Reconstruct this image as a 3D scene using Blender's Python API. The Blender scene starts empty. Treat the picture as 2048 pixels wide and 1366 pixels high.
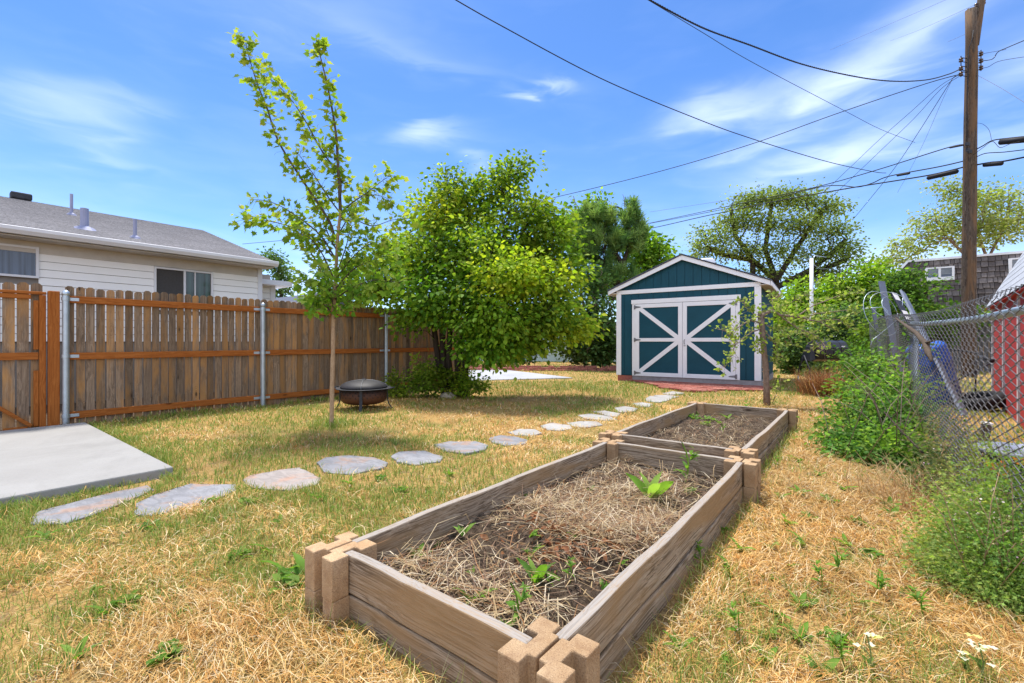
import bpy, math, random
import numpy as np
from mathutils import Vector, Matrix
from mathutils import noise as mnoise

SC = bpy.context.scene
COL = SC.collection
R = math.radians
YAW = R(37.8)
CA, SA = math.cos(YAW), math.sin(YAW)
CH = 1.1            # camera height
FP = 910.2          # focal length in photo pixels


def AT(px, py, d):
    """world point seen at photo pixel px,py at depth d from where the photographer stood"""
    r = (px - 1024) / FP * d
    return Vector((r * CA - d * SA, r * SA + d * CA, CH + (683 - py) / FP * d))


def P(px, py, z=0.0):
    return AT(px, py, (CH - z) * FP / (py - 683))


def tag(o, label=None, cat=None, group=None, kind=None):
    if label: o['label'] = label
    if cat: o['category'] = cat
    if group: o['group'] = group
    if kind: o['kind'] = kind
    return o


def empty(name, loc, rz=0.0, label=None, cat=None, group=None):
    o = bpy.data.objects.new(name, None)
    COL.objects.link(o)
    o.location = loc
    o.rotation_euler = (0, 0, rz)
    o.empty_display_size = 0.1
    return tag(o, label, cat, group)


def copy_tree(o, parent=None):
    c = o.copy()
    COL.objects.link(c)
    if parent is not None:
        c.parent = parent
        c.matrix_parent_inverse = o.matrix_parent_inverse.copy()
    for ch in list(o.children):
        copy_tree(ch, c)
    return c


class MB:
    """collects faces, builds one mesh object"""
    def __init__(s):
        s.v = []; s.f = []; s.m = []; s.uv = []

    def face(s, pts, m=0, uv=None):
        b = len(s.v)
        s.v += [tuple(p) for p in pts]
        s.f.append(list(range(b, b + len(pts))))
        s.m.append(m)
        s.uv.append(uv)

    def raw(s, vs, fs, m=0):
        b = len(s.v)
        s.v += [tuple(p) for p in vs]
        for f in fs:
            s.f.append([b + i for i in f]); s.m.append(m); s.uv.append(None)

    def hexa(s, c, m=0):
        s.raw(c, [(0, 3, 2, 1), (4, 5, 6, 7), (0, 1, 5, 4), (1, 2, 6, 5), (2, 3, 7, 6), (3, 0, 4, 7)], m)

    def box(s, x0, x1, y0, y1, z0, z1, m=0):
        s.hexa([(x0, y0, z0), (x1, y0, z0), (x1, y1, z0), (x0, y1, z0),
                (x0, y0, z1), (x1, y0, z1), (x1, y1, z1), (x0, y1, z1)], m)

    def obox(s, c, ax, ay, az, m=0):
        """box around c with half vectors ax, ay, az"""
        c, ax, ay, az = Vector(c), Vector(ax), Vector(ay), Vector(az)
        s.hexa([c - ax - ay - az, c + ax - ay - az, c + ax + ay - az, c - ax + ay - az,
                c - ax - ay + az, c + ax - ay + az, c + ax + ay + az, c - ax + ay + az], m)

    def beam(s, a, b, w, h, up=(0, 0, 1), m=0):
        a, b = Vector(a), Vector(b)
        d = b - a; L = d.length; d.normalize()
        sd = d.cross(Vector(up))
        if sd.length < 1e-5: sd = Vector((1, 0, 0))
        sd.normalize(); u = sd.cross(d)
        s.obox((a + b) / 2, d * L / 2, sd * w / 2, u * h / 2, m)

    def tube(s, pts, rad, n=8, m=0, cap=True, jit=0.0):
        pts = [Vector(p) for p in pts]
        if not isinstance(rad, (list, tuple)): rad = [rad] * len(pts)
        vs = []; fs = []
        ref = None
        for i, p in enumerate(pts):
            t = (pts[min(i + 1, len(pts) - 1)] - pts[max(i - 1, 0)])
            t.normalize()
            if ref is None:
                ref = t.orthogonal().normalized()
            else:
                ref = ref - t * ref.dot(t)
                if ref.length < 1e-6: ref = t.orthogonal()
                ref.normalize()
            b = t.cross(ref)
            for k in range(n):
                a = 2 * math.pi * k / n
                rr = rad[i] * (1 + (random.uniform(-jit, jit) if jit else 0))
                vs.append(p + (ref * math.cos(a) + b * math.sin(a)) * rr)
        for i in range(len(pts) - 1):
            for k in range(n):
                k2 = (k + 1) % n
                fs.append((i * n + k, i * n + k2, (i + 1) * n + k2, (i + 1) * n + k))
        if cap:
            fs.append(tuple(range(n))[::-1])
            fs.append(tuple((len(pts) - 1) * n + k for k in range(n)))
        s.raw(vs, fs, m)

    def lathe(s, prof, c=(0, 0, 0), n=24, m=0, sx=1.0, sy=1.0):
        vs = []; fs = []
        for r, z in prof:
            for k in range(n):
                a = 2 * math.pi * k / n
                vs.append((c[0] + r * math.cos(a) * sx, c[1] + r * math.sin(a) * sy, c[2] + z))
        for i in range(len(prof) - 1):
            for k in range(n):
                k2 = (k + 1) % n
                fs.append((i * n + k, i * n + k2, (i + 1) * n + k2, (i + 1) * n + k))
        if prof[0][0] > 1e-4: fs.append(tuple(range(n))[::-1])
        if prof[-1][0] > 1e-4: fs.append(tuple((len(prof) - 1) * n + k for k in range(n)))
        s.raw(vs, fs, m)

    def prism(s, poly, z0, z1, m=0):
        n = len(poly)
        z0s = z0 if isinstance(z0, (list, tuple)) else [z0] * n
        z1s = z1 if isinstance(z1, (list, tuple)) else [z1] * n
        vs = [(p[0], p[1], z0s[i]) for i, p in enumerate(poly)] + [(p[0], p[1], z1s[i]) for i, p in enumerate(poly)]
        fs = [tuple(range(n))[::-1], tuple(range(n, 2 * n))]
        for i in range(n):
            j = (i + 1) % n
            fs.append((i, j, n + j, n + i))
        s.raw(vs, fs, m)

    def build(s, name, mats, parent=None, smooth=False, bevel=0.0, seg=1, loc=None):
        me = bpy.data.meshes.new(name)
        me.from_pydata([tuple(v) for v in s.v], [], s.f)
        if not isinstance(mats, (list, tuple)): mats = [mats]
        for x in mats: me.materials.append(x)
        if len(mats) > 1: me.polygons.foreach_set('material_index', s.m)
        if any(u is not None for u in s.uv):
            ul = me.uv_layers.new(name='UVMap')
            flat = []
            for f, u in zip(s.f, s.uv):
                for k in range(len(f)): flat += list(u[k]) if u is not None else [0.0, 0.0]
            ul.data.foreach_set('uv', flat)
        if smooth: me.polygons.foreach_set('use_smooth', [True] * len(me.polygons))
        me.update()
        o = bpy.data.objects.new(name, me)
        COL.objects.link(o)
        if parent is not None: o.parent = parent
        if loc is not None: o.location = loc
        if bevel:
            b = o.modifiers.new('bevel', 'BEVEL')
            b.width = bevel; b.segments = seg; b.limit_method = 'ANGLE'; b.angle_limit = R(40)
        return o


def np_mesh(name, V, F, mat, tint=None, parent=None, smooth=False):
    """V (N,3), F (M,k) uniform faces"""
    me = bpy.data.meshes.new(name)
    V = np.ascontiguousarray(V, dtype=np.float32); F = np.ascontiguousarray(F, dtype=np.int32)
    k = F.shape[1]
    me.vertices.add(len(V)); me.vertices.foreach_set('co', V.ravel())
    me.loops.add(F.size); me.loops.foreach_set('vertex_index', F.ravel())
    me.polygons.add(len(F))
    me.polygons.foreach_set('loop_start', np.arange(0, F.size, k, dtype=np.int32))
    me.update(calc_edges=True)
    if tint is not None:
        at = me.attributes.new('tint', 'FLOAT_COLOR', 'POINT')
        t = np.ones((len(V), 4), dtype=np.float32); t[:, :3] = tint
        at.data.foreach_set('color', t.ravel())
    if smooth: me.polygons.foreach_set('use_smooth', np.ones(len(F), dtype=bool))
    me.materials.append(mat)
    me.validate()
    o = bpy.data.objects.new(name, me)
    COL.objects.link(o)
    if parent is not None: o.parent = parent
    return o


# ------------------------------------------------------------------ materials
class NT:
    def __init__(s, name):
        s.m = bpy.data.materials.new(name); s.m.use_nodes = True
        s.t = s.m.node_tree
        s.b = s.t.nodes['Principled BSDF']
        s.out = s.t.nodes['Material Output']
        s.b.inputs['Roughness'].default_value = 0.85
        s.b.inputs['Specular IOR Level'].default_value = 0.25

    def n(s, typ, **kw):
        nd = s.t.nodes.new(typ)
        for k, v in kw.items():
            if k.startswith('_'): setattr(nd, k[1:], v)
        for k, v in kw.items():
            if k.startswith('_'): continue
            i = nd.inputs[int(k[1:])] if (k[0] == 'i' and k[1:].isdigit()) else nd.inputs[k.replace('__', ' ')]
            s.put(i, v)
        return nd

    def put(s, sock, v):
        if isinstance(v, bpy.types.NodeSocket): s.t.links.new(v, sock)
        elif isinstance(v, bpy.types.Node): s.t.links.new(v.outputs[0], sock)
        else: sock.default_value = v

    def coords(s, scale=(1, 1, 1), kind='Object', off=None):
        tc = s.n('ShaderNodeTexCoord')
        v = tc.outputs[kind]
        if off is not None:
            a = s.n('ShaderNodeVectorMath', _operation='ADD', i0=v, i1=off); v = a.outputs[0]
        return s.n('ShaderNodeVectorMath', _operation='MULTIPLY', i0=v, i1=scale).outputs[0]

    def pos(s, scale=(1, 1, 1), off=None):
        g = s.n('ShaderNodeNewGeometry')
        v = g.outputs['Position']
        if off is not None:
            a = s.n('ShaderNodeVectorMath', _operation='ADD', i0=v, i1=off); v = a.outputs[0]
        return s.n('ShaderNodeVectorMath', _operation='MULTIPLY', i0=v, i1=scale).outputs[0]

    def island(s, amt=37.0):
        g = s.n('ShaderNodeNewGeometry').outputs['Random Per Island']
        return g, s.n('ShaderNodeVectorMath', _operation='MULTIPLY', i0=g, i1=(amt, amt * 1.7, amt * 0.6)).outputs[0]

    def noise(s, vec, scale=5.0, detail=4.0, rough=0.6, dist=0.0):
        return s.n('ShaderNodeTexNoise', Vector=vec, Scale=scale, Detail=detail, Roughness=rough, Distortion=dist).outputs[0]

    def ramp(s, fac, stops, interp='LINEAR'):
        r = s.n('ShaderNodeValToRGB', Fac=fac)
        cr = r.color_ramp; cr.interpolation = interp
        while len(cr.elements) < len(stops): cr.elements.new(0.5)
        for e, (p, c) in zip(cr.elements, stops):
            e.position = p
            e.color = (c, c, c, 1) if isinstance(c, (int, float)) else (*c, 1)
        return r.outputs[0]

    def mix(s, fac, a, b, mode='MIX'):
        nd = s.n('ShaderNodeMix', _data_type='RGBA', _blend_type=mode)
        s.put(nd.inputs[0], fac)
        for i, v in ((6, a), (7, b)):
            if isinstance(v, tuple): v = (*v, 1) if len(v) == 3 else v
            s.put(nd.inputs[i], v)
        return nd.outputs[2]

    def math(s, op, a, b=0.0, clamp=False):
        nd = s.n('ShaderNodeMath', _operation=op, i0=a, i1=b); nd.use_clamp = clamp
        return nd.outputs[0]

    def bump(s, h, strength=0.3, dist=0.01):
        s.put(s.b.inputs['Normal'], s.n('ShaderNodeBump', Strength=strength, Distance=dist, Height=h).outputs[0])

    def color(s, c):
        s.put(s.b.inputs['Base Color'], (*c, 1) if isinstance(c, tuple) else c)
        return s

    def set(s, **kw):
        for k, v in kw.items(): s.put(s.b.inputs[k.replace('__', ' ')], v)
        return s


def simple(name, col, rough=0.7, var=0.15, scale=6.0, metal=0.0, spec=0.3, bump=0.0, bscale=60.0):
    t = NT(name)
    n1 = t.noise(t.pos(), scale, 5, 0.65)
    d = tuple(c * (1 - var) for c in col); l = tuple(min(1, c * (1 + var)) for c in col)
    t.color(t.ramp(n1, [(0.3, d), (0.7, l)]))
    t.set(Roughness=rough, Metallic=metal, Specular__IOR__Level=spec)
    if bump: t.bump(t.noise(t.pos(), bscale, 4, 0.6), bump, 0.004)
    return t.m


def wood(name, axis, base, dark, light, stain=None, scale=1.0, bumpv=0.5, knots=True, var=0.35, top_tone=None, streak=0.85):
    """weathered board; grain runs along axis (0,1,2); every board differs"""
    t = NT(name)
    rnd, off = t.island()
    sc = [38.0 * scale] * 3; sc[axis] = 1.6 * scale
    v = t.pos(tuple(sc), off)
    warp = [3.0] * 3; warp[axis] = 1.2
    wv = t.noise(t.pos(tuple(warp), off), 1.6, 2, 0.5)
    wv = t.n('ShaderNodeVectorMath', _operation='MULTIPLY', i0=wv, i1=(6.0, 6.0, 6.0)).outputs[0]
    v2 = t.n('ShaderNodeVectorMath', _operation='ADD', i0=v, i1=wv).outputs[0]
    g = t.noise(v2, 1.0, 5, 0.65, 0.4)
    fine = t.noise(v2, 4.0, 3, 0.7)
    c = t.ramp(g, [(0.28, dark), (0.5, base), (0.72, light)])
    c = t.mix(0.35, c, t.ramp(fine, [(0.3, dark), (0.7, light)]))
    sl = [130.0 * scale] * 3; sl[axis] = 1.3 * scale
    lines = t.noise(t.n('ShaderNodeVectorMath', _operation='ADD', i0=t.pos(tuple(sl), off), i1=wv).outputs[0], 1.0, 2, 0.5)
    c = t.mix(t.ramp(lines, [(0.40, streak), (0.50, 0.0)]), c, dark)
    if stain:
        sv = [5.0] * 3; sv[axis] = 0.9
        sm = t.noise(t.pos(tuple(sv), off), 1.0, 4, 0.6, 0.6)
        c = t.mix(t.ramp(sm, [(0.47, 0.0), (0.63, 0.85)]), c, stain)
    if knots:
        kv = [8.0] * 3; kv[axis] = 2.6
        vo = t.n('ShaderNodeTexVoronoi', Vector=t.pos(tuple(kv), off), Scale=1.0)
        kd = vo.outputs['Distance']
        km = t.ramp(kd, [(0.05, 1.0), (0.15, 0.0)])
        ksel = t.math('GREATER_THAN', t.n('ShaderNodeSeparateColor', Color=vo.outputs['Color']).outputs[0], 0.62)
        ring = t.ramp(t.math('FRACT', t.math('MULTIPLY', kd, 13.0)), [(0.0, 1.0), (0.35, 0.0), (0.8, 0.0), (1.0, 1.0)])
        fall = t.ramp(kd, [(0.10, 0.75), (0.42, 0.0)])
        c = t.mix(t.math('MULTIPLY', t.math('MULTIPLY', ring, fall), ksel), c, dark)
        c = t.mix(t.math('MULTIPLY', km, ksel), c, tuple(x * 0.35 for x in dark))
    br = t.math('MULTIPLY_ADD', rnd, var); 
    bn = t.t.nodes[-1]; bn.inputs[2].default_value = 1 - var * 0.55
    c = t.mix(1.0, c, t.n('ShaderNodeCombineColor', i0=br, i1=br, i2=br).outputs[0], 'MULTIPLY')
    if top_tone:   # faces pointing up mixed towards a greyer tone
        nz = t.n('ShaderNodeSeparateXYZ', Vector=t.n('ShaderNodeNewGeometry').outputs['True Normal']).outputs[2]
        c = t.mix(t.math('MULTIPLY', t.math('GREATER_THAN', nz, 0.8), t.ramp(fine, [(0.3, 0.15), (0.55, 0.85)])), c, top_tone)
    t.color(c).set(Roughness=0.9, Specular__IOR__Level=0.15)
    t.bump(t.math('ADD', g, t.math('MULTIPLY', fine, 0.5)), bumpv, 0.004)
    return t.m


MT = {}
MT['picket'] = wood('picket_wood', 2, (0.215, 0.148, 0.098), (0.075, 0.05, 0.034), (0.31, 0.23, 0.16), stain=(0.36, 0.185, 0.065), scale=0.8, var=0.7, streak=0.45)
MT['stain_y'] = wood('stained_rail_wood', 1, (0.33, 0.105, 0.022), (0.22, 0.062, 0.012), (0.40, 0.145, 0.036), var=0.2, bumpv=0.25)
MT['stain_z'] = wood('stained_post_wood', 2, (0.33, 0.105, 0.022), (0.22, 0.062, 0.012), (0.40, 0.145, 0.036), var=0.2, bumpv=0.25)
MT['bed_x'] = wood('bed_board_wood_cross', 0, (0.37, 0.275, 0.185), (0.12, 0.08, 0.048), (0.53, 0.43, 0.32), stain=(0.34, 0.215, 0.105), scale=1.3, bumpv=0.8, var=0.18, top_tone=(0.31, 0.285, 0.26))
MT['bed_y'] = wood('bed_board_wood_long', 1, (0.37, 0.275, 0.185), (0.12, 0.08, 0.048), (0.53, 0.43, 0.32), stain=(0.34, 0.215, 0.105), scale=1.3, bumpv=0.8, var=0.18, top_tone=(0.31, 0.285, 0.26))
for ax_, nm_ in ((0, 'bed_x_low'), (1, 'bed_y_low')):
    MT[nm_] = wood('lower_board_wood_' + nm_[4], ax_, (0.35, 0.26, 0.175), (0.11, 0.075, 0.045), (0.50, 0.40, 0.30), stain=(0.33, 0.205, 0.10), scale=1.3, bumpv=0.8, var=0.18)
MT['grey_board'] = wood('grey_board_wood', 2, (0.14, 0.145, 0.155), (0.07, 0.07, 0.075), (0.22, 0.22, 0.23), knots=True)
MT['pole'] = wood('utility_pole_wood', 2, (0.10, 0.076, 0.058), (0.035, 0.025, 0.02), (0.17, 0.135, 0.105), stain=(0.15, 0.09, 0.05), scale=0.55, knots=False, bumpv=0.8)
MT['plank_paint'] = simple('grey_painted_plank', (0.13, 0.15, 0.20), 0.6, 0.2, 4)


def block_mat():
    t = NT('tan_block_concrete')
    rnd, off = t.island()
    p = t.pos((1, 1, 1))
    big = t.noise(p, 9, 4, 0.6)
    fine = t.noise(p, 260, 3, 0.7)
    c = t.ramp(big, [(0.3, (0.40, 0.245, 0.125)), (0.7, (0.54, 0.375, 0.22))])
    c = t.mix(t.ramp(fine, [(0.36, 0.65), (0.48, 0.0)]), c, (0.20, 0.12, 0.075))
    c = t.mix(t.ramp(fine, [(0.55, 0.0), (0.72, 0.6)]), c, (0.62, 0.47, 0.34))
    oi = t.n('ShaderNodeObjectInfo').outputs['Random']
    st = t.noise(t.pos((1, 1, 1)), 22, 5, 0.65, 0.5)
    c = t.mix(t.ramp(st, [(0.50, 0.0), (0.68, 0.55)]), c, (0.27, 0.155, 0.085))
    br = t.math('MULTIPLY_ADD', oi, 0.30); t.t.nodes[-1].inputs[2].default_value = 0.80
    c = t.mix(1.0, c, t.n('ShaderNodeCombineColor', i0=br, i1=br, i2=br).outputs[0], 'MULTIPLY')
    t.color(c).set(Roughness=0.95, Specular__IOR__Level=0.1)
    t.bump(t.math('ADD', fine, st), 0.9, 0.005)
    return t.m


def concrete_mat(name, a, b, rust=None):
    t = NT(name)
    p = t.pos()
    n1 = t.noise(p, 1.3, 6, 0.65, 0.3); n2 = t.noise(p, 90, 4, 0.7)
    c = t.ramp(n1, [(0.3, a), (0.7, b)])
    c = t.mix(t.ramp(n2, [(0.3, 0.25), (0.5, 0.0)]), c, tuple(x * 0.6 for x in a))
    blot = t.noise(p, 0.7, 6, 0.7, 0.8)
    c = t.mix(t.ramp(blot, [(0.52, 0.0), (0.66, 0.30)]), c, tuple(x * 0.62 for x in a))
    if rust:
        c = t.mix(t.ramp(t.noise(p, 3.1, 5, 0.65, 0.6), [(0.52, 0.0), (0.62, 0.7)]), c, rust)
        lay = t.noise(t.pos((2, 5, 30)), 3, 5, 0.7, 1.0)
        c = t.mix(t.ramp(lay, [(0.4, 0.35), (0.55, 0.0)]), c, tuple(x * 0.5 for x in a))
    t.color(c).set(Roughness=0.88)
    t.bump(t.math('ADD', n2, t.noise(p, 14, 5, 0.65)), 0.35, 0.006)
    return t.m


MT['block'] = block_mat()
MT['pad'] = concrete_mat('pale_concrete', (0.255, 0.245, 0.23), (0.305, 0.295, 0.28))
MT['path'] = concrete_mat('path_concrete', (0.33, 0.33, 0.34), (0.40, 0.40, 0.41))
MT['flag'] = concrete_mat('flagstone', (0.175, 0.175, 0.188), (0.29, 0.285, 0.295), rust=(0.33, 0.20, 0.13))
MT['flagtan'] = concrete_mat('tan_flagstone', (0.27, 0.235, 0.215), (0.38, 0.33, 0.30), rust=(0.38, 0.22, 0.15))
MT['flagpale'] = concrete_mat('pale_flagstone', (0.30, 0.285, 0.265), (0.41, 0.39, 0.365), rust=(0.36, 0.28, 0.21))
MT['white'] = simple('white_paint', (0.84, 0.84, 0.86), 0.55, 0.03, 5)
MT['teal'] = simple('teal_siding_paint', (0.005, 0.063, 0.094), 0.6, 0.12, 3, bump=0.25, bscale=140)
MT['dark'] = simple('dark_gap', (0.012, 0.014, 0.016), 0.9)
MT['galv'] = simple('galvanized_steel', (0.42, 0.48, 0.53), 0.42, 0.12, 9, metal=0.75, spec=0.5)
MT['galv_dark'] = simple('weathered_wire', (0.12, 0.12, 0.125), 0.5, 0.3, 20, metal=0.4)
MT['hinge'] = simple('hinge_steel', (0.22, 0.22, 0.24), 0.45, 0.2, 20, metal=0.6)
MT['black'] = simple('black_plastic', (0.014, 0.015, 0.02), 0.42, 0.25, 8, spec=0.5)
MT['iron'] = simple('black_iron', (0.035, 0.036, 0.042), 0.55, 0.35, 12, metal=0.3)
MT['rubber'] = simple('rubber', (0.012, 0.012, 0.013), 0.75, 0.2, 10)
MT['cable'] = simple('cable_sheath', (0.012, 0.012, 0.016), 0.7, 0.1)
MT['wire_grey'] = simple('bare_wire', (0.10, 0.11, 0.14), 0.6, 0.1)
MT['blue'] = simple('blue_plastic', (0.008, 0.085, 0.42), 0.5, 0.15, 5, spec=0.5)
MT['redpaint'] = simple('red_barn_paint', (0.36, 0.028, 0.026), 0.75, 0.15, 4, bump=0.2, bscale=50)
MT['oldwhite'] = simple('worn_white_trim', (0.55, 0.53, 0.52), 0.7, 0.25, 12)
MT['siding'] = simple('cream_siding', (0.86, 0.845, 0.815), 0.6, 0.03, 2)
MT['gutter'] = simple('white_gutter', (0.70, 0.70, 0.72), 0.45, 0.05, 3)
MT['soffit'] = simple('soffit_board', (0.52, 0.48, 0.43), 0.7, 0.1, 4)
MT['pipe'] = simple('lavender_grey_pipe', (0.26, 0.27, 0.38), 0.55, 0.1, 8)
MT['curtain'] = simple('grey_curtain', (0.28, 0.30, 0.33), 0.9, 0.15, 14)
MT['roofdark'] = simple('slate_grey_roof', (0.075, 0.085, 0.12), 0.85, 0.25, 10)
MT['roofred'] = simple('terracotta_roof', (0.42, 0.17, 0.10), 0.85, 0.2, 8)
MT['paleclad'] = simple('pale_wall_render', (0.50, 0.60, 0.56), 0.8, 0.08, 2)
MT['yellowbrick'] = simple('ochre_wall', (0.42, 0.27, 0.10), 0.85, 0.2, 12)
MT['rock'] = simple('tan_rock', (0.42, 0.35, 0.27), 0.9, 0.25, 14, bump=0.5)


def brick_mat():
    t = NT('red_brick')
    rnd, off = t.island()
    p = t.pos((1, 1, 1), off)
    n1 = t.noise(p, 14, 5, 0.7)
    c = t.ramp(rnd, [(0.0, (0.27, 0.075, 0.052)), (0.5, (0.36, 0.115, 0.082)), (1.0, (0.44, 0.185, 0.14))])
    c = t.mix(t.ramp(n1, [(0.35, 0.5), (0.65, 0.0)]), c, (0.19, 0.065, 0.048))
    oi = t.n('ShaderNodeObjectInfo').outputs['Random']
    br = t.math('MULTIPLY_ADD', oi, 0.6); t.t.nodes[-1].inputs[2].default_value = 0.7
    c = t.mix(1.0, c, t.n('ShaderNodeCombineColor', i0=br, i1=br, i2=br).outputs[0], 'MULTIPLY')
    t.color(c).set(Roughness=0.9); t.bump(n1, 0.5, 0.004)
    return t.m


MT['brick'] = brick_mat()


def glass_mat(name, col):
    t = NT(name)
    fold = t.noise(t.pos((1, 16, 0.4)), 1.0, 2, 0.5)   # curtain folds hanging behind the pane
    t.color(t.ramp(fold, [(0.35, tuple(c * 0.55 for c in col)), (0.65, tuple(c * 1.9 for c in col))])).set(Roughness=0.06, Specular__IOR__Level=0.6)
    return t.m


MT['glass'] = glass_mat('dark_window_glass', (0.018, 0.045, 0.04))  # green tint paints the reflection of trees into the pane
MT['glassblue'] = glass_mat('blue_window_glass', (0.05, 0.07, 0.105))
MT['screen'] = simple('insect_screen', (0.065, 0.062, 0.06), 0.9, 0.1, 30)


def shingle_mat(name, cols, w, h, mortar, mcol):
    t = NT(name)
    uv = t.n('ShaderNodeTexCoord').outputs['UV']
    b = t.n('ShaderNodeTexBrick', Vector=uv, Color1=(*cols[0], 1), Color2=(*cols[1], 1), Mortar=(*mcol, 1), Scale=1.0)
    b.inputs['Mortar Size'].default_value = mortar
    b.inputs['Brick Width'].default_value = w; b.inputs['Row Height'].default_value = h
    b.inputs['Bias'].default_value = 0.0
    n = t.noise(t.pos(), 30, 5, 0.7); n2 = t.noise(t.pos(), 1.5, 4, 0.6)
    c = t.mix(0.6, b.outputs[0], t.ramp(n, [(0.3, tuple(x * 0.6 for x in cols[0])), (0.7, tuple(min(1, x * 1.35) for x in cols[1]))]))
    c = t.mix(t.ramp(n2, [(0.4, 0.25), (0.6, 0.0)]), c, tuple(x * 0.7 for x in cols[0]))
    t.color(c).set(Roughness=0.95, Specular__IOR__Level=0.1)
    t.bump(b.outputs[1], -0.6, 0.01)
    return t.m


MT['shingle'] = shingle_mat('asphalt_shingle', ((0.21, 0.20, 0.205), (0.34, 0.325, 0.33)), 0.31, 0.145, 0.008, (0.05, 0.05, 0.05))
MT['shingle_pale'] = shingle_mat('pale_shingle', ((0.36, 0.38, 0.42), (0.44, 0.46, 0.50)), 0.31, 0.16, 0.008, (0.10, 0.10, 0.11))
MT['shake'] = shingle_mat('cedar_shake', ((0.125, 0.10, 0.088), (0.24, 0.20, 0.18)), 0.19, 0.23, 0.018, (0.02, 0.017, 0.015))


def leaf_mat():
    t = NT('leaf_tissue')
    a = t.n('ShaderNodeAttribute', _attribute_name='tint').outputs['Color']
    rnd = t.n('ShaderNodeNewGeometry').outputs['Random Per Island']
    br = t.math('MULTIPLY_ADD', rnd, 0.28); t.t.nodes[-1].inputs[2].default_value = 0.86
    a = t.mix(1.0, a, t.n('ShaderNodeCombineColor', i0=br, i1=br, i2=br).outputs[0], 'MULTIPLY')
    t.color(a).set(Roughness=0.6, Specular__IOR__Level=0.12)
    tr = t.n('ShaderNodeBsdfTranslucent', Color=t.mix(1.0, a, (1.5, 1.55, 0.7), 'MULTIPLY'))
    mx = t.n('ShaderNodeMixShader', i0=0.45, i1=t.b.outputs[0], i2=tr.outputs[0])
    t.t.links.new(mx.outputs[0], t.out.inputs[0])
    return t.m


def blade_mat():
    t = NT('grass_blade')
    a = t.n('ShaderNodeAttribute', _attribute_name='tint').outputs['Color']
    t.color(a).set(Roughness=0.6, Specular__IOR__Level=0.2)
    tr = t.n('ShaderNodeBsdfTranslucent', Color=a)
    mx = t.n('ShaderNodeMixShader', i0=0.3, i1=t.b.outputs[0], i2=tr.outputs[0])
    t.t.links.new(mx.outputs[0], t.out.inputs[0])
    return t.m


MT['leaf'] = leaf_mat()
MT['blade'] = blade_mat()


def bark_mat(name, a, b, sz=(30, 30, 5)):
    t = NT(name)
    p = t.pos(sz)
    n = t.noise(p, 1.0, 5, 0.7, 0.4)
    t.color(t.ramp(n, [(0.3, a), (0.7, b)])).set(Roughness=0.95, Specular__IOR__Level=0.1)
    t.bump(n, 0.7, 0.006)
    return t.m


MT['bark_dark'] = bark_mat('dark_bark', (0.03, 0.022, 0.018), (0.085, 0.065, 0.05))
MT['bark_tan'] = bark_mat('tan_sapling_bark', (0.27, 0.17, 0.095), (0.47, 0.33, 0.21), (60, 60, 20))
MT['bark_grey'] = bark_mat('grey_brown_bark', (0.13, 0.09, 0.072), (0.32, 0.235, 0.19), (50, 50, 14))
MT['bark_mid'] = bark_mat('brown_bark', (0.06, 0.045, 0.035), (0.13, 0.10, 0.075))


def rust_bowl_mat():
    t = NT('rusty_fire_bowl_metal')
    p = t.pos()
    z = t.n('ShaderNodeSeparateXYZ', Vector=p).outputs[2]
    n = t.noise(p, 9, 5, 0.65, 0.4)
    f = t.math('ADD', z, t.math('MULTIPLY', n, 0.16))
    c = t.ramp(f, [(0.20, (0.10, 0.036, 0.014)), (0.34, (0.085, 0.035, 0.018)), (0.42, (0.04, 0.035, 0.036))])
    c = t.mix(t.ramp(t.noise(p, 40, 4, 0.7), [(0.4, 0.35), (0.6, 0.0)]), c, (0.03, 0.018, 0.013))
    t.color(c).set(Roughness=0.6, Metallic=0.25, Specular__IOR__Level=0.3)
    return t.m


MT['rustbowl'] = rust_bowl_mat()


def soil_mat():
    t = NT('dark_garden_soil')
    p = t.pos()
    n = t.noise(p, 24, 6, 0.7); n2 = t.noise(p, 150, 4, 0.7)
    c = t.ramp(n, [(0.3, (0.05, 0.036, 0.026)), (0.5, (0.12, 0.086, 0.06)), (0.7, (0.22, 0.165, 0.12))])
    c = t.mix(t.ramp(n2, [(0.58, 0.0), (0.72, 0.7)]), c, (0.25, 0.20, 0.155))
    t.color(c).set(Roughness=1.0, Specular__IOR__Level=0.05)
    t.bump(t.math('ADD', n, n2), 1.0, 0.02)
    return t.m


MT['soil'] = soil_mat()


def ground_mat():
    t = NT('dry_lawn_ground')
    p = t.pos()
    n1 = t.noise(p, 0.55, 5, 0.6, 0.3); n2 = t.noise(p, 7, 5, 0.7); n3 = t.noise(p, 70, 4, 0.75)
    dry = t.ramp(n3, [(0.3, (0.20, 0.115, 0.04)), (0.5, (0.40, 0.25, 0.09)), (0.7, (0.54, 0.37, 0.155))])
    soil = t.ramp(n3, [(0.3, (0.075, 0.05, 0.032)), (0.7, (0.20, 0.14, 0.09))])
    c = t.mix(t.ramp(n2, [(0.52, 0.0), (0.66, 0.7)]), dry, soil)
    grn = t.ramp(n3, [(0.3, (0.05, 0.075, 0.018)), (0.7, (0.13, 0.16, 0.05))])
    c = t.mix(t.ramp(n1, [(0.5, 0.0), (0.66, 0.6)]), c, grn)
    t.color(c).set(Roughness=1.0, Specular__IOR__Level=0.05)
    t.bump(t.math('ADD', n2, n3), 0.8, 0.02)
    return t.m


MT['ground'] = ground_mat()
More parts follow.
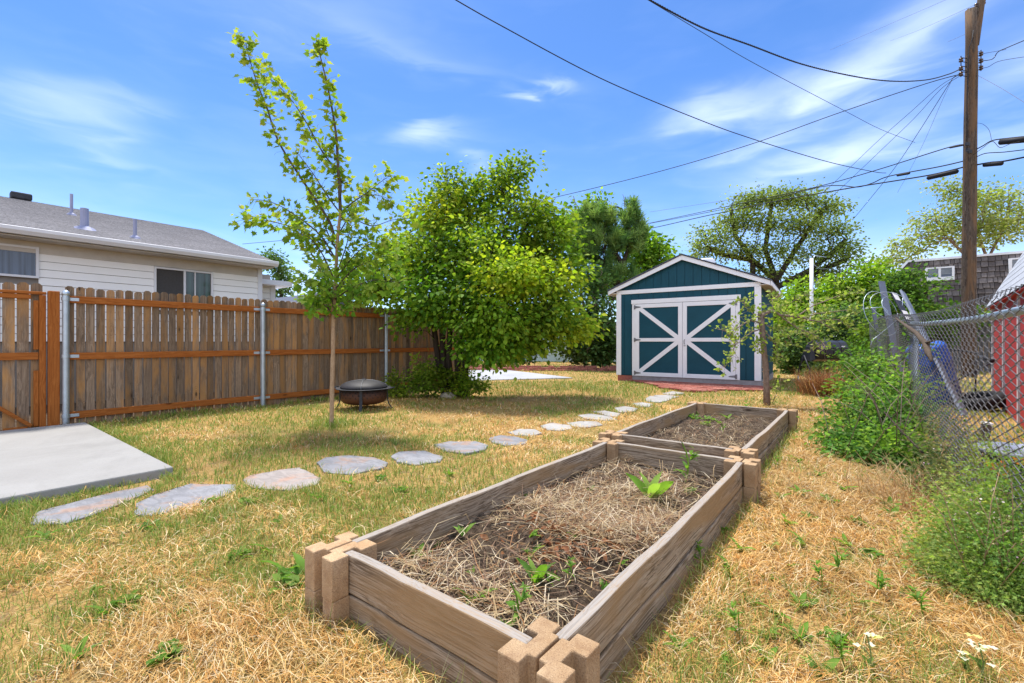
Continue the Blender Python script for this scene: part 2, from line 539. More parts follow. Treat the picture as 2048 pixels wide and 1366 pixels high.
# ------------------------------------------------------------------ numeric helpers
def vnoise(x, y, scale, seed):
    rs = np.random.RandomState(seed)
    T = rs.rand(256, 256)
    X = np.asarray(x) * scale + 1000.3; Y = np.asarray(y) * scale + 1000.7
    xi = np.floor(X).astype(int); yi = np.floor(Y).astype(int)
    fx = X - xi; fy = Y - yi
    fx = fx * fx * (3 - 2 * fx); fy = fy * fy * (3 - 2 * fy)
    a = T[xi % 256, yi % 256]; b = T[(xi + 1) % 256, yi % 256]
    c = T[xi % 256, (yi + 1) % 256]; d = T[(xi + 1) % 256, (yi + 1) % 256]
    return (a * (1 - fx) + b * fx) * (1 - fy) + (c * (1 - fx) + d * fx) * fy


def fbm(x, y, scale, seed, oct=4):
    s = 0; a = 0.5; tot = 0
    for k in range(oct):
        s = s + a * vnoise(x, y, scale * 2 ** k, seed + k); tot += a; a *= 0.55
    return s / tot


def inside(x, y, poly):
    r = np.zeros(len(x), dtype=bool)
    n = len(poly)
    for i in range(n):
        x0, y0 = poly[i][0], poly[i][1]; x1, y1 = poly[(i + 1) % n][0], poly[(i + 1) % n][1]
        if y0 == y1: continue
        c = ((y0 > y) != (y1 > y)) & (x < (x1 - x0) * (y - y0) / (y1 - y0) + x0)
        r ^= c
    return r


def gz(x, y):
    x = np.atleast_1d(x); y = np.atleast_1d(y)
    dx = np.maximum(0, np.maximum(-1.75 - x, x + 0.63)); dy = np.maximum(0, np.maximum(0.95 - y, y - 6.3))
    return 0.03 * (fbm(x, y, 0.45, 5, 4) - 0.5) + 0.052 * np.exp(-((dx ** 2 + dy ** 2) / 0.45 ** 2))


def unit(v):
    return v / np.maximum(np.linalg.norm(v, axis=-1, keepdims=True), 1e-9)


# ------------------------------------------------------------------ ground
def make_ground():
    def axis(a, b, st, far):
        near = np.arange(a, b, st)
        lo = a - np.array([far, far / 2, far / 4, far / 8, far / 16, far / 32])
        hi = b + np.array([far / 32, far / 16, far / 8, far / 4, far / 2, far])
        return np.concatenate([lo, near, hi])
    xs = axis(-11, 5, 0.14, 400); ys = axis(-1.5, 19, 0.14, 400)
    X, Y = np.meshgrid(xs, ys, indexing='ij')
    Z = gz(X.ravel(), Y.ravel())
    V = np.stack([X.ravel(), Y.ravel(), Z], 1)
    nx, ny = len(xs), len(ys)
    i, j = np.meshgrid(np.arange(nx - 1), np.arange(ny - 1), indexing='ij')
    a = (i * ny + j).ravel()
    F = np.stack([a, a + ny, a + ny + 1, a + 1], 1)
    return tag(np_mesh('ground', V, F, MT['ground'], smooth=True), kind='structure')


make_ground()

# ------------------------------------------------------------------ flat paving
PAD = [(-7.86, 1.25), (-4.49, 1.25), (-4.48, -1.6), (-7.86, -1.6)]
mb = MB(); mb.prism(PAD, -0.06, 0.072)
tag(mb.build('concrete_pad', MT['pad'], bevel=0.012, seg=2), kind='structure')

FLAGS_PX = [
    ([(60, 1047), (72, 1026), (135, 1008), (222, 985), (297, 969), (306, 979), (240, 1008), (184, 1030), (128, 1047)], 'flag'),
    ([(268, 1030), (272, 1008), (310, 990), (380, 969), (470, 968), (474, 979), (432, 1000), (350, 1020), (300, 1031)], 'flag'),
    ([(484, 958), (500, 950), (560, 938), (600, 936), (640, 955), (638, 966), (590, 979), (540, 980), (505, 975)], 'flagtan'),
    ([(632, 926), (650, 916), (700, 911), (750, 914), (776, 926), (770, 936), (700, 948), (650, 944)], 'flag'),
    ([(780, 912), (800, 904), (850, 902), (886, 912), (880, 922), (830, 929), (795, 924)], 'flag'),
    ([(868, 889), (900, 882), (950, 883), (976, 891), (970, 900), (930, 908), (890, 901)], 'flag'),
    ([(977, 878), (1000, 870), (1030, 872), (1056, 880), (1052, 888), (1010, 890), (985, 885)], 'flag'),
    ([(1016, 864), (1040, 857), (1070, 859), (1086, 867), (1060, 872), (1030, 869)], 'flagpale'),
    ([(1080, 852), (1105, 846), (1140, 850), (1146, 856), (1120, 861), (1095, 860)], 'flagpale'),
    ([(1132, 845), (1160, 842), (1195, 844), (1206, 850), (1180, 855), (1150, 853)], 'flagpale'),
    ([(1156, 830), (1180, 828), (1220, 832), (1234, 838), (1215, 841), (1170, 838)], 'flagpale'),
    ([(1186, 823), (1210, 821), (1240, 826), (1236, 833), (1215, 831)], 'flagpale'),
    ([(1228, 815), (1250, 813), (1276, 817), (1270, 823), (1240, 824)], 'flagpale'),
    ([(1264, 807), (1285, 804), (1306, 808), (1298, 813), (1275, 812)], 'flagpale'),
    ([(1289, 798), (1300, 792), (1345, 796), (1335, 801), (1320, 805), (1296, 803)], 'flagpale'),
    ([(1308, 791), (1330, 789), (1358, 793), (1345, 796), (1318, 794)], 'flagpale'),
    ([(1324, 786), (1345, 783), (1370, 786), (1360, 789), (1335, 789)], 'flagpale'),
]
FLAG_LAB = [
    'long plain grey flagstone beside the concrete pad corner',
    'grey flagstone with a rusty orange patch at its far end',
    'pinkish grey flagstone third along the path from the pad',
    'blue grey flagstone fourth along the path, left of the bare dry lawn',
    'oval blue grey flagstone fifth along the path from the pad',
    'wide blue grey flagstone sixth along the path with a pointed front',
    'blue grey flagstone seventh along the path from the pad',
    'small pale flagstone just beyond the last blue grey one',
    'small pale flagstone ninth along the path from the pad',
    'pale flagstone tenth along the path level with the far raised bed',
    'wide pale flagstone, the nearer of two that almost touch',
    'narrow pale flagstone, the farther of two that almost touch',
    'pale flagstone beyond the touching pair on the way to the shed',
    'pale flagstone just before the cracked stones by the shed',
    'cracked pale flagstone nearest the three by the brick paving',
    'thin pale flagstone, middle of three by the brick paving',
    'pale flagstone touching the edge of the brick paving',
]
FLAGS = []
random.seed(3)
for (poly, mk), lb in zip(FLAGS_PX, FLAG_LAB):
    pts = [P(x, y, 0.012) for x, y in poly]
    # roughen the outline
    out = []
    n = len(pts)
    for i in range(n):
        a, b = pts[i], pts[(i + 1) % n]
        L = (b - a).length; k = max(1, int(L / 0.06))
        for q in range(k):
            p = a.lerp(b, q / k)
            j = min(0.008, L * 0.04)
            out.append((p.x + random.uniform(-j, j), p.y + random.uniform(-j, j)))
    FLAGS.append(out)
    cx = sum(p[0] for p in out) / len(out); cy = sum(p[1] for p in out) / len(out)
    mb = MB(); mb.prism(out, -0.03, [0.014 + 0.005 * math.sin(p[0] * 9 + p[1] * 5) for p in out])
    o = mb.build('flagstone', MT[mk], bevel=0.003)
    tag(o, lb, 'flagstone', 'flagstones of the stepping path')

PATH = [P(1145, 757, 0)[:2], P(1062, 747, 0)[:2], P(985, 738, 0)[:2], P(905, 737, 0)[:2], P(880, 752, 0)[:2], P(912, 763, 0)[:2]]
PATH = [tuple(p) for p in PATH]
mb = MB(); mb.prism(PATH, -0.04, 0.03)
tag(mb.build('path', MT['path'], bevel=0.01), kind='structure')

mb = MB(); mb.prism([(-10.9, -8), (-8.22, -8), (-8.22, 8.6), (-10.9, 8.6)], -0.02, 0.03)  # added dark sheet, stands in for shade behind the lower picket gaps
tag(mb.build('shade_strip', MT['soil']), kind='structure')

# brick paving in front of the shed, one laid surface
S_O = Vector((-1.98, 12.2, 0)); S_R = R(3.7)
SX = Vector((math.cos(S_R), math.sin(S_R), 0)); SY = Vector((-math.sin(S_R), math.cos(S_R), 0))
def SH(x, y, z=0): return S_O + SX * x + SY * y + Vector((0, 0, z))
random.seed(8)
mb = MB()
BRICKPAV = [tuple(P(x, y)[:2]) for x, y in [(1220, 757), (1290, 768), (1330, 779), (1365, 783), (1400, 785), (1440, 783), (1530, 784), (1530, 774)]]
BRICKPAV += [tuple(SH(0.05, 0.03)[:2]), tuple(SH(-3.6, 0.03)[:2])]
for iy in range(24):
    y = -0.04 - iy * 0.105
    x = -4.4 + (0.10 if iy % 2 else 0) + random.uniform(-.02, .02)
    while x < 0.4:
        c = SH(x + 0.1, y, 0.018 + random.uniform(-.007, .007))
        a = random.uniform(-.03, .03)
        ax = SX * math.cos(a) + SY * math.sin(a); ay = SY * math.cos(a) - SX * math.sin(a)
        if inside(np.array([c.x + random.uniform(-.05, .05)]), np.array([c.y + random.uniform(-.05, .05)]), BRICKPAV)[0]:
            tz = Vector((random.uniform(-.02, .02), random.uniform(-.02, .02), 1))
            mb.obox(c, ax * 0.096, ay * 0.048, tz * 0.03)
        x += 0.203
tag(mb.build('brick_paving', MT['brick'], bevel=0.006), kind='structure')
SHEDFP = [tuple(SH(x, y)[:2]) for x, y in [(-3.6, -0.05), (0.05, -0.05), (0.05, 3.7), (-3.6, 3.7)]]

# ------------------------------------------------------------------ raised beds
BH = 0.0975


def block_mesh(name, seed, z0, h, parent, cx, cy):
    random.seed(seed)
    s, dp, g, H = 0.027, 0.043, 0.0045, BH
    half = [(g, -H + dp), (s, -H + dp), (s, -H), (H, -H), (H, -s), (H - dp, -s), (H - dp, s), (H, s), (H, H), (s, H), (s, H - dp), (g, H - dp)]
    a = random.uniform(-.03, .03)
    ca, sa = math.cos(a), math.sin(a)
    mb = MB()
    for sg in (1, -1):
        poly = [(sg * x * ca - y * sa + cx, sg * x * sa + y * ca + cy) for x, y in half]
        if sg < 0: poly = poly[::-1]
        mb.prism(poly, z0, z0 + h)
    return mb.build(name, MT['block'], parent, bevel=0.0045, seg=2)


def bed(label, x0, x1, y0, y1, seed, ztop=0.30):
    root = empty('raised_bed', ((x0 + x1) / 2, (y0 + y1) / 2, 0), 0, label, 'raised bed', 'timber raised beds with block corners')
    bpy.context.view_layer.update()
    lx, ly = root.location.x, root.location.y
    rnd = random.Random(seed)
    T = 0.019
    for lev, (za, zb) in enumerate(((0.0, 0.144), (0.151, ztop - 0.004))):
        for (cx, cy) in ((x0, y0), (x1, y0), (x0, y1), (x1, y1)):
            block_mesh('corner_block', rnd.randint(0, 9999), 0.0015 + (0.0 if lev == 0 else 0.152) - 0.005, 0.1515, root,
                       cx - lx + rnd.uniform(-.004, .004), cy - ly + rnd.uniform(-.004, .004))
        e = BH - 0.04
        for yy in (y0, y1):
            m = MB(); off = rnd.uniform(-.004, .004)
            nseg = 8
            xs = [x0 + e - lx + (x1 - x0 - 2 * e) * k / nseg for k in range(nseg + 1)]
            warp = [0.003 * math.sin(k * 1.7 + seed) for k in range(nseg + 1)]
            strip(m, [(x, yy - ly + off + warp[k]) for k, x in enumerate(xs)], T, za, [zb + 0.002 * math.sin(k * 2.3 + seed) for k in range(nseg + 1)], 0)
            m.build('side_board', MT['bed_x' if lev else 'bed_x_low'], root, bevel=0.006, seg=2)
        for xx in (x0, x1):
            m = MB(); off = rnd.uniform(-.004, .004) + (0.0 if lev else (0.006 if xx == x1 else -0.006))
            nseg = 12
            ys = [y0 + e - ly + (y1 - y0 - 2 * e) * k / nseg for k in range(nseg + 1)]
            warp = [0.010 * math.sin(k / nseg * math.pi) * (1 if xx == x1 else -0.6) + 0.002 * math.sin(k * 1.9) for k in range(nseg + 1)]
            strip(m, [(xx - lx + off + warp[k], y) for k, y in enumerate(ys)], T, za, [zb + 0.003 * math.sin(k * 1.3 + seed) for k in range(nseg + 1)], 1)
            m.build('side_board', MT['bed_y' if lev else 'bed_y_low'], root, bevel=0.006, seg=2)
    # soil
    nx, ny = 110, 260
    X, Y = np.meshgrid(np.linspace(x0 + 0.02, x1 - 0.02, nx), np.linspace(y0 + 0.02, y1 - 0.02, ny), indexing='ij')
    xf, yf = X.ravel(), Y.ravel()
    Z = 0.148 + 0.10 * (fbm(xf, yf, 2.2, seed + 40, 3) - 0.5) + 0.06 * (fbm(xf, yf, 14, seed + 50, 3) - 0.5) + 0.05 * (fbm(xf, yf, 45, seed + 60, 3) - 0.5)
    V = np.stack([xf, yf, Z], 1)
    i, j = np.meshgrid(np.arange(nx - 1), np.arange(ny - 1), indexing='ij')
    a = (i * ny + j).ravel()
    tag(np_mesh('soil', V, np.stack([a, a + ny, a + ny + 1, a + 1], 1), MT['soil'], smooth=True), kind='structure')
    return root


def strip(m, pts, t, z0, zt, axis):
    """board following pts in plan, thickness 2t, bottom z0, top heights zt"""
    n = len(pts); vs = []; fs = []
    for k, (x, y) in enumerate(pts):
        dx, dy = (0, t) if axis == 0 else (t, 0)
        vs += [(x - dx, y - dy, z0), (x + dx, y + dy, z0), (x + dx, y + dy, zt[k]), (x - dx, y - dy, zt[k])]
    for k in range(n - 1):
        for q in range(4):
            q2 = (q + 1) % 4
            f = (k * 4 + q, k * 4 + q2, k * 4 + 4 + q2, k * 4 + 4 + q)
            fs.append(f[::-1] if axis == 0 else f)
    fs.append((0, 1, 2, 3) if axis == 0 else (3, 2, 1, 0)); e = (n - 1) * 4
    fs.append((e + 3, e + 2, e + 1, e) if axis == 0 else (e, e + 1, e + 2, e + 3))
    m.raw(vs, fs)


B1 = (-1.63, -0.655, 1.0, 3.38)
B2 = (-1.745, -0.725, 3.70, 6.22)
bed('grey timber raised bed nearest, full of dry straw and weeds', *B1, seed=11)
bed('smaller looking grey timber raised bed behind, in front of the leaning little tree', *B2, seed=23)


def bed_z(x, y, seed):
    x = np.atleast_1d(x); y = np.atleast_1d(y)
    return 0.148 + 0.10 * (fbm(x, y, 2.2, seed + 40, 3) - 0.5) + 0.06 * (fbm(x, y, 14, seed + 50, 3) - 0.5)


# ------------------------------------------------------------------ blades (grass, straw)
def blades(name, pos, az, l1, l2, length, width, tint, mat=None, parent=None, twist=None):
    """two segment blades; l1,l2 lean angles of the lower and upper half"""
    N = len(pos)
    d = np.stack([np.cos(az), np.sin(az), np.zeros(N)], 1)
    az2 = az if twist is None else az + twist
    d2 = np.stack([np.cos(az2), np.sin(az2), np.zeros(N)], 1)
    up = np.array([0, 0, 1.0])
    m = pos + (length * 0.5)[:, None] * (d * np.sin(l1)[:, None] + up * np.cos(l1)[:, None])
    t = m + (length * 0.5)[:, None] * (d2 * np.sin(l2)[:, None] + up * np.cos(l2)[:, None])
    t[:, 2] = np.maximum(t[:, 2], pos[:, 2] + 0.002)
    w = np.stack([-d[:, 1], d[:, 0], np.zeros(N)], 1) * (width / 2)[:, None]
    w2 = np.stack([-d2[:, 1], d2[:, 0], np.zeros(N)], 1) * (width / 2)[:, None]
    V = np.stack([pos - w * 0.8, pos + w * 0.8, m - w, m + w, t - w2 * 0.25, t + w2 * 0.25], 1).reshape(-1, 3)
    b = (np.arange(N) * 6)[:, None]
    F = np.concatenate([b + np.array([0, 1, 3, 2]), b + np.array([2, 3, 5, 4])], 1).reshape(-1, 4)
    return np_mesh(name, V, F, mat or MT['blade'], np.repeat(tint, 6, axis=0), parent)


STRAW = 0.93 * np.array([(0.62, 0.38, 0.125), (0.70, 0.48, 0.19), (0.52, 0.275, 0.07), (0.76, 0.58, 0.29), (0.42, 0.20, 0.05), (0.66, 0.41, 0.13), (0.80, 0.66, 0.42)])
GREEN = np.array([(0.13, 0.23, 0.025), (0.18, 0.28, 0.035), (0.25, 0.33, 0.06), (0.15, 0.27, 0.038), (0.32, 0.33, 0.08)])


def greenness(x, y):
    n = fbm(x, y, 0.9, 77, 4) - 0.5
    n2 = fbm(x, y, 3.3, 91, 3) - 0.5
    g = -0.24 + 1.9 * n + 1.7 * n2
    def bl(cx, cy, rx, ry, a): return a * np.exp(-(((x - cx) / rx) ** 2 + ((y - cy) / ry) ** 2))
    g = g + bl(-5.2, 2.0, 2.2, 1.0, 0.50)          # beside the pad
    g = g + bl(-7.3, 2.8, 0.8, 2.5, 0.35)          # along the fence
    g = g + bl(-5.4, 3.5, 0.9, 0.8, 0.55)          # at the sapling
    g = g + bl(-4.2, 0.2, 0.55, 1.1, 0.85)          # edge of the pad
    g = g + bl(-3.9, 0.75, 0.6, 0.4, 0.45)
    g = g + bl(-5.2, 9.8, 3.0, 2.2, 0.85)          # far lawn by the path
    g = g + bl(-6.2, 13.5, 3.0, 3.0, 0.9)
    g = g + bl(-0.9, 12.6, 1.2, 1.4, 1.2)          # right of the shed
    g = g + bl(-3.0, 9.2, 1.0, 1.0, 0.35)
    g = g + bl(-4.2, 6.6, 1.4, 0.9, 0.18)
    g = g + bl(-2.2, 3.4, 0.5, 2.0, 0.12)
    g = g + np.where(x < -1.9, 0.25, 0.0) - bl(-0.3, 1.7, 0.7, 0.9, 0.40)
    g = g - bl(-0.0, 6, 0.9, 5, 0.30) - bl(-1.7, 0.0, 0.9, 0.9, 0.22)
    g = g - bl(-2.4, 0.9, 0.8, 0.7, 0.15)
    g = g + np.where(x > 0.62, 0.0, 0) + bl(2.2, 14, 1.6, 5.0, 1.3)   # neighbour's lawn
    return g


def lawn():
    rs = np.random.RandomState(4)
    per = [(1.25, 2.2, 10500), (2.2, 3.4, 6200), (3.4, 5.2, 2300), (5.2, 8.0, 1150), (8.0, 12.5, 520), (12.5, 26, 150)]
    PX, PY, PD = [], [], []
    for d0, d1, rho in per:
        tmax = 1.3
        area = tmax * (d1 ** 2 - d0 ** 2)
        n = int(area * rho)
        d = np.sqrt(rs.rand(n) * (d1 ** 2 - d0 ** 2) + d0 ** 2)
        t = rs.uniform(-tmax, tmax, n)
        r = t * d
        PX.append(r * CA - d * SA); PY.append(r * SA + d * CA); PD.append(d)
        # thinner cover beside and before the main view
        n = int(1.2 * (d1 ** 2 - d0 ** 2) * rho * 0.4)
        d = np.sqrt(rs.rand(n) * (d1 ** 2 - d0 ** 2) + d0 ** 2); t = rs.uniform(1.3, 2.5, n) * np.where(rs.rand(n) < 0.5, -1, 1); r = t * d
        PX.append(r * CA - d * SA); PY.append(r * SA + d * CA); PD.append(d)
    n = 22000; d = rs.uniform(-0.6, 1.25, n); r = rs.uniform(-4.0, 2.2, n)
    PX.append(r * CA - d * SA); PY.append(r * SA + d * CA); PD.append(np.full(n, 1.3))
    x = np.concatenate(PX); y = np.concatenate(PY); d = np.concatenate(PD)
    keep = (x > -8.02) | (y > 8.6)
    for poly in [PAD, PATH, BRICKPAV, SHEDFP]:
        keep &= ~inside(x, y, poly)
    for f in FLAGS:
        c0 = (sum(q[0] for q in f) / len(f), sum(q[1] for q in f) / len(f))
        keep &= ~inside(x, y, [(c0[0] + (q[0] - c0[0]) * 0.95, c0[1] + (q[1] - c0[1]) * 0.95) for q in f])
    for b in (B1, B2):
        keep &= ~((x > b[0] - 0.09) & (x < b[1] + 0.09) & (y > b[2] - 0.09) & (y < b[3] + 0.09))
    # bare places: soil under the tree, worn spots
    bare = fbm(x, y, 1.6, 33, 4)
    thin = 0.25 * np.exp(-(((x + 5.6) / 1.8) ** 2 + ((y - 6.3) / 0.9) ** 2)) + 0.18 * np.exp(-(((x + 7.6) / 0.4) ** 2 + ((y - 5.5) / 2.5) ** 2))
    keep &= rs.rand(len(x)) > np.clip((bare + thin - 0.60) * 6, 0, 0.80)
    x, y, d = x[keep], y[keep], d[keep]
    # lusher fringe along hard edges
    ex, ey = [], []
    n_ = 2300; f = rs.rand(n_); k = vnoise(f * 2.6, f * 0, 3.0, 8) > 0.35
    ex.append((-4.46 + np.abs(rs.normal(0, 0.10, n_)))[k]); ey.append((1.30 - 2.3 * f)[k])
    n_ = 1700; f = rs.rand(n_); ex.append(-7.86 + 3.4 * f); ey.append(1.27 + np.abs(rs.normal(0, 0.10, n_)))
    n_ = 2600; f = rs.rand(n_); k = vnoise(f * 7, f * 0, 1.2, 18) > 0.42
    ex.append((-8.08 + np.abs(rs.normal(0, 0.12, n_)))[k]); ey.append((1.2 + 6.8 * f)[k])
    n_ = 700; ex.append(-5.46 + rs.normal(0, 0.17, n_)); ey.append(3.25 + rs.normal(0, 0.17, n_))
    for b in (B1, B2):
        n_ = 420; f = rs.rand(n_); ex.append(b[0] - 0.03 - np.abs(rs.normal(0, .04, n_)) - 0.03); ey.append(b[2] + (b[3] - b[2]) * f)
        n_ = 420; f = rs.rand(n_); ex.append(b[1] + 0.03 + np.abs(rs.normal(0, .04, n_)) + 0.03); ey.append(b[2] + (b[3] - b[2]) * f)
    n_ = 260; f = rs.rand(n_); ex.append(B1[0] - 0.1 + (B1[1] - B1[0]) * f); ey.append(B1[2] - 0.06 - np.abs(rs.normal(0, .05, n_)))
    ex = np.concatenate(ex); ey = np.concatenate(ey); n0 = len(x)
    kk = ~inside(ex, ey, PAD)
    ex, ey = ex[kk], ey[kk]
    x = np.concatenate([x, ex]); y = np.concatenate([y, ey]); d = np.concatenate([d, np.maximum(1.3, -ex * SA + ey * CA)])
    n = len(x); extra = np.arange(n) >= n0
    g = greenness(x, y)
    isg = (rs.rand(n) < np.clip(0.5 + 1.15 * g, 0.03, 0.95)) | (extra & (rs.rand(n) < 0.85))
    pos = np.stack([x, y, gz(x, y) - 0.004], 1)
    # combed direction field for the straw
    flow = 6.0 * fbm(x, y, 0.7, 55, 2) + rs.normal(0, 0.9, n)
    az = np.where(isg, rs.uniform(0, 2 * np.pi, n), flow + np.pi * (rs.rand(n) < 0.5))
    l1 = np.where(isg, rs.uniform(0.05, 0.7, n), rs.uniform(0.7, 1.45, n))
    l2 = np.where(isg, l1 + rs.uniform(0.1, 0.9, n), rs.uniform(1.2, 1.95, n))
    tall = 0.75 + 0.9 * np.clip(fbm(x, y, 2.5, 12, 3) - 0.35, 0, 1)
    shade_side = np.exp(-(((x + 4.9) / 1.6) ** 2 + ((y - 9.2) / 1.6) ** 2))
    L = np.where(isg, rs.uniform(0.035, 0.085, n) * tall * (1 + 0.9 * shade_side), rs.uniform(0.035, 0.12, n))
    stand = (~isg) & (rs.rand(n) < 0.22)
    l1 = np.where(stand, rs.uniform(0.1, 0.8, n), l1); l2 = np.where(stand, rs.uniform(0.4, 1.5, n), l2)
    L = np.where(stand, L * 0.6, L)
    L = np.where(extra, L * rs.uniform(0.9, 1.9, n), L)
    w = (0.0009 + d * 0.00095) * rs.uniform(0.7, 1.3, n)
    lift = np.where(isg | stand, 0.0, rs.uniform(0.0, 0.022, n))
    pos[:, 2] += lift
    ti = STRAW[rs.randint(0, len(STRAW), n)] * rs.uniform(0.8, 1.12, n)[:, None]
    patch = fbm(x, y, 1.3, 66, 3)
    ti = ti * (0.62 + 0.78 * fbm(x, y, 2.1, 166, 4))[:, None]
    ti = ti * np.stack([np.ones(n), 1.0 - 0.14 * (patch - 0.3), 1.0 - 0.35 * (patch - 0.3)], 1)
    gi = GREEN[rs.randint(0, len(GREEN), n)] * rs.uniform(0.8, 1.2, n)[:, None]
    half = isg & (rs.rand(n) < 0.30)
    tint = np.where(isg[:, None], gi, ti)
    tint = np.where(half[:, None], 0.55 * gi + 0.45 * ti, tint)
    o = blades('grass', pos, az, l1, l2, L, w, tint, twist=rs.normal(0, 0.5, n))
    tag(o, 'short dry straw coloured lawn with green patches', 'grass', kind='stuff')
    print('blades', n)


lawn()


def litter(name, label, b, seed, n, lmin, lmax):
    rs = np.random.RandomState(seed)
    # strands of three linked blades make long bent straws
    x = rs.uniform(b[0] + 0.05, b[1] - 0.05, n * 3); y = rs.uniform(b[2] + 0.06, b[3] - 0.06, n * 3)
    dens = fbm(x, y, 2.0, seed + 2, 3) + 0.25 * np.exp(-(((x - (b[0] + b[1]) / 2 - 0.1) / 0.35) ** 2 + ((y - (b[2] + 0.5 * (b[3] - b[2]))) / 0.8) ** 2))
    k = rs.rand(n * 3) < np.clip((dens - 0.45) * 4, 0.20, 1)
    x, y = x[k][:n], y[k][:n]; n = len(x)
    z = bed_z(x, y, b[4]) + rs.uniform(0.0, 0.05, n) ** 1.0
    pos = np.stack([x, y, z], 1)
    az = rs.uniform(0, 2 * np.pi, n)
    l1 = rs.uniform(1.15, 1.7, n); l2 = rs.uniform(1.3, 1.95, n)
    up = rs.rand(n) < 0.06
    l1[up] = rs.uniform(0.2, 1.0, up.sum())
    L = rs.uniform(lmin, lmax, n) * np.where(rs.rand(n) < 0.15, 1.8, 1)
    # keep the ends inside the frame
    ex = x + np.cos(az) * L; ey = y + np.sin(az) * L
    bad = (ex < b[0] + 0.03) | (ex > b[1] - 0.03) | (ey < b[2] + 0.03) | (ey > b[3] - 0.03)
    L = np.where(bad, np.minimum(L, 0.05), L)
    cols = np.array([(0.60, 0.47, 0.28), (0.42, 0.29, 0.15), (0.72, 0.60, 0.42), (0.34, 0.17, 0.07), (0.20, 0.12, 0.075), (0.48, 0.34, 0.17), (0.26, 0.16, 0.10)])
    ti = cols[rs.randint(0, len(cols), n)] * rs.uniform(0.7, 1.1, n)[:, None]
    o = blades(name, pos, az, l1, l2, L, rs.uniform(0.0014, 0.0048, n), ti, twist=rs.normal(0, 0.7, n))
    tag(o, label, 'straw', kind='stuff')


litter('dry_straw', 'pale dry straw and dead stems strewn over the near bed', (*B1, 11), 5, 6000, 0.04, 0.22)
litter('dry_straw', 'sparse dry straw on the dark soil of the far bed', (*B2, 23), 6, 1500, 0.04, 0.16)
# ------------------------------------------------------------------ wooden fence and gate
FX = -8.10
POSTS_Y = [1.10, 3.51, 6.02, 8.44]


def picket(m, x, y, w, z0, z1, t=0.008):
    c = w * 0.27
    prof = [(-w / 2, z0), (w / 2, z0), (w / 2, z1 - c), (w / 2 - c, z1), (-w / 2 + c, z1), (-w / 2, z1 - c)]
    vs = [(x - t, y + a, z) for a, z in prof] + [(x + t, y + a, z) for a, z in prof]
    n = 6
    fs = [tuple(range(n)), tuple(range(n, 2 * n))[::-1]] + [(i, n + i, n + (i + 1) % n, (i + 1) % n) for i in range(n)]
    m.raw(vs, fs)


random.seed(21)
fence = empty('wooden_fence', (FX, 4.8, 0), 0, 'weathered brown picket fence with orange stained rails and steel posts', 'fence')
OX, OY = FX, 4.8
for i in range(3):
    ya, yb = POSTS_Y[i], POSTS_Y[i + 1]
    m = MB()
    n = 24; pitch = (yb - ya) / n
    for k in range(n):
        y = ya + pitch * (k + 0.5) + random.uniform(-.003, .003)
        wdt = pitch - (random.uniform(0.012, 0.017) if i == 0 else random.uniform(0.003, 0.010))
        zt = 1.815 + random.uniform(-0.012, 0.012)
        picket(m, -0.055 + random.uniform(-.004, .004), y - OY, wdt, -0.03 + random.uniform(-.01, .03), zt, 0.008)
    m.build('picket_panel', MT['picket'], fence)
    for z, nm in ((1.645, 'top_rail'), (0.91, 'middle_rail'), (0.145, 'bottom_rail')):
        m = MB(); m.box(-0.045, -0.007, ya + 0.035 - OY, yb - 0.035 - OY, z - 0.045 + (0.02 * (i == 2) if z < .5 else 0), z + 0.045)
        m.build(nm, MT['stain_y'], fence, bevel=0.004)
for i, y in enumerate(POSTS_Y):
    m = MB(); m.lathe([(0.035, -0.05), (0.035, 1.70)], (0.036, y - OY, 0), 18)
    po = m.build('steel_post', MT['galv'], fence, smooth=False)
    m = MB(); m.lathe([(0.040, 1.69), (0.040, 1.715), (0.032, 1.74), (0.012, 1.755), (0.0, 1.757)], (0.036, y - OY, 0), 18)
    m.build('post_cap', MT['galv'], po, smooth=True)
    for z in (1.645, 0.91, 0.145):
        m = MB(); m.lathe([(0.040, z - 0.022), (0.042, z - 0.022), (0.042, z + 0.022), (0.040, z + 0.022)], (0.036, y - OY, 0), 18)
        sides = (1,) if i == 0 else (1, -1)
        for sg in sides:
            m.box(-0.006, -0.001, y - OY + (0.03 if sg > 0 else -0.13), y - OY + (0.13 if sg > 0 else -0.03), z - 0.02, z + 0.02)
        m.build('rail_bracket', MT['galv'], po)

# gate
GY = 0.93
gate = empty('wooden_gate', (FX, 0.0, 0), 0, 'wooden gate with diagonal brace and orange stained frame at the pad', 'gate')
m = MB()
for k in range(18):
    y = GY - 0.02 - 0.118 * (k + 0.5)
    picket(m, -0.06 + random.uniform(-.004, .004), y, 0.102, 0.02, 1.82 + random.uniform(-.008, .008))
m.build('picket_panel', MT['picket'], gate)
m = MB(); m.box(-0.045, -0.004, GY - 0.062, GY - 0.002, 0.02, 1.68); m.build('stile', MT['stain_z'], gate, bevel=0.004)
m = MB(); m.box(-0.045, -0.010, GY - 0.11, GY - 0.066, 1.0, 1.61); m.build('stile_strip', MT['stain_z'], gate, bevel=0.003)
m = MB(); m.box(-0.045, -0.010, GY - 0.11, GY - 0.066, 0.05, 0.74); m.build('stile_strip', MT['stain_z'], gate, bevel=0.003)
m = MB(); m.box(-0.045, -0.004, -1.3, GY, 1.685, 1.72); m.build('top_rail', MT['stain_y'], gate, bevel=0.004)
m = MB(); m.box(-0.045, -0.012, -1.3, GY - 0.13, 1.625, 1.68); m.build('top_rail', MT['stain_y'], gate, bevel=0.004)
m = MB(); m.box(-0.045, -0.006, -1.3, GY - 0.068, 0.875, 0.965); m.build('middle_rail', MT['stain_y'], gate, bevel=0.004)
m = MB(); m.box(-0.045, -0.004, -1.3, GY, -0.035, 0.017); m.build('bottom_rail', MT['stain_y'], gate, bevel=0.004)
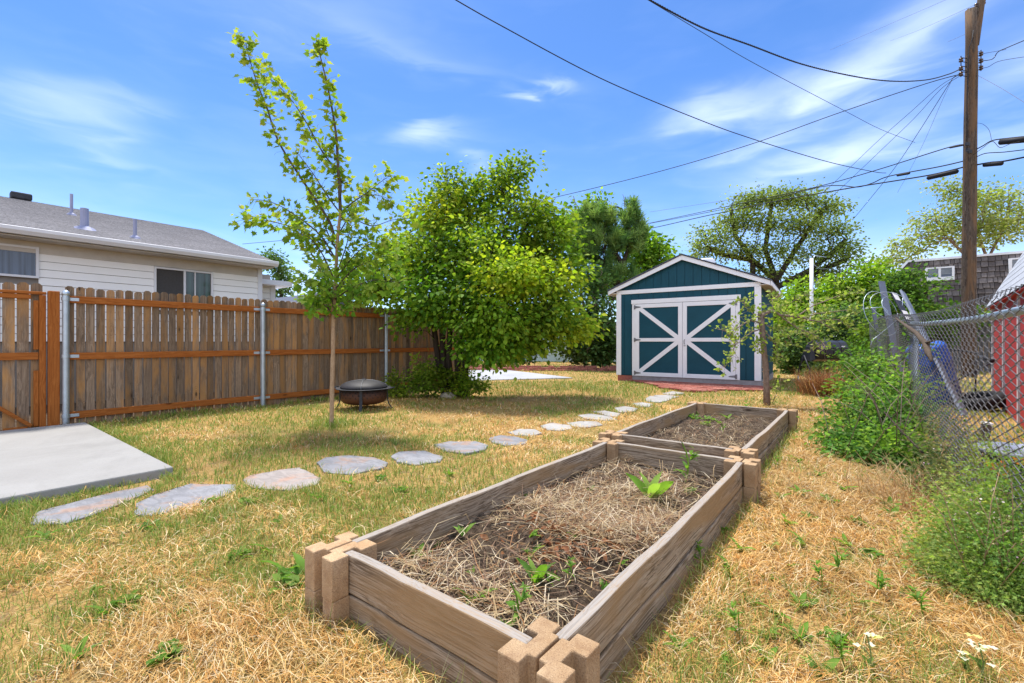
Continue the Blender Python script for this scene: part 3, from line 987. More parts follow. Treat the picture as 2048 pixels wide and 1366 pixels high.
m = MB(); m.box(-0.040, 0.004, GY - 0.36, GY - 0.16, 0.02, 0.06); m.build('block_strip', MT['stain_y'], gate, bevel=0.003)
m = MB(); m.beam((-0.018, GY - 0.13, 0.06), (-0.018, GY - 0.98, 0.88), 0.04, 0.075, up=(1, 0, 0)); m.build('diagonal_brace', MT['stain_y'], gate, bevel=0.004)
m = MB(); m.box(FX - 0.05, FX + 0.05, GY + 0.012, GY + 0.115, -0.05, 1.735)
tag(m.build('gate_post', MT['stain_z'], bevel=0.006), 'square orange stained post between the gate and the first steel post', 'fence post')

# ------------------------------------------------------------------ neighbour's house behind the fence
HX, HY = -11.0, 4.74
HW = 8.2
EZ = 2.90           # eave height
house = empty('house', (HX, HY, 0), 0, 'cream sided single storey house with grey shingle roof behind the fence', 'house')
# lap siding boards on the wall facing the yard
def siding(m, ylo, yhi, z0, z1, x=0.0, lap=0.136):
    z = z0
    while z < z1 - 0.02:
        zt = min(z + lap, z1)
        m.raw([(x - 0.02, ylo, z + 0.011), (x + 0.016, ylo, z + 0.011), (x + 0.002, ylo, zt + 0.004), (x - 0.02, ylo, zt + 0.004),
               (x - 0.02, yhi, z + 0.011), (x + 0.016, yhi, z + 0.011), (x + 0.002, yhi, zt + 0.004), (x - 0.02, yhi, zt + 0.004)],
              [(0, 1, 2, 3), (7, 6, 5, 4), (0, 4, 5, 1), (1, 5, 6, 2), (2, 6, 7, 3), (3, 7, 4, 0)])
        z = zt
W1 = (-10.0, -3.57, 2.16, 2.68)   # left window  y0 y1 z0 z1 relative to HY
W2 = (-2.0, -0.985, 1.72, 2.57)
WZ0, WZ1 = 1.45, 2.42
m = MB()
for k in range(8, 20):
    za = 0.136 * k; zb = za + 0.136
    runs = [(-14, -0.06)]
    for w_ in (W1, W2):
        if zb > w_[2] and za < w_[3]:
            nr = []
            for a_, b_ in runs:
                if w_[0] > a_: nr.append((a_, min(b_, w_[0])))
                if w_[1] < b_: nr.append((max(a_, w_[1]), b_))
            runs = nr
    for a_, b_ in runs: siding(m, a_, b_, za, min(zb, 2.70))
m.build('wall_siding', MT['siding'], house)
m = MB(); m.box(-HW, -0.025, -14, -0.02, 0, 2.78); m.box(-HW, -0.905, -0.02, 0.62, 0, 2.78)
m.build('wall', simple('lap_shade_backing', (0.20, 0.18, 0.16), 0.9), house)  # dark backing colour stands in for shadow lines under the siding laps
m = MB(); siding(m, -0.02, 0.62, 0.0, 2.5, x=-0.88); m.build('rear_wall_siding', MT['siding'], house)
m = MB(); m.box(-0.02, 0.03, -0.075, 0.02, 0.0, 2.76); m.build('corner_board', MT['gutter'], house)
m = MB(); m.box(-0.95, -0.85, 0.60, 0.72, 0.0, 2.52); m.build('corner_board', MT['gutter'], house)


def win(name, y0, y1, z0, z1, panes, parent, x=0.02, fm='gutter', fr=0.035):
    m = MB()
    m.box(x - 0.03, x + 0.018, y0, y1, z0, z0 + fr); m.box(x - 0.03, x + 0.018, y0, y1, z1 - fr, z1)
    m.box(x - 0.03, x + 0.018, y0, y0 + fr, z0 + fr, z1 - fr); m.box(x - 0.03, x + 0.018, y1 - fr, y1, z0 + fr, z1 - fr)
    w = m.build(name, MT[fm], parent)
    for (a, b, mt, dx) in panes:
        q = MB(); q.box(x - 0.025 + dx, x - 0.018 + dx, y0 + fr + a * (y1 - y0 - 2 * fr), y0 + fr + b * (y1 - y0 - 2 * fr), z0 + fr, z1 - fr)
        q.build('pane', MT[mt], w)
    return w
w = win('window', W2[0], W2[1], W2[2], W2[3], [(0, 0.48, 'screen', 0.0), (0.52, 1, 'glass', 0)], house)
m = MB(); m.box(0.0, 0.03, W2[0] + 0.49, W2[0] + 0.525, W2[2] + .035, W2[3] - .035); m.box(0.0, 0.026, W2[0] + 0.68, W2[0] + 0.70, W2[2] + .035, W2[3] - .035)
m.build('mullion', MT['gutter'], w)
m = MB()
w = win('window', W1[0], W1[1], W1[2], W1[3], [(0, 1, 'glassblue', 0.0)], house)
m = MB(); m.box(0.0, 0.03, W1[1] - 0.66, W1[1] - 0.62, W1[2] + .035, W1[3] - .035); m.box(0.0, 0.026, W1[1] - 0.50, W1[1] - 0.48, W1[2] + .035, W1[3] - .035)
m.build('mullion', MT['gutter'], w)
# eave: soffit, gutter, roof
OV = 0.42
m = MB(); m.box(-0.02, OV, -14, 0.10, 2.765, 2.785); m.build('soffit', MT['soffit'], house)
m = MB(); m.box(-0.01, 0.018, -14, -0.08, 2.58, 2.764); m.build('eave_shade_strip', MT['soffit'], house)  # darker strip, eave shadow on the upper wall put into its colour
m = MB()
prof = [(OV, 2.79), (OV + 0.075, 2.79), (OV + 0.115, 2.85), (OV + 0.12, 2.905), (OV + 0.105, 2.905), (OV + 0.10, 2.86), (OV + 0.06, 2.81), (OV + 0.01, 2.81), (OV + 0.01, 2.905), (OV, 2.905)]
n = len(prof)
vs = [(x, -14, z) for x, z in prof] + [(x, 0.16, z) for x, z in prof]
m.raw(vs, [tuple(range(n))[::-1], tuple(range(n, 2 * n))] + [(i, (i + 1) % n, n + (i + 1) % n, n + i) for i in range(n)])
m.build('gutter', MT['gutter'], house, bevel=0.006)
RX = -4.05 ; RZ = 4.30
def roof_slope(m, x0, z0, x1, z1, ya, yb, step=0.145, t=0.012):
    L = math.hypot(x1 - x0, z1 - z0); n = int(L / step)
    ux, uz = (x1 - x0) / L, (z1 - z0) / L; nx, nz = -uz, ux
    if nz < 0: nx, nz = -nx, -nz
    for k in range(n + 1):
        a = k * step; b = min(a + step + 0.01, L)
        p = [(x0 + ux * a + nx * t, z0 + uz * a + nz * t), (x0 + ux * b + nx * 0.002, z0 + uz * b + nz * 0.002)]
        m.face([(p[0][0], ya, p[0][1]), (p[0][0], yb, p[0][1]), (p[1][0], yb, p[1][1]), (p[1][0], ya, p[1][1])], 0,
               [(ya, a), (yb, a), (yb, b), (ya, b)])
        m.face([(p[0][0] - nx * t, ya, p[0][1] - nz * t), (p[0][0] - nx * t, yb, p[0][1] - nz * t), (p[0][0], yb, p[0][1]), (p[0][0], ya, p[0][1])], 0,
               [(ya, a), (yb, a), (yb, a), (ya, a)])
m = MB()
roof_slope(m, OV + 0.05, 2.885, RX, RZ, -14, 0.14)
roof_slope(m, 2 * RX - OV, 2.885, RX, RZ, -14, 0.14)
m.build('roof', MT['shingle'], house)
m = MB()   # solid under the shingles
m.raw([(OV + .03, -14, 2.79), (OV + .03, -14, 2.875), (RX, -14, RZ - .01), (2 * RX - OV, -14, 2.875), (2 * RX - OV, -14, 2.79),
       (OV + .03, 0.10, 2.79), (OV + .03, 0.10, 2.875), (RX, 0.10, RZ - .01), (2 * RX - OV, 0.10, 2.875), (2 * RX - OV, 0.10, 2.79)],
      [(0, 1, 2, 3, 4), (9, 8, 7, 6, 5), (0, 5, 6, 1), (1, 6, 7, 2), (2, 7, 8, 3), (3, 8, 9, 4), (4, 9, 5, 0)])
m.build('gable', MT['gutter'], house)
# lower porch eave behind the corner
m = MB(); m.box(-1.6, -0.55, 0.25, 1.0, 2.50, 2.62); m.build('porch_eave', MT['gutter'], house)
m = MB(); m.box(-2.2, -0.9, 0.72, 2.6, 1.98, 2.16); m.box(-1.15, -1.05, 2.4, 2.5, 0, 1.98); m.build('porch_roof', MT['gutter'], house)


def roofpt(px, py):
    """point on the front roof slope seen at a pixel (world)"""
    lo, hi = 5.0, 40.0
    for _ in range(60):
        mid = (lo + hi) / 2; q = AT(px, py, mid)
        zz = 2.885 + (RZ - 2.885) * ((OV + 0.05) - (q.x - HX)) / ((OV + 0.05) - RX)
        if q.z > zz and q.x - HX > RX: lo = mid
        elif q.x - HX <= RX: hi = mid
        else: hi = mid
    return AT(px, py, (lo + hi) / 2)


for (bx, by, top, wpx, nm) in ((143, 430, 388, 5, 'vent_pipe'), (169, 458, 417, 13, 'vent_flue'), (270, 476, 438, 6, 'vent_pipe')):
    q = roofpt(bx, by); d = -(q.x) * SA + q.y * CA
    h = (by - top) / FP * d; r = wpx / FP * d / 2
    q = q - Vector((HX, HY, 0))
    m = MB(); m.lathe([(r, -0.1), (r, h), (r * 0.8, h), (r * 0.8, h - 0.05)], q, 14)
    v = m.build(nm, MT['pipe'], house)
    m = MB(); m.lathe([(r * 3.0 + .03, -0.055), (r * 2.0 + .02, 0.02), (r * 1.1, 0.05)], q, 14); m.build('flashing', MT['pipe'], v)
q = Vector((HX + RX + 0.10, AT(40, 390, 17.3).y - 0.4, RZ + 0.02))
q = roofpt(42, 393); q = q - Vector((HX, HY, 0))
m = MB(); m.box(q.x - 0.12, q.x + 0.12, q.y - 0.17, q.y + 0.17, q.z - 0.08, q.z + 0.07); m.build('roof_vent', MT['iron'], house, bevel=0.03, seg=2)

# grey roof of a garage farther off
g = empty('garage', AT(600, 683, 22) * 1.0, 0, 'low garage with slate grey roof showing above the fence', 'garage')
g.location.z = 0
m = MB(); m.box(-4, 2.5, -2, 2, 0, 2.5); m.build('wall', MT['siding'], g)
m = MB(); m.raw([(-4.3, -2.4, 2.5), (2.8, -2.4, 2.5), (2.8, 2.4, 2.5), (-4.3, 2.4, 2.5), (-4.3, 0, 3.35), (2.8, 0, 3.35)],
                [(0, 1, 5, 4), (2, 3, 4, 5), (0, 4, 3), (1, 2, 5), (3, 2, 1, 0)]); m.build('roof', MT['roofdark'], g)

# ------------------------------------------------------------------ garden shed
shed = empty('garden_shed', S_O, S_R, 'teal garden shed with white trim and double barn doors', 'shed')
W = 3.55; D = 3.66
ZB, ZE = 0.17, 2.47
APX = (-W / 2, 3.30)
slope = (3.30 - 2.585) / (W / 2)
def rz(x): return 3.28 - slope * abs(x + W / 2)
# core walls (slightly inside) and grooved siding boards
m = MB(); m.box(-W + 0.03, -0.03, 0.03, D - 0.03, 0.06, 2.5)
m.raw([(-W + .03, .03, 2.5), (-.03, .03, 2.5), (-W / 2, .03, 3.2), (-W + .03, D - .03, 2.5), (-.03, D - .03, 2.5), (-W / 2, D - .03, 3.2)],
      [(0, 1, 2), (5, 4, 3), (0, 2, 5, 3), (1, 4, 5, 2)])
m.build('wall_core', MT['dark'], shed)
m = MB()
def plank_front(x0, x1, za, zb0, zb1):
    m.raw([(x0, 0.0, za), (x1, 0.0, za), (x1, 0.0, zb1), (x0, 0.0, zb0), (x0, 0.035, za), (x1, 0.035, za), (x1, 0.035, zb1), (x0, 0.035, zb0)],
          [(0, 1, 2, 3), (7, 6, 5, 4), (0, 4, 5, 1), (1, 5, 6, 2), (2, 6, 7, 3), (3, 7, 4, 0)])
pw = 0.2032
x = -W
while x < -0.01:
    xb = min(x + pw, 0)
    if xb <= -W / 2 or x >= -W / 2:
        plank_front(x + 0.004, xb - 0.004, ZB, rz(x) - 0.02, rz(xb) - 0.02)
    else:
        plank_front(x + 0.004, -W / 2, ZB, rz(x) - 0.02, rz(-W / 2) - 0.02)
        plank_front(-W / 2, xb - 0.004, ZB, rz(-W / 2) - 0.02, rz(xb) - 0.02)
    x += pw
y = 0.04
while y < D:
    yb = min(y + pw, D)
    m.box(-0.036, 0.0, y + 0.004, yb - 0.004, ZB, 2.5); m.box(-W, -W + 0.036, y + 0.004, yb - 0.004, ZB, 2.5)
    y += pw
m.box(-W + 0.04, -0.04, D - 0.036, D, ZB, 2.5)
m.build('wall_siding', MT['teal'], shed)
# floor skid
m = MB(); m.box(-W + 0.44, 0.02, -0.012, 0.10, 0.045, 0.155); m.box(-0.1, 0.012, 0.1, D, 0.0, 0.155); m.box(-W, -W + .1, 0.1, D, 0.0, 0.155)
m.build('floor_skid', simple('weathered_grey_skid', (0.30, 0.28, 0.28), 0.85, 0.2, 8), shed)
m = MB(); m.box(-W + 0.01, -W + 0.43, 0.0, 0.2, 0.0, 0.155); m.build('brick_pier', MT['brick'], shed)
T1, T2 = -0.022, -0.0
def trim(name, mm, bev=0.003): return mm.build(name, MT['white'], shed, bevel=bev)
m = MB(); m.box(-0.115, 0.022, T1, 0.0, ZB - 0.01, 2.415); m.box(0.0, 0.022, 0.0, 0.10, ZB - 0.01, 2.49); trim('corner_trim', m)
m = MB(); m.box(-W - 0.022, -W + 0.115, T1, 0.0, ZB - 0.01, 2.415); m.box(-W - 0.022, -W, 0.0, 0.10, ZB - 0.01, 2.49); trim('corner_trim', m)
m = MB(); m.box(-W - 0.022, 0.022, T1 - 0.002, 0.0, 2.417, 2.525); trim('gable_band', m)
# rake boards
for sg in (-1, 1):
    m = MB()
    xa, xb = -W / 2, -W / 2 + sg * (W / 2 + 0.22)
    za, zb = 3.335, 3.335 - slope * (W / 2 + 0.22)
    y0, y1 = -0.10, -0.075
    m.raw([(xa, y0, za), (xb, y0, zb), (xb, y0, zb - 0.11), (xa, y0, za - 0.12), (xa, y1, za), (xb, y1, zb), (xb, y1, zb - 0.11), (xa, y1, za - 0.12)],
          [(0, 1, 2, 3), (7, 6, 5, 4), (0, 4, 5, 1), (1, 5, 6, 2), (2, 6, 7, 3), (3, 7, 4, 0)])
    trim('rake_board', m)
    m = MB()   # roof slope with thickness
    y0, y1 = -0.13, D + 0.12
    xe = -W / 2 + sg * (W / 2 + 0.25); ze = 3.345 - slope * (W / 2 + 0.25)
    m.raw([(xa, y0, 3.345), (xe, y0, ze), (xe, y0, ze + 0.025), (xa, y0, 3.372), (xa, y1, 3.345), (xe, y1, ze), (xe, y1, ze + 0.025), (xa, y1, 3.372)],
          [(0, 1, 2, 3), (7, 6, 5, 4), (0, 4, 5, 1), (1, 5, 6, 2), (2, 6, 7, 3), (3, 7, 4, 0)])
    m.build('roof_slope', MT['roofdark'], shed)
    m = MB(); m.box(min(xe, xe - sg * 0.025), max(xe, xe - sg * 0.025), -0.075, D + 0.10, ze - 0.115, ze - 0.004); trim('eave_fascia', m)
    m = MB()
    xw = -W / 2 + sg * (W / 2)
    m.box(min(xw, xe - sg * .026), max(xw, xe - sg * .026), -0.07, D + 0.08, ze - 0.09, ze - 0.07); m.build('soffit', MT['soffit'], shed)
# door frame
DX0, DX1 = -3.117, -0.43
DM = (DX0 + DX1) / 2
m = MB(); m.box(DX0 - 0.02, DX1 + 0.02, T1 - 0.012, 0.0, 2.13, 2.245); trim('door_header', m)
m = MB(); m.box(DX0, DX0 + 0.09, T1, 0.0, 0.16, 2.128); trim('door_jamb', m)
m = MB(); m.box(DX1 - 0.09, DX1, T1, 0.0, 0.16, 2.128); trim('door_jamb', m)
for sg, xa, xb in ((-1, DX0 + 0.094, DM - 0.004), (1, DM + 0.004, DX1 - 0.094)):
    m = MB(); m.box(xa, xb, -0.014, -0.001, 0.16, 2.12)
    door = m.build('door', MT['teal'], shed)
    b = 0.105; y0, y1 = -0.036, -0.0145
    zl, zh, zm = 0.16, 2.12, 1.145
    hinge_x, lock_x = (xa, xb) if sg < 0 else (xb, xa)
    f = MB()
    f.box(xa, xa + b, y0, y1, zl, zh); f.box(xb - b, xb, y0, y1, zl, zh)
    f.box(xa + b, xb - b, y0, y1, zl, zl + b); f.box(xa + b, xb - b, y0, y1, zh - b, zh); f.box(xa + b, xb - b, y0, y1, zm - 0.047, zm + 0.047)
    f.build('door_frame', MT['white'], door, bevel=0.003)
    ih = hinge_x + (b if sg < 0 else -b); il = lock_x - (b if sg < 0 else -b)
    for (za, zb) in ((zh - b, zm + 0.047), (zl + b, zm - 0.047)):
        f = MB()
        up = 1 if za > zb else -1
        # board from the hinge corner to the middle of the lock stile, clipped to the panel
        w2 = 0.055
        P1 = Vector((ih, 0, za)); P2 = Vector((il, 0, zb))
        dx = il - ih; dz = zb - za; L = math.hypot(dx, dz)
        ox = w2 * L / abs(dz); oz = w2 * L / abs(dx)
        poly = [(ih, za), (ih + math.copysign(ox, dx), za), (il, zb + math.copysign(oz, za - zb)), (il, zb), (il - math.copysign(ox, dx), zb), (ih, za - math.copysign(oz, za - zb))]
        vs = [(px, y0 + 0.002, pz) for px, pz in poly] + [(px, y1, pz) for px, pz in poly]
        f.raw(vs, [(0, 1, 2, 3, 4, 5), (11, 10, 9, 8, 7, 6)] + [(i, 6 + i, 6 + (i + 1) % 6, (i + 1) % 6) for i in range(6)])
        f.build('diagonal_brace', MT['white'], door)
    for hz in (zl + 0.08, zm, zh - 0.08):
        f = MB(); hx = hinge_x
        f.box(hx - 0.035 if sg < 0 else hx + 0.006, hx - 0.006 if sg < 0 else hx + 0.035, y0 - 0.005, y0 + 0.012, hz - 0.055, hz + 0.055)
        f.lathe([(0.009, -0.05), (0.009, 0.05)], (hx, y0 - 0.006, hz), 8)
        e = hx - sg * 0.15
        f.raw([(hx, y0 - .004, hz - .035), (hx, y0 - .004, hz + .035), (e, y0 - .004, hz + .012), (e, y0 - .004, hz - .012),
               (hx, y0 - .0005, hz - .035), (hx, y0 - .0005, hz + .035), (e, y0 - .0005, hz + .012), (e, y0 - .0005, hz - .012)],
              [(0, 1, 2, 3), (7, 6, 5, 4), (0, 4, 5, 1), (1, 5, 6, 2), (2, 6, 7, 3), (3, 7, 4, 0)])
        f.build('hinge', MT['hinge'], door)
    if sg > 0:
        f = MB(); f.tube([(xa + 0.05, y0, 1.03), (xa + 0.05, y0 - 0.045, 1.05), (xa + 0.05, y0 - 0.045, 1.13), (xa + 0.05, y0, 1.15)], 0.010, 8)
        f.lathe([(0.022, 0.98), (0.022, 1.0)], (xa + 0.05, y0, 0), 8); f.build('door_handle', MT['hinge'], door)
# low dome vent on the roof
vx = -W / 2 + 0.42
m = MB(); m.lathe([(0.23, 3.16), (0.23, 3.25), (0.17, 3.285), (0.0, 3.295)], (vx, 0.75, 0.03), 20); m.build('roof_vent', MT['white'], shed, smooth=False)

# ------------------------------------------------------------------ row of loose bricks behind the lawn
random.seed(14)
m = MB(); m.box(-0.105, 0.105, -0.05, 0.05, 0, 0.062)
b0 = m.build('brick', MT['brick'], bevel=0.004)
first = True
A0 = P(925, 741.5, 0); A1 = P(1245, 742.5, 0)
dv = (A1 - A0); Lr = dv.length; dv.normalize(); ang = math.atan2(dv.y, dv.x); nv = Vector((-dv.y, dv.x, 0))
for course in range(3):
    x = 0.1 + course * 0.12
    while x < Lr - 0.1:
        if course == 2 and random.random() < 0.25:
            x += 0.23; continue
        o = b0 if first else b0.copy()
        if not first: COL.objects.link(o)
        first = False
        o.location = A0 + dv * (x + random.uniform(-.02, .02)) + nv * (0.05 * course + random.uniform(-.03, .03)) + Vector((0, 0, 0.004 + course * 0.063))
        o.rotation_euler = (random.uniform(-.03, .03) if course == 2 else 0, random.uniform(-.03, .03) if course == 2 else 0, ang + random.uniform(-.12, .12))
        tag(o, 'loose red brick stacked in the low row at the back of the lawn', 'brick', 'loose bricks in the low row behind the lawn')
        x += 0.228

# ------------------------------------------------------------------ fire pit
fp = P(728, 818, 0)
pit = empty('fire_pit', (fp.x, fp.y, 0.0), 0.5, 'rusty round fire pit with black mesh dome lid by the fence', 'fire pit')
m = MB(); m.lathe([(0.0, 0.115), (0.26, 0.118), (0.325, 0.145), (0.355, 0.20), (0.362, 0.40), (0.352, 0.40), (0.345, 0.2), (0.30, 0.15), (0.0, 0.13)], (0, 0, 0), 40)
bowl = m.build('bowl', MT['rustbowl'], pit, smooth=True)
m = MB()
for row in range(3):
    for k in range(26):
        a = 2 * math.pi * (k + 0.5 * (row % 2)) / 26
        zc = 0.355 - row * 0.05
        rr = 0.3645
        def pt(da, dz): return (rr * math.cos(a + da), rr * math.sin(a + da), zc + dz)
        m.face([pt(0, -.017), pt(.026, 0), pt(0, .017), pt(-.026, 0)])
m.build('cut_diamonds', MT['dark'], bowl)
m = MB(); m.lathe([(0.355, 0.395), (0.43, 0.405), (0.44, 0.415), (0.43, 0.422), (0.355, 0.415)], (0, 0, 0), 44); m.build('rim', MT['iron'], pit, smooth=True)
m = MB()
prof = [(0.365 * math.cos(t), 0.418 + 0.155 * math.sin(t)) for t in [i * math.pi / 2 / 9 for i in range(10)]]
m.lathe(prof[:-1] + [(0.01, 0.573)], (0, 0, 0), 36)
lid = m.build('mesh_lid', simple('black_spark_screen', (0.022, 0.02, 0.022), 0.6, 0.4, 5), pit, smooth=True)
for a in (0.35, 0.35 + math.pi / 2):
    m = MB()
    pts = [(0.369 * math.cos(t) * math.cos(a), 0.369 * math.cos(t) * math.sin(a), 0.42 + 0.157 * math.sin(t)) for t in [i * math.pi / 16 for i in range(17)]]
    m.tube(pts, 0.008, 6); m.build('lid_band', MT['galv_dark'], lid, smooth=True)
m = MB(); m.tube([(-0.03, 0, 0.572), (-0.03, 0, 0.60), (0.03, 0, 0.60), (0.03, 0, 0.572)], 0.006, 6); m.build('lid_handle', MT['iron'], lid)
for k in range(4):
    a = 2 * math.pi * k / 4 + 0.35
    m = MB()
    for r0, z0, r1, z1 in ((0.372, 0.41, 0.372, 0.20), (0.372, 0.20, 0.39, 0.10), (0.39, 0.10, 0.43, 0.03), (0.43, 0.03, 0.455, 0.0)):
        A = (r0 * math.cos(a), r0 * math.sin(a), z0); Bp = (r1 * math.cos(a), r1 * math.sin(a), z1)
        m.beam(A, Bp, 0.045, 0.014, up=(math.cos(a), math.sin(a), 0.2))
    m.build('leg', MT['iron'], pit)
for s in (1, -1):
    m = MB(); m.tube([(0.42 * s, -0.07, 0.412), (0.50 * s, -0.06, 0.43), (0.50 * s, 0.06, 0.43), (0.42 * s, 0.07, 0.412)], 0.012, 6); m.build('handle', MT['iron'], pit)

pit.scale = (1.0, 1.0, 0.83)
# rock at the foot of the bushy tree
rp = P(896, 796, 0)
m = MB()
rs_ = random.Random(5)
m.lathe([(0.0, -0.03), (0.13, -0.02), (0.16, 0.03), (0.135, 0.075), (0.07, 0.105), (0.0, 0.11)], (0, 0, 0), 12, sx=1.0, sy=0.7)
m.v = [(x * rs_.uniform(.9, 1.1), y * rs_.uniform(.9, 1.1), z * rs_.uniform(.9, 1.1)) for x, y, z in m.v]
o = m.build('rock', MT['rock'], smooth=True); o.location = (rp.x, rp.y, 0); o.rotation_euler = (0, 0, 0.65)
tag(o, 'pale rounded rock at the foot of the bushy tree', 'rock')
# ------------------------------------------------------------------ foliage
HEX = (np.array([(0, 0, 0), (-0.36, 0.28, 0.05), (-0.30, 0.66, 0.06), (0, 1, -0.08), (0.30, 0.66, 0.06), (0.36, 0.28, 0.05)]), np.array([(0, 3, 2, 1), (0, 5, 4, 3)]))
NARROW = (np.array([(0, 0, 0), (-0.15, 0.3, 0.03), (-0.13, 0.7, 0.03), (0, 1, -0.06), (0.13, 0.7, 0.03), (0.15, 0.3, 0.03)]), np.array([(0, 3, 2, 1), (0, 5, 4, 3)]))
_m = [(0, 0), (-.12, .10), (-.42, .02), (-.34, .24), (-.52, .46), (-.24, .50), (-.26, .68), (-.12, .66), (0, 1.0), (.12, .66), (.26, .68), (.24, .50), (.52, .46), (.34, .24), (.42, .02), (.12, .10)]
_mv = np.array([(x, y, 0.10 * abs(x) - 0.1 * y * y) for x, y in _m] + [(0, 0.35, 0)])
MAPLE = (_mv, np.array([(16, i, (i + 1) % 16) for i in range(16)]))
_st = [(0, .045, 0), (.25, .12, .05), (.5, .14, .05), (.76, .10, -.02), (1, .005, -.16)]
LONG = (np.array([q for y, w, z in _st for q in ((-w, y, z + .02), (0, y, z - .02), (w, y, z + .02))]), np.array([(3 * i + j, 3 * i + j + 1, 3 * i + j + 4, 3 * i + j + 3) for i in range(4) for j in (0, 1)]))
NEEDLE = (np.array([(-0.02, 0, 0), (0.02, 0, 0), (0.012, 1, 0), (-0.012, 1, 0)]), np.array([(0, 1, 2, 3)]))


def leaves(name, pos, direc, normal, size, tint, shape, parent=None, mat=None, wid=None):
    """leaf template y axis -> direc, z axis -> normal"""
    tv, tf = shape
    N, k = len(pos), len(tv)
    y = unit(direc)
    z = unit(normal - y * (normal * y).sum(1, keepdims=True))
    x = np.cross(y, z)
    if wid is not None: x = x * wid[:, None]
    V = pos[:, None, :] + size[:, None, None] * (tv[None, :, 0, None] * x[:, None, :] + tv[None, :, 1, None] * y[:, None, :] + tv[None, :, 2, None] * z[:, None, :])
    F = (np.arange(N)[:, None, None] * k + tf[None]).reshape(-1, tf.shape[1])
    return np_mesh(name, V.reshape(-1, 3), F, mat or MT['leaf'], np.repeat(tint, k, axis=0), parent)


def skeleton(stems, targets, rng, mid=2, sag=0.0, pw=0.35):
    """stems: list of polylines [(pos, ...)]; returns nodes, parents, endpoints index per target"""
    nodes = []; par = []; plen = []
    for st in stems:
        prev = -1; acc = 0.0
        for i, p in enumerate(st):
            p = np.array(p, dtype=float)
            if i > 0:
                a = np.array(st[i - 1], dtype=float); L = np.linalg.norm(p - a); k = max(1, int(L / 0.3))
                for q in range(1, k + 1):
                    nodes.append(a + (p - a) * q / k); par.append(prev); acc += L / k; plen.append(acc); prev = len(nodes) - 1
            else:
                nodes.append(p); par.append(-1); plen.append(0.0); prev = len(nodes) - 1
    nstem = len(nodes)
    A = np.zeros((nstem + len(targets) * (mid + 1), 3)); A[:nstem] = nodes
    PL = np.zeros(len(A)); PL[:nstem] = plen
    par = par + [0] * (len(A) - nstem)
    cnt = nstem
    S0 = A[:nstem].copy()
    dd = np.array([np.min(np.linalg.norm(S0 - t, axis=1)) for t in targets])
    ends = np.zeros(len(targets), dtype=int)
    for ti in np.argsort(dd):
        t = targets[ti]
        dist = np.linalg.norm(A[:cnt] - t, axis=1)
        cost = dist + pw * PL[:cnt] * (dist > 0.0)
        # prefer parents lower than the target
        cost = cost + 0.25 * np.maximum(0, A[:cnt, 2] - t[2])
        j = int(np.argmin(cost)); a = A[j]; L = dist[j]
        prev = j
        for q in range(1, mid + 2):
            f = q / (mid + 1)
            p = a + (t - a) * f
            if q <= mid:
                p = p + rng.normal(0, 0.07 * L, 3) * np.array([1, 1, 0.7]); p[2] += 0.10 * L * math.sin(f * math.pi)
            A[cnt] = p; par[cnt] = prev; PL[cnt] = PL[prev] + L / (mid + 1); prev = cnt; cnt += 1
        ends[ti] = prev
    return A[:cnt], par[:cnt], ends, nstem


def branch_mesh(name, A, par, ends, mat, r_tip, expo, parent=None, stem_r=None, n=5, rmin=None):
    w = np.zeros(len(A))
    w[ends] = 1.0
    for i in range(len(A) - 1, -1, -1):
        if par[i] >= 0: w[par[i]] += w[i]
    w = np.maximum(w, 1)
    rad = r_tip * w ** expo
    if stem_r is not None:
        for i, r in stem_r.items(): rad[i] = max(rad[i], r)
    Vs = []; Fs = []
    ang = np.arange(n) * 2 * np.pi / n
    idx = [i for i in range(len(A)) if par[i] >= 0]
    a = A[[par[i] for i in idx]]; b = A[idx]
    rb = rad[idx]; ra = np.minimum(rad[[par[i] for i in idx]], rb * 1.9)
    t = unit(b - a)
    ref = np.where(np.abs(t[:, 2:3]) > 0.9, np.array([[1.0, 0, 0]]), np.array([[0, 0, 1.0]]))
    u = unit(np.cross(t, ref)); v = np.cross(t, u)
    ring = np.cos(ang)[None, :, None] * u[:, None, :] + np.sin(ang)[None, :, None] * v[:, None, :]
    V = np.concatenate([a[:, None, :] + ring * ra[:, None, None], (b + t * rb[:, None] * 0.4)[:, None, :] + ring * rb[:, None, None]], 1)
    k = np.arange(n); k2 = (k + 1) % n
    fq = np.stack([k, k2, n + k2, n + k], 1)
    F = (np.arange(len(idx))[:, None, None] * 2 * n + fq[None]).reshape(-1, 4)
    return np_mesh(name, V.reshape(-1, 3), F, mat, None, parent, smooth=True)


def ell_targets(clumps, rng, shell=0.5):
    """clumps in photo pixels: (px, py, rx, ry, depth, depth radius, count)"""
    T = []; C = []
    for ci, (px, py, rx, ry, d, dr, n) in enumerate(clumps):
        c = np.array(AT(px, py, d)); sx = rx / FP * d; sz = ry / FP * d
        v = unit(rng.normal(0, 1, (n, 3))) * (rng.rand(n, 1) ** shell)
        right = np.array([CA, SA, 0]); fwd = np.array([-SA, CA, 0])
        T.append(c + v[:, :1] * sx * right + v[:, 1:2] * dr * fwd + v[:, 2:] * sz * np.array([0, 0, 1]))
        C += [ci] * n
    return np.concatenate(T), np.array(C)


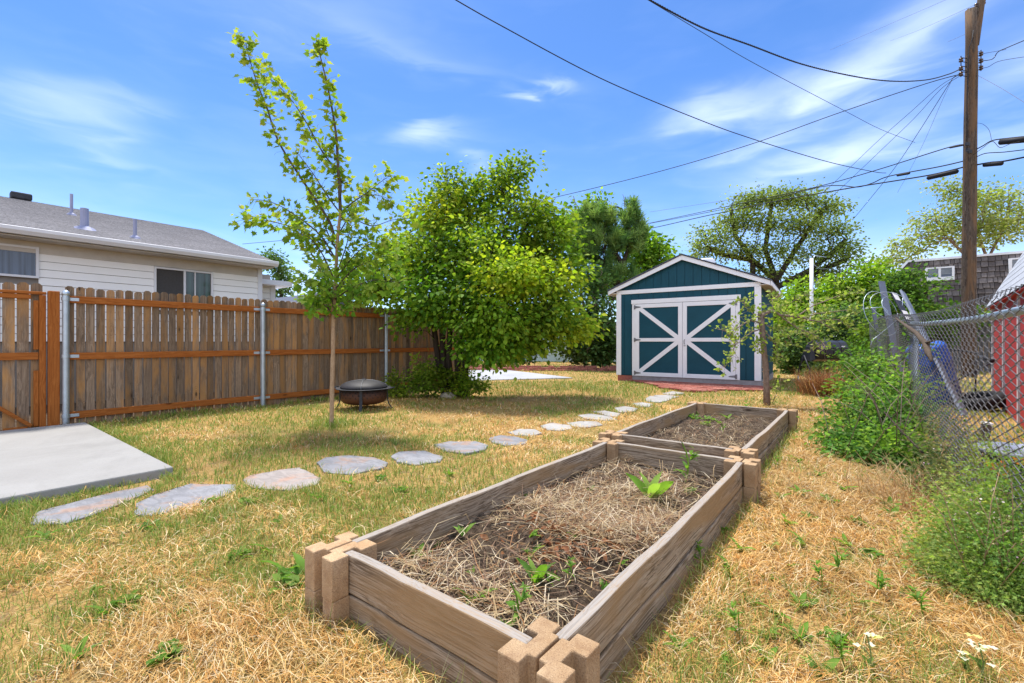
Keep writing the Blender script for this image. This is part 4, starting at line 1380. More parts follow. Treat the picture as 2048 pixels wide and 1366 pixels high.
def crown_leaves(T, par_dir, per, spread, size, cols, rng, up=0.7, droop=0.3, clump_tint=None, sizevar=0.45):
    """per leaves round every target"""
    N = len(T) * per
    base = np.repeat(T, per, axis=0)
    pos = base + rng.normal(0, 1, (N, 3)) * spread * np.array([1, 1, 0.65])
    out = unit(pos - base + rng.normal(0, 0.3, (N, 3)) * spread + np.repeat(par_dir, per, axis=0) * spread * 0.8)
    out[:, 2] -= droop
    nrm = rng.normal(0, 0.55, (N, 3)) + np.array([0, 0, up])
    sz = size * (1 + rng.uniform(-sizevar, sizevar, N))
    cols = np.array(cols)
    ctint = rng.uniform(0.62, 1.28, len(T))
    csel = rng.rand(len(T))
    ti = cols[np.clip((np.repeat(csel, per) * 0.78 + rng.rand(N) * 0.22) * len(cols), 0, len(cols) - 1).astype(int)]
    ti = ti * np.repeat(ctint, per)[:, None]
    if clump_tint is not None: ti = ti * np.repeat(clump_tint, per, axis=0)
    return pos, out, nrm, sz, ti


def woody(name, label, cat, base, stems, clumps, per, spread, size, cols, bark, seed, shape=HEX, r_tip=0.006, expo=0.45,
          group=None, mid=2, up=0.7, droop=0.3, clump_cols=None, stem_r=None, pw=0.35, n=5, trunk_name='trunk', crown_name='crown', shell=0.5):
    rng = np.random.RandomState(seed)
    root = empty(name, (base[0], base[1], 0), 0, label, cat, group)
    o3 = np.array([base[0], base[1], 0.0])
    T, C = ell_targets(clumps, rng, shell)
    T[:, 2] = np.maximum(T[:, 2], 0.06)
    A, par, ends, ns = skeleton([[np.array(p) for p in st] for st in stems], T, rng, mid, pw=pw)
    sr = None
    if stem_r:
        sr = {}
        for i in range(ns):
            f = min(1, max(0, A[i, 2] / stem_r[2])); sr[i] = stem_r[0] * (1 - f) + stem_r[1] * f
    branch_mesh(trunk_name, A - o3, par, ends, bark, r_tip, expo, root, sr, n=n)
    pd = unit(T - A[[par[e] for e in ends]])
    ct = None
    if clump_cols is not None: ct = np.array([clump_cols.get(c, (1, 1, 1)) for c in C])
    pos, out, nrm, sz, ti = crown_leaves(T, pd, per, spread, size, cols, rng, up, droop, ct)
    pos[:, 2] = np.maximum(pos[:, 2], 0.02)
    leaves(crown_name, pos - o3, out, nrm, sz, ti, shape, root)
    return root


# ---- young maple in the lawn
def maple():
    rng = np.random.RandomState(2)
    base = P(663, 853, 0); D0 = 5.89
    root = empty('young_maple', (base.x, base.y, 0), 0, 'slim young maple with tan trunk and sparse lime leaves on the lawn', 'tree')
    o3 = Vector((base.x, base.y, 0))
    def path(pts, d0=0.0, d1=0.0):
        n = len(pts)
        return [AT(x, y, D0 + d0 + (d1 - d0) * i / max(1, n - 1)) for i, (x, y) in enumerate(pts)]
    def smooth(pts, k=4):
        out = []
        for i in range(len(pts) - 1):
            p0 = pts[max(i - 1, 0)]; p1 = pts[i]; p2 = pts[i + 1]; p3 = pts[min(i + 2, len(pts) - 1)]
            for q in range(k):
                t = q / k
                out.append(0.5 * ((2 * p1) + (p2 - p0) * t + (2 * p0 - 5 * p1 + 4 * p2 - p3) * t * t + (3 * p1 - p0 - 3 * p2 + p3) * t ** 3))
        return out + [pts[-1]]
    m = MB()
    trunk = smooth([base - Vector((0, 0, .05))] + path([(664, 780), (666, 700), (667, 640), (671, 560), (676, 470), (681, 425)]))
    n = len(trunk)
    m.tube(trunk, [0.036 if i == 0 else 0.030 - 0.013 * (i / n) ** 1.1 + 0.0018 * math.sin(i * 2.1) for i in range(n)], 10, jit=0.03)
    for i in range(3, n - 2, 2):
        a = random.uniform(0, 6.28)
        m.tube([trunk[i], trunk[i] + Vector((math.cos(a), math.sin(a), 0.3)) * 0.035], [0.009, 0.006], 6)
    m.v = [tuple(Vector(v) - o3) for v in m.v]
    m.build('trunk', MT['bark_tan'], root, smooth=True)
    br = [  # path pixels, depth offsets, start radius, leaves per metre, tip bare
        ([(681, 425), (676, 330), (671, 260), (655, 172), (640, 110), (631, 68)], 0, 0.15, 0.022, 62, 0.10),
        ([(668, 470), (655, 436), (604, 359), (557, 283), (534, 216), (513, 163), (497, 110), (490, 78)], 0, -0.35, 0.018, 74, 0),
        ([(680, 400), (679, 352), (645, 304), (616, 251), (586, 204), (555, 170), (528, 150)], 0, 0.30, 0.014, 70, 0),
        ([(679, 424), (655, 392), (630, 353), (606, 320), (590, 300)], 0.0, -0.2, 0.010, 60, 0),
        ([(683, 424), (705, 405), (733, 386), (760, 365), (781, 350)], 0, -0.25, 0.012, 85, 0),
        ([(725, 392), (750, 390), (770, 395), (782, 405)], -0.15, -0.3, 0.006, 70, 0),
        ([(679, 440), (710, 440), (745, 452), (785, 440), (828, 436)], 0, -0.5, 0.010, 50, 0),
        ([(676, 470), (700, 430), (720, 400), (735, 375)], 0, 0.4, 0.010, 60, 0),
        ([(672, 520), (640, 470), (590, 430), (545, 405), (500, 398)], 0, -0.4, 0.012, 62, 0),
        ([(672, 520), (620, 470), (560, 447), (520, 440), (487, 440)], 0, 0.25, 0.011, 60, 0),
        ([(669, 560), (640, 500), (610, 470), (575, 465)], 0, -0.3, 0.011, 65, 0),
        ([(668, 575), (628, 515), (607, 480), (600, 440)], 0, 0.4, 0.010, 60, 0),
        ([(670, 560), (705, 515), (735, 490), (770, 480)], 0, -0.35, 0.011, 75, 0),
        ([(669, 580), (705, 540), (745, 520), (790, 505)], 0, -0.2, 0.011, 75, 0),
        ([(668, 600), (705, 575), (750, 560), (800, 565)], 0, -0.45, 0.011, 75, 0),
        ([(668, 605), (640, 575), (618, 560), (600, 565)], 0, -0.4, 0.010, 85, 0),
        ([(667, 630), (645, 606), (632, 600), (622, 615)], 0, -0.3, 0.008, 95, 0),
        ([(667, 640), (690, 610), (715, 590), (740, 585)], 0, -0.3, 0.008, 85, 0),
        ([(667, 618), (660, 585), (650, 560), (640, 540)], 0, -0.55, 0.008, 80, 0),
        ([(670, 555), (690, 500), (700, 460), (705, 430)], 0, -0.45, 0.010, 65, 0),
        ([(673, 500), (655, 465), (640, 420), (632, 385)], 0, 0.3, 0.010, 62, 0),
        ([(668, 610), (690, 560), (720, 530), (760, 540)], 0, 0.35, 0.010, 70, 0),
        ([(667, 640), (655, 612), (640, 590), (615, 590)], 0, 0.2, 0.007, 85, 0),
    ]
    m = MB()
    PS, DR = [], []
    for pts, d0, d1, r0, lpm, bare in br:
        q = smooth(path(pts, d0, d1), 5); n = len(q)
        m.tube(q, [max(0.0025, r0 * (1 - 0.88 * i / (n - 1))) for i in range(n)], 6)
        L = sum((q[i + 1] - q[i]).length for i in range(n - 1))
        cnt = int(L * lpm * 1.6)
        for k in range(cnt):
            f = (0.10 + 0.90 * rng.rand()) * (1 - bare * 1.1)
            x = f * (n - 1); i = min(int(x), n - 2)
            p = q[i].lerp(q[i + 1], x - i)
            tdir = (q[i + 1] - q[i]).normalized()
            o = Vector(rng.normal(0, 1, 3)); o -= tdir * o.dot(tdir); o.normalize()
            o = (o + tdir * 0.5 + Vector((0, 0, 0.1))).normalized()
            pl = abs(rng.normal(0.035, 0.04)) + 0.012
            if rng.rand() < 0.25: pl += rng.uniform(0.03, 0.11)
            e = p + o * pl
            if pl > 0.07: m.tube([p, p.lerp(e, 0.5) + Vector((0, 0, 0.01)), e], 0.0012, 3, cap=False)
            PS.append(e); DR.append(o)
    m.v = [tuple(Vector(v) - o3) for v in m.v]
    m.build('branches', MT['bark_mid'], root, smooth=True)
    N = len(PS)
    pos = np.array(PS) - np.array(o3); dr = np.array(DR); dr[:, 2] -= rng.uniform(0.1, 0.8, N)
    nrm = rng.normal(0, 0.6, (N, 3)) + np.array([0, 0, 0.75])
    cols = np.array([(0.24, 0.33, 0.03), (0.20, 0.30, 0.03), (0.30, 0.36, 0.04), (0.15, 0.25, 0.028), (0.35, 0.38, 0.06)])
    ti = cols[rng.randint(0, len(cols), N)]
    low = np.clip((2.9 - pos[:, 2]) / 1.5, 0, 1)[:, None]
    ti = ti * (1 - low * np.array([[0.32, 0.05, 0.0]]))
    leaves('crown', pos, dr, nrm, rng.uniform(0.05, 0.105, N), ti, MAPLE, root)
    print('maple leaves', N)


maple()

# ---- bushy tree at the end of the fence
bt = P(912, 792, 0)
G1 = [(0.085, 0.175, 0.018), (0.13, 0.24, 0.02), (0.185, 0.29, 0.025), (0.245, 0.345, 0.03), (0.33, 0.41, 0.045)]
clB = [
    (890, 430, 55, 60, 9.3, .8, 60), (950, 410, 50, 55, 9.6, .8, 52), (905, 395, 30, 28, 9.4, .4, 14), (1000, 372, 34, 40, 9.5, .5, 30), (1020, 340, 24, 16, 9.5, .3, 12), (1045, 330, 20, 9, 9.5, .2, 6),
    (893, 352, 7, 32, 9.3, .12, 8), (1040, 440, 54, 50, 9.2, .8, 50), (1100, 470, 48, 50, 9.4, .8, 50), (1120, 440, 35, 25, 9.7, .5, 18), (945, 500, 80, 70, 8.8, 1.0, 110),
    (850, 520, 60, 65, 9.0, .9, 70), (1020, 555, 88, 48, 8.1, .7, 80), (1090, 570, 65, 55, 8.7, .9, 80), (905, 600, 95, 60, 8.5, .9, 120), (1000, 640, 85, 48, 8.2, .8, 100),
    (1085, 640, 62, 42, 8.5, .8, 65), (1145, 655, 40, 26, 8.7, .5, 32), (835, 625, 52, 44, 8.9, .7, 48), (965, 690, 62, 38, 8.3, .6, 55), (1050, 680, 60, 26, 8.7, .6, 36),
    (780, 540, 62, 40, 9.6, .7, 50), (745, 580, 62, 30, 9.5, .6, 40), (800, 490, 42, 32, 9.8, .6, 30), (690, 560, 50, 36, 9.7, .6, 26), (860, 462, 30, 40, 9.7, .5, 20), (1130, 540, 35, 40, 9.3, .6, 30), (1075, 410, 20, 14, 9.5, .3, 7), (845, 420, 16, 22, 9.6, .3, 8),
    (1010, 705, 34, 18, 8.4, .3, 14), (1000, 500, 60, 46, 9.5, .6, 60), (1060, 520, 50, 40, 9.6, .6, 44), (660, 600, 40, 26, 9.6, .4, 16),
]
stB = []
for dx, top in ((-22, (880, 470, 9.2)), (-6, (935, 430, 9.4)), (8, (1010, 470, 9.2)), (20, (1060, 560, 8.9)), (-14, (800, 590, 9.3))):
    stB.append([AT(912 + dx, 792, 9.2), AT(905 + dx * 1.3, 720, 9.2), AT(915 + dx * 2.2, 640, 9.2), AT((915 + dx * 2.2 + top[0]) / 2, (640 + top[1]) / 2, top[2]), AT(*top)])
ytint = {12: (1.95, 1.62, 1.3), 13: (1.4, 1.2, 1.0), 0: (1.45, 1.2, 1.1), 10: (1.0, 1.05, 1.0), 14: (0.8, 0.95, 0.9), 15: (0.95, 1.05, 1.0), 19: (0.75, 1.0, 0.9), 11: (1.05, 1.05, 1), 23: (1.2, 1.1, 1), 17: (1.5, 1.3, 1.2)}
woody('bushy_tree', 'dense multi stemmed green tree with a yellowish patch, at the end of the picket fence', 'tree', bt, stB, clB, 31, 0.165, 0.078, G1, MT['bark_dark'], 12,
      r_tip=0.0045, expo=0.42, clump_cols=ytint, stem_r=(0.075, 0.05, 2.0), up=0.75, droop=0.45)

# suckers and small shrubs at its foot and along the fence
G2 = [(0.11, 0.22, 0.018), (0.15, 0.28, 0.02), (0.20, 0.34, 0.03), (0.28, 0.38, 0.04)]
def shrub(name, label, cat, base_px, d, clumps, per, spread, size, cols, seed, shape=HEX, group=None, bark='bark_mid', up=0.7, r_tip=0.003, droop=0.25, shell=0.5):
    b = AT(base_px[0], base_px[1], d); b.z = 0
    st = []
    cx = [c[0] for c in clumps]; cy = [c[1] for c in clumps]
    for c in clumps[:4]:
        q = AT(c[0], c[1] + c[3] * 0.4, c[4]); st.append([Vector((b.x * .7 + q.x * .3, b.y * .7 + q.y * .3, 0.0)), Vector(((b.x + q.x) / 2, (b.y + q.y) / 2, q.z * .5)), q])
    cr = np.random.RandomState(seed + 5)
    cc = {i: tuple(cr.uniform(.72, 1.12) * np.array([cr.uniform(.9, 1.35), 1.0, cr.uniform(.8, 1.3)])) for i in range(len(clumps))}
    return woody(name, label, cat, b, st, clumps, per, spread, size, cols, MT[bark], seed, shape=shape, r_tip=r_tip, expo=0.36, clump_cols=cc, group=group, up=up, n=4, trunk_name='stems', crown_name='foliage', droop=droop, shell=shell)


shrub('shrub', 'leafy green sucker shrub in front of the fence, left of the bushy tree trunks', 'shrub', (858, 790), 9.0, [(855, 745, 34, 40, 9.0, .45, 46), (885, 765, 26, 24, 8.9, .35, 26), (845, 770, 22, 18, 8.9, .3, 16)], 24, .085, .055, G2, 31)
shrub('shrub', 'low leafy green shrub at the foot of the bushy tree, right of its trunks', 'shrub', (935, 785), 9.0, [(935, 768, 32, 20, 8.9, .35, 30), (955, 775, 20, 12, 8.8, .25, 14), (925, 745, 16, 16, 9.1, .3, 10)], 24, .08, .05, G2, 32)
shrub('shrub', 'small green shrub beside the fire pit at the thin fence post', 'shrub', (793, 792), 8.9, [(793, 765, 17, 24, 9.0, .22, 26), (800, 785, 14, 10, 8.9, .2, 10)], 20, .07, .05, G2, 33)

# ---- pine and the trees behind
def pine():
    rng = np.random.RandomState(8)
    d = 19.0
    b = AT(1222, 683, d)
    root = empty('pine_tree', (b.x, b.y, 0), 0, 'dark blue green pine with long needles rising behind the shed', 'pine tree')
    o3 = np.array([b.x, b.y, 0])
    cl = [(1160, 460, 40, 40, d, .9, 48), (1200, 430, 45, 30, d, .9, 48), (1185, 495, 60, 45, d, 1.1, 80), (1250, 480, 45, 50, d, 1.0, 64), (1262, 425, 24, 26, d, .5, 26), (1235, 545, 50, 28, d, .9, 44), (1150, 500, 28, 36, d, .7, 28), (1285, 465, 16, 26, d, .5, 14), (1200, 560, 34, 16, d, .7, 14)]
    T, C = ell_targets(cl, rng)
    st = [[AT(1222, 730, d), AT(1222, 600, d), AT(1205, 500, d), AT(1210, 430, d)], [AT(1222, 600, d), AT(1255, 500, d), AT(1262, 415, d)]]
    A, par, ends, ns = skeleton([[np.array(p) for p in s] for s in st], T, rng, 2)
    branch_mesh('trunk', A - o3, par, ends, MT['bark_dark'], 0.012, 0.42, root, n=5)
    per = 75
    pd = unit(T - A[[par[e] for e in ends]] + np.array([0, 0, 0.25]) )
    N = len(T) * per
    dirs = unit(np.repeat(pd, per, axis=0) * 0.8 + unit(rng.normal(0, 1, (N, 3))))
    pos = np.repeat(T, per, axis=0) - np.repeat(pd, per, axis=0) * rng.uniform(0, 0.28, (N, 1))
    cols = np.array([(0.07, 0.14, 0.045), (0.095, 0.18, 0.055), (0.14, 0.22, 0.065), (0.19, 0.27, 0.085)])
    ti = cols[np.clip((np.repeat(rng.rand(len(T)), per) * .7 + rng.rand(N) * .3) * 4, 0, 3).astype(int)] * 1.25
    leaves('crown', pos - o3, dirs, rng.normal(0, 1, (N, 3)), rng.uniform(0.20, 0.34, N), ti, (NEEDLE[0] * np.array([2.2, 1, 1]), NEEDLE[1]), root)
    # dead twigs at the top left
    m = MB()
    for pts in ([(1165, 430), (1150, 405), (1140, 398)], [(1150, 405), (1147, 392)], [(1250, 415), (1248, 395), (1245, 388)], [(1165, 430), (1152, 418), (1138, 420)]):
        m.tube([AT(x, y, d) - Vector(o3) for x, y in pts], [0.02, 0.012, 0.006][:len(pts)], 4)
    m.build('dead_twigs', MT['bark_grey'], root)


pine()
GF = [(0.10, 0.21, 0.02), (0.14, 0.27, 0.025), (0.19, 0.32, 0.03), (0.25, 0.37, 0.045)]
GD = [(0.06, 0.12, 0.035), (0.085, 0.16, 0.045), (0.11, 0.20, 0.055), (0.15, 0.24, 0.07)]
GO = [(0.15, 0.215, 0.05), (0.19, 0.26, 0.062), (0.23, 0.30, 0.075), (0.28, 0.34, 0.10)]


def tree_at(name, label, basepx, d, clumps, per, spread, size, cols, seed, bark='bark_dark', stems=None, group='trees beyond the yard', r_tip=0.012, stem_r=None, shape=HEX, up=0.6, shell=0.5, pw=0.35, expo=0.43, mid=2):
    b = AT(basepx, 683, d); b.z = 0
    if stems is None:
        cx = sum(c[0] for c in clumps) / len(clumps); top = min(c[1] for c in clumps); lo = max(c[1] for c in clumps)
        stems = [[(basepx, lo), (cx * .5 + basepx * .5, (lo + top) / 2), (cx, top)]]
    st = [[Vector((AT(p[0][0], 683, d).x, AT(p[0][0], 683, d).y, 0.0))] + [AT(x, y, d) for x, y in p] for p in stems]
    return woody(name, label, 'tree', b, st, clumps, per, spread, size, cols, MT[bark], seed, shape=shape, r_tip=r_tip, expo=expo, group=group, stem_r=stem_r, up=up, shell=shell, pw=pw, mid=mid)


tree_at('broadleaf_tree', 'bright green broadleaf tree behind the pine and the shed roof', 1300, 22.5,
        [(1170, 440, 32, 30, 22.5, .9, 40), (1190, 418, 26, 22, 22.5, .7, 24), (1300, 520, 45, 40, 22.5, 1.2, 70), (1275, 480, 34, 30, 22.5, 1, 36), (1255, 570, 60, 36, 22, 1.2, 60), (1320, 555, 38, 24, 22.5, 1, 32), (1130, 470, 22, 30, 23, .8, 20), (1310, 495, 22, 20, 22.5, .7, 16)], 26, .26, .17, GF, 41)
tree_at('slender_tree', 'thin trunked grey green tree between the bushy tree and the shed', 1190, 18.2,
        [(1190, 600, 38, 60, 18, .9, 56), (1160, 640, 40, 50, 18, .9, 50), (1210, 660, 26, 50, 17.8, .8, 40), (1180, 560, 40, 26, 18, .8, 30), (1195, 700, 40, 24, 17.9, .8, 40)], 26, .2, .13, GD, 42, bark='bark_grey', stems=[[(1186, 640), (1188, 560)], [(1207, 640), (1205, 560)], [(1170, 660), (1165, 590)]], stem_r=(0.05, 0.03, 3))
shrub('shrub', 'dark grey green shrub by the brick row next to the shed', 'shrub', (1170, 735), 18.3, [(1165, 700, 50, 28, 18.2, .9, 70), (1210, 700, 25, 28, 18, .6, 34), (1185, 672, 40, 22, 18.3, .6, 30)], 26, .16, .12, GD, 43)
shrub('shrub', 'dark green shrub behind the brick row, under the bushy tree branches', 'shrub', (1060, 735), 19.5, [(1050, 690, 40, 34, 19.5, .9, 60), (1020, 700, 30, 28, 19.3, .8, 36), (1085, 665, 35, 30, 19.8, .8, 34)], 24, .16, .12, GD, 44)
shrub('shrub', 'mid green shrub glimpsed behind the bushy tree trunks', 'shrub', (965, 730), 20.5, [(960, 690, 50, 40, 20.5, .9, 50), (915, 690, 34, 38, 21, .9, 40)], 22, .18, .13, GD, 45)

# elm: wide spreading crown with dark limbs
elm_st = [[(1556, 610), (1552, 560), (1505, 520), (1470, 470), (1462, 420)], [(1552, 560), (1530, 500), (1540, 430), (1545, 395)], [(1552, 560), (1590, 500), (1630, 440), (1650, 415)], [(1552, 575), (1620, 540), (1670, 500), (1690, 480)], [(1505, 520), (1450, 510), (1415, 495)], [(1590, 620), (1600, 560), (1640, 540), (1690, 520)]]
elm_cl = [(1500, 400, 34, 18, 25, 1.3, 34), (1545, 395, 50, 18, 25, 1.5, 48), (1600, 402, 46, 20, 25, 1.5, 46), (1650, 420, 34, 18, 25, 1.2, 32), (1470, 440, 38, 24, 25, 1.3, 40), (1530, 440, 44, 24, 24.4, 1.4, 44), (1595, 450, 48, 24, 24.6, 1.4, 48), (1655, 470, 36, 22, 25, 1.2, 30), (1430, 480, 36, 22, 25, 1.2, 36), (1480, 500, 44, 20, 24.5, 1.3, 36), (1410, 505, 18, 14, 25, .8, 12), (1560, 500, 46, 20, 24.5, 1.3, 32), (1630, 510, 46, 20, 25, 1.3, 36), (1680, 500, 22, 16, 25, .9, 18), (1530, 545, 46, 22, 25, 1.2, 30), (1610, 560, 50, 24, 25, 1.2, 32), (1665, 540, 28, 18, 25, 1, 16)]
tree_at('elm_tree', 'wide spreading olive green tree with dark limbs rising behind the shed roof', 1556, 25.0, [(a, b, c * 1.12, e * .72, f, g_, max(6, int(h * .82))) for a, b, c, e, f, g_, h in elm_cl] + [(1392, 500, 16, 7, 25, .5, 6), (1405, 462, 14, 7, 25, .5, 5), (1690, 492, 22, 7, 25, .5, 9), (1700, 515, 18, 7, 25, .5, 7), (1685, 455, 20, 6, 25, .5, 7), (1668, 408, 20, 6, 25, .4, 6), (1690, 545, 16, 6, 25, .4, 5)], 40, .32, .115, GO, 46, stems=elm_st, r_tip=0.013, stem_r=(0.24, 0.10, 8.0), shell=0.45, expo=0.40)
# airy tree behind the mansard house
air_cl = [(1950, 400, 40, 24, 33, 1.5, 34), (2000, 395, 34, 26, 33, 1.5, 30), (1910, 385, 26, 18, 33, 1, 18), (1880, 440, 40, 30, 33, 1.5, 38), (1930, 450, 40, 30, 33, 1.5, 38), (1990, 450, 44, 36, 33, 1.5, 42), (2040, 440, 34, 40, 33, 1.5, 34), (1850, 470, 30, 24, 33, 1.2, 22), (1810, 490, 30, 16, 33, 1.2, 14), (1790, 520, 34, 14, 33, 1.2, 14), (1830, 505, 30, 12, 33, 1, 12), (1890, 370, 14, 10, 33, .8, 6), (1960, 480, 60, 20, 33, 1.5, 30), (2080, 420, 40, 50, 33, 1.5, 26)]
tree_at('airy_tree', 'airy pale leaved tree behind the mansard roofed building', 1975, 33.0, air_cl, 26, .38, .17, [(0.20, 0.27, 0.07), (0.26, 0.33, 0.09), (0.32, 0.37, 0.13), (0.38, 0.42, 0.18)], 47, bark='bark_grey', stems=[[(1975, 520), (1950, 450), (1930, 400)], [(1975, 520), (2010, 450), (2020, 400)], [(1960, 540), (1900, 480), (1870, 440)]], r_tip=0.012, stem_r=(0.16, .06, 9))
tree_at('distant_tree', 'distant grey green tree beside the cream house corner', 562, 26.0, [(550, 525, 16, 20, 26, .8, 22), (566, 552, 18, 26, 26, .8, 30), (560, 580, 16, 16, 26, .7, 16), (535, 508, 9, 7, 26, .5, 5)], 22, .2, .15, GD, 48)
# bright hedge tops right of the shed
tree_at('broadleaf_tree', 'bright green bushy tree behind the white mast, right of the shed', 1690, 21.0, [(1610, 600, 44, 36, 21, 1, 60), (1680, 590, 54, 40, 21, 1.1, 80), (1740, 575, 44, 44, 20.5, 1.1, 66), (1650, 640, 60, 34, 20, 1, 66), (1570, 640, 26, 34, 20.5, .8, 26), (1740, 640, 40, 40, 20, 1, 46), (1745, 530, 22, 14, 21, .6, 10)], 28, .22, .15, [(0.14, 0.27, 0.02), (0.19, 0.33, 0.025), (0.25, 0.38, 0.04), (0.32, 0.42, 0.06)], 49)
tree_at('broadleaf_tree', 'dark green dense tree in front of the shingled mansard building', 1850, 17.0, [(1800, 585, 40, 30, 17, 1, 56), (1840, 630, 52, 24, 17, 1, 76), (1905, 638, 50, 20, 17, 1, 60), (1790, 640, 50, 40, 16.5, 1, 70), (1860, 660, 60, 34, 17, 1, 66), (1940, 650, 40, 30, 17, .9, 40), (1815, 552, 22, 16, 17, .6, 14), (1872, 570, 8, 14, 17, .3, 3)], 28, .19, .12, [(0.065, 0.14, 0.024), (0.085, 0.18, 0.03), (0.12, 0.22, 0.035), (0.19, 0.29, 0.05)], 50)
shrub('shrub', 'dark shaded shrub filling the space behind the black compost tumbler', 'shrub', (1640, 760), 14.6, [(1600, 690, 40, 46, 15.5, .7, 70), (1660, 690, 50, 50, 15, .7, 90), (1715, 690, 40, 54, 14.5, .7, 76), (1590, 735, 30, 28, 15.5, .5, 40), (1700, 640, 40, 30, 15, .6, 40), (1640, 745, 50, 22, 15, .5, 50), (1665, 752, 60, 22, 14.2, .4, 70)], 28, .15, .095, GD, 51)
shrub('shrub', 'mid green shrub right of the compost tumbler against the chain link fence end', 'shrub', (1725, 770), 12.6, [(1722, 700, 20, 36, 12.6, .4, 36), (1738, 660, 16, 26, 12.8, .4, 20), (1705, 740, 20, 24, 12.6, .4, 24)], 24, .12, .075, [(0.10, 0.20, 0.024), (0.14, 0.26, 0.03), (0.18, 0.31, 0.04)], 52)

# pollarded little apple tree with one long arching branch
def apple():
    rng = np.random.RandomState(6)
    b = P(1534, 812, 0); d = 7.06
    d = (1.1 * FP) / (812 - 683)
    root = empty('apple_tree', (b.x, b.y, 0), 0, 'small pruned fruit tree with a single arching branch, standing before the shed door', 'fruit tree')
    o3 = Vector((b.x, b.y, 0))
    m = MB()
    tr = [b - Vector((0, 0, .05)), AT(1533, 770, d), AT(1531, 730, d), AT(1527, 690, d), AT(1524, 655, d), AT(1522, 632, d)]
    m.tube(tr, [0.058, 0.050, 0.046, 0.043, 0.046, 0.050], 10, jit=0.05)
    m.tube([tr[-1], AT(1519, 624, d)], [0.050, 0.03], 8)
    for k in range(22):
        z = rng.uniform(0.1, 1.2); i = rng.randint(0, 5); p = tr[i].lerp(tr[i + 1], rng.rand()); a = rng.uniform(0, 6.28)
        m.tube([p, p + Vector((math.cos(a), math.sin(a), .2)) * 0.065], [0.014, 0.009], 5)
    brs = [([(1523, 636), (1530, 626), (1545, 622), (1560, 630), (1590, 634), (1630, 640), (1660, 655)], 0.034, -0.3),
           ([(1560, 630), (1590, 655), (1630, 668), (1650, 690), (1645, 700)], 0.012, -0.6),
           ([(1590, 634), (1630, 610), (1680, 590), (1730, 585)], 0.012, 0.4),
           ([(1600, 660), (1640, 690), (1620, 700)], 0.008, -0.3),
           ([(1524, 648), (1500, 640), (1475, 655), (1460, 668), (1445, 660)], 0.014, -0.5),
           ([(1524, 655), (1495, 670), (1470, 690), (1460, 720), (1450, 735)], 0.012, -0.3),
           ([(1526, 640), (1505, 625), (1490, 612), (1482, 600)], 0.010, 0.2),
           ([(1528, 660), (1545, 680), (1555, 700), (1553, 725)], 0.010, -0.2),
           ([(1526, 690), (1515, 690), (1512, 695)], 0.006, -0.2),
           ([(1545, 622), (1545, 600), (1560, 590)], 0.008, 0.2),
           ([(1600, 634), (1650, 625), (1690, 620), (1720, 625)], 0.010, -0.4),
           ([(1630, 640), (1680, 640), (1700, 655)], 0.008, -0.3),
           ([(1575, 632), (1560, 615), (1590, 600), (1625, 585)], 0.007, 0.5),
           ([(1528, 650), (1550, 655), (1575, 668), (1585, 690)], 0.008, -0.4)]
    PS, DR = [], []
    for pts, r0, dd in brs:
        n = len(pts)
        q = [AT(x, y, d + dd * i / (n - 1)) for i, (x, y) in enumerate(pts)]
        q2 = []
        for i in range(n - 1):
            for k in range(3): q2.append(q[i].lerp(q[i + 1], k / 3) + Vector(rng.normal(0, 0.008, 3)))
        q2.append(q[-1]); n2 = len(q2)
        m.tube(q2, [max(0.003, r0 * (1 - .8 * i / n2)) for i in range(n2)], 7)
        for i in range(2, n2):
            for k in range(4):
                o = Vector(rng.normal(0, 1, 3)); o.z = o.z * .7 + .2; o.normalize()
                L = rng.uniform(0.05, 0.22); e = q2[i] + o * L
                m.tube([q2[i], e], [0.003, 0.0015], 3, cap=False)
                far_drum = (pts[-1][0] > 1600 and i > n2 * .55 and pts[-1][1] > 680)
                for z in range(1 if far_drum else rng.randint(2, 5)):
                    PS.append(e - o * rng.uniform(0, .08) + Vector(rng.normal(0, 0.02, 3))); DR.append((o + Vector(rng.normal(0, .8, 3))))
    # basal sucker
    bs = AT(1545, 800, d); bs.z = 0.05
    q = [bs, AT(1556, 780, d), AT(1562, 755, d)]
    m.tube(q, [0.006, 0.004, 0.002], 5)
    for i in range(26):
        f = rng.rand(); p = q[0].lerp(q[1], f * 2) if f < .5 else q[1].lerp(q[2], f * 2 - 1)
        PS.append(p + Vector(rng.normal(0, .04, 3))); DR.append(Vector(rng.normal(0, 1, 3)) + Vector((0, 0, .4)))
    m.v = [tuple(Vector(v) - o3) for v in m.v]
    m.build('trunk', MT['bark_grey'], root, smooth=True)
    N = len(PS); pos = np.array(PS) - np.array(o3); dr = np.array(DR)
    cols = np.array([(0.19, 0.28, 0.05), (0.26, 0.34, 0.07), (0.32, 0.38, 0.11), (0.15, 0.23, 0.05), (0.36, 0.40, 0.16)])
    leaves('crown', pos, dr, rng.normal(0, .7, (N, 3)) + np.array([0, 0, .6]), rng.uniform(0.04, 0.075, N), cols[rng.randint(0, 5, N)], HEX, root)


apple()

# ---- big rose bush by the chain link fence, and feathery weeds
GR = [(0.085, 0.19, 0.035), (0.11, 0.24, 0.04), (0.16, 0.30, 0.05), (0.22, 0.36, 0.07)]
def canes(root, base, n, h, spread, r, mat, seed):
    rg_ = np.random.RandomState(seed); m = MB()
    for k in range(n):
        a = rg_.uniform(0, 6.28); s = rg_.uniform(.4, 1.0) * spread; hh = h * rg_.uniform(.55, 1.0)
        b = Vector((rg_.normal(0, spread * .3), rg_.normal(0, spread * .3), 0))
        e = b + Vector((math.cos(a) * s, math.sin(a) * s, hh))
        c_ = b.lerp(e, .55) + Vector((0, 0, hh * .18))
        m.tube([b, c_, e], [r, r * .8, r * .35], 5)
    m.build('dry_canes', mat, root, smooth=True)


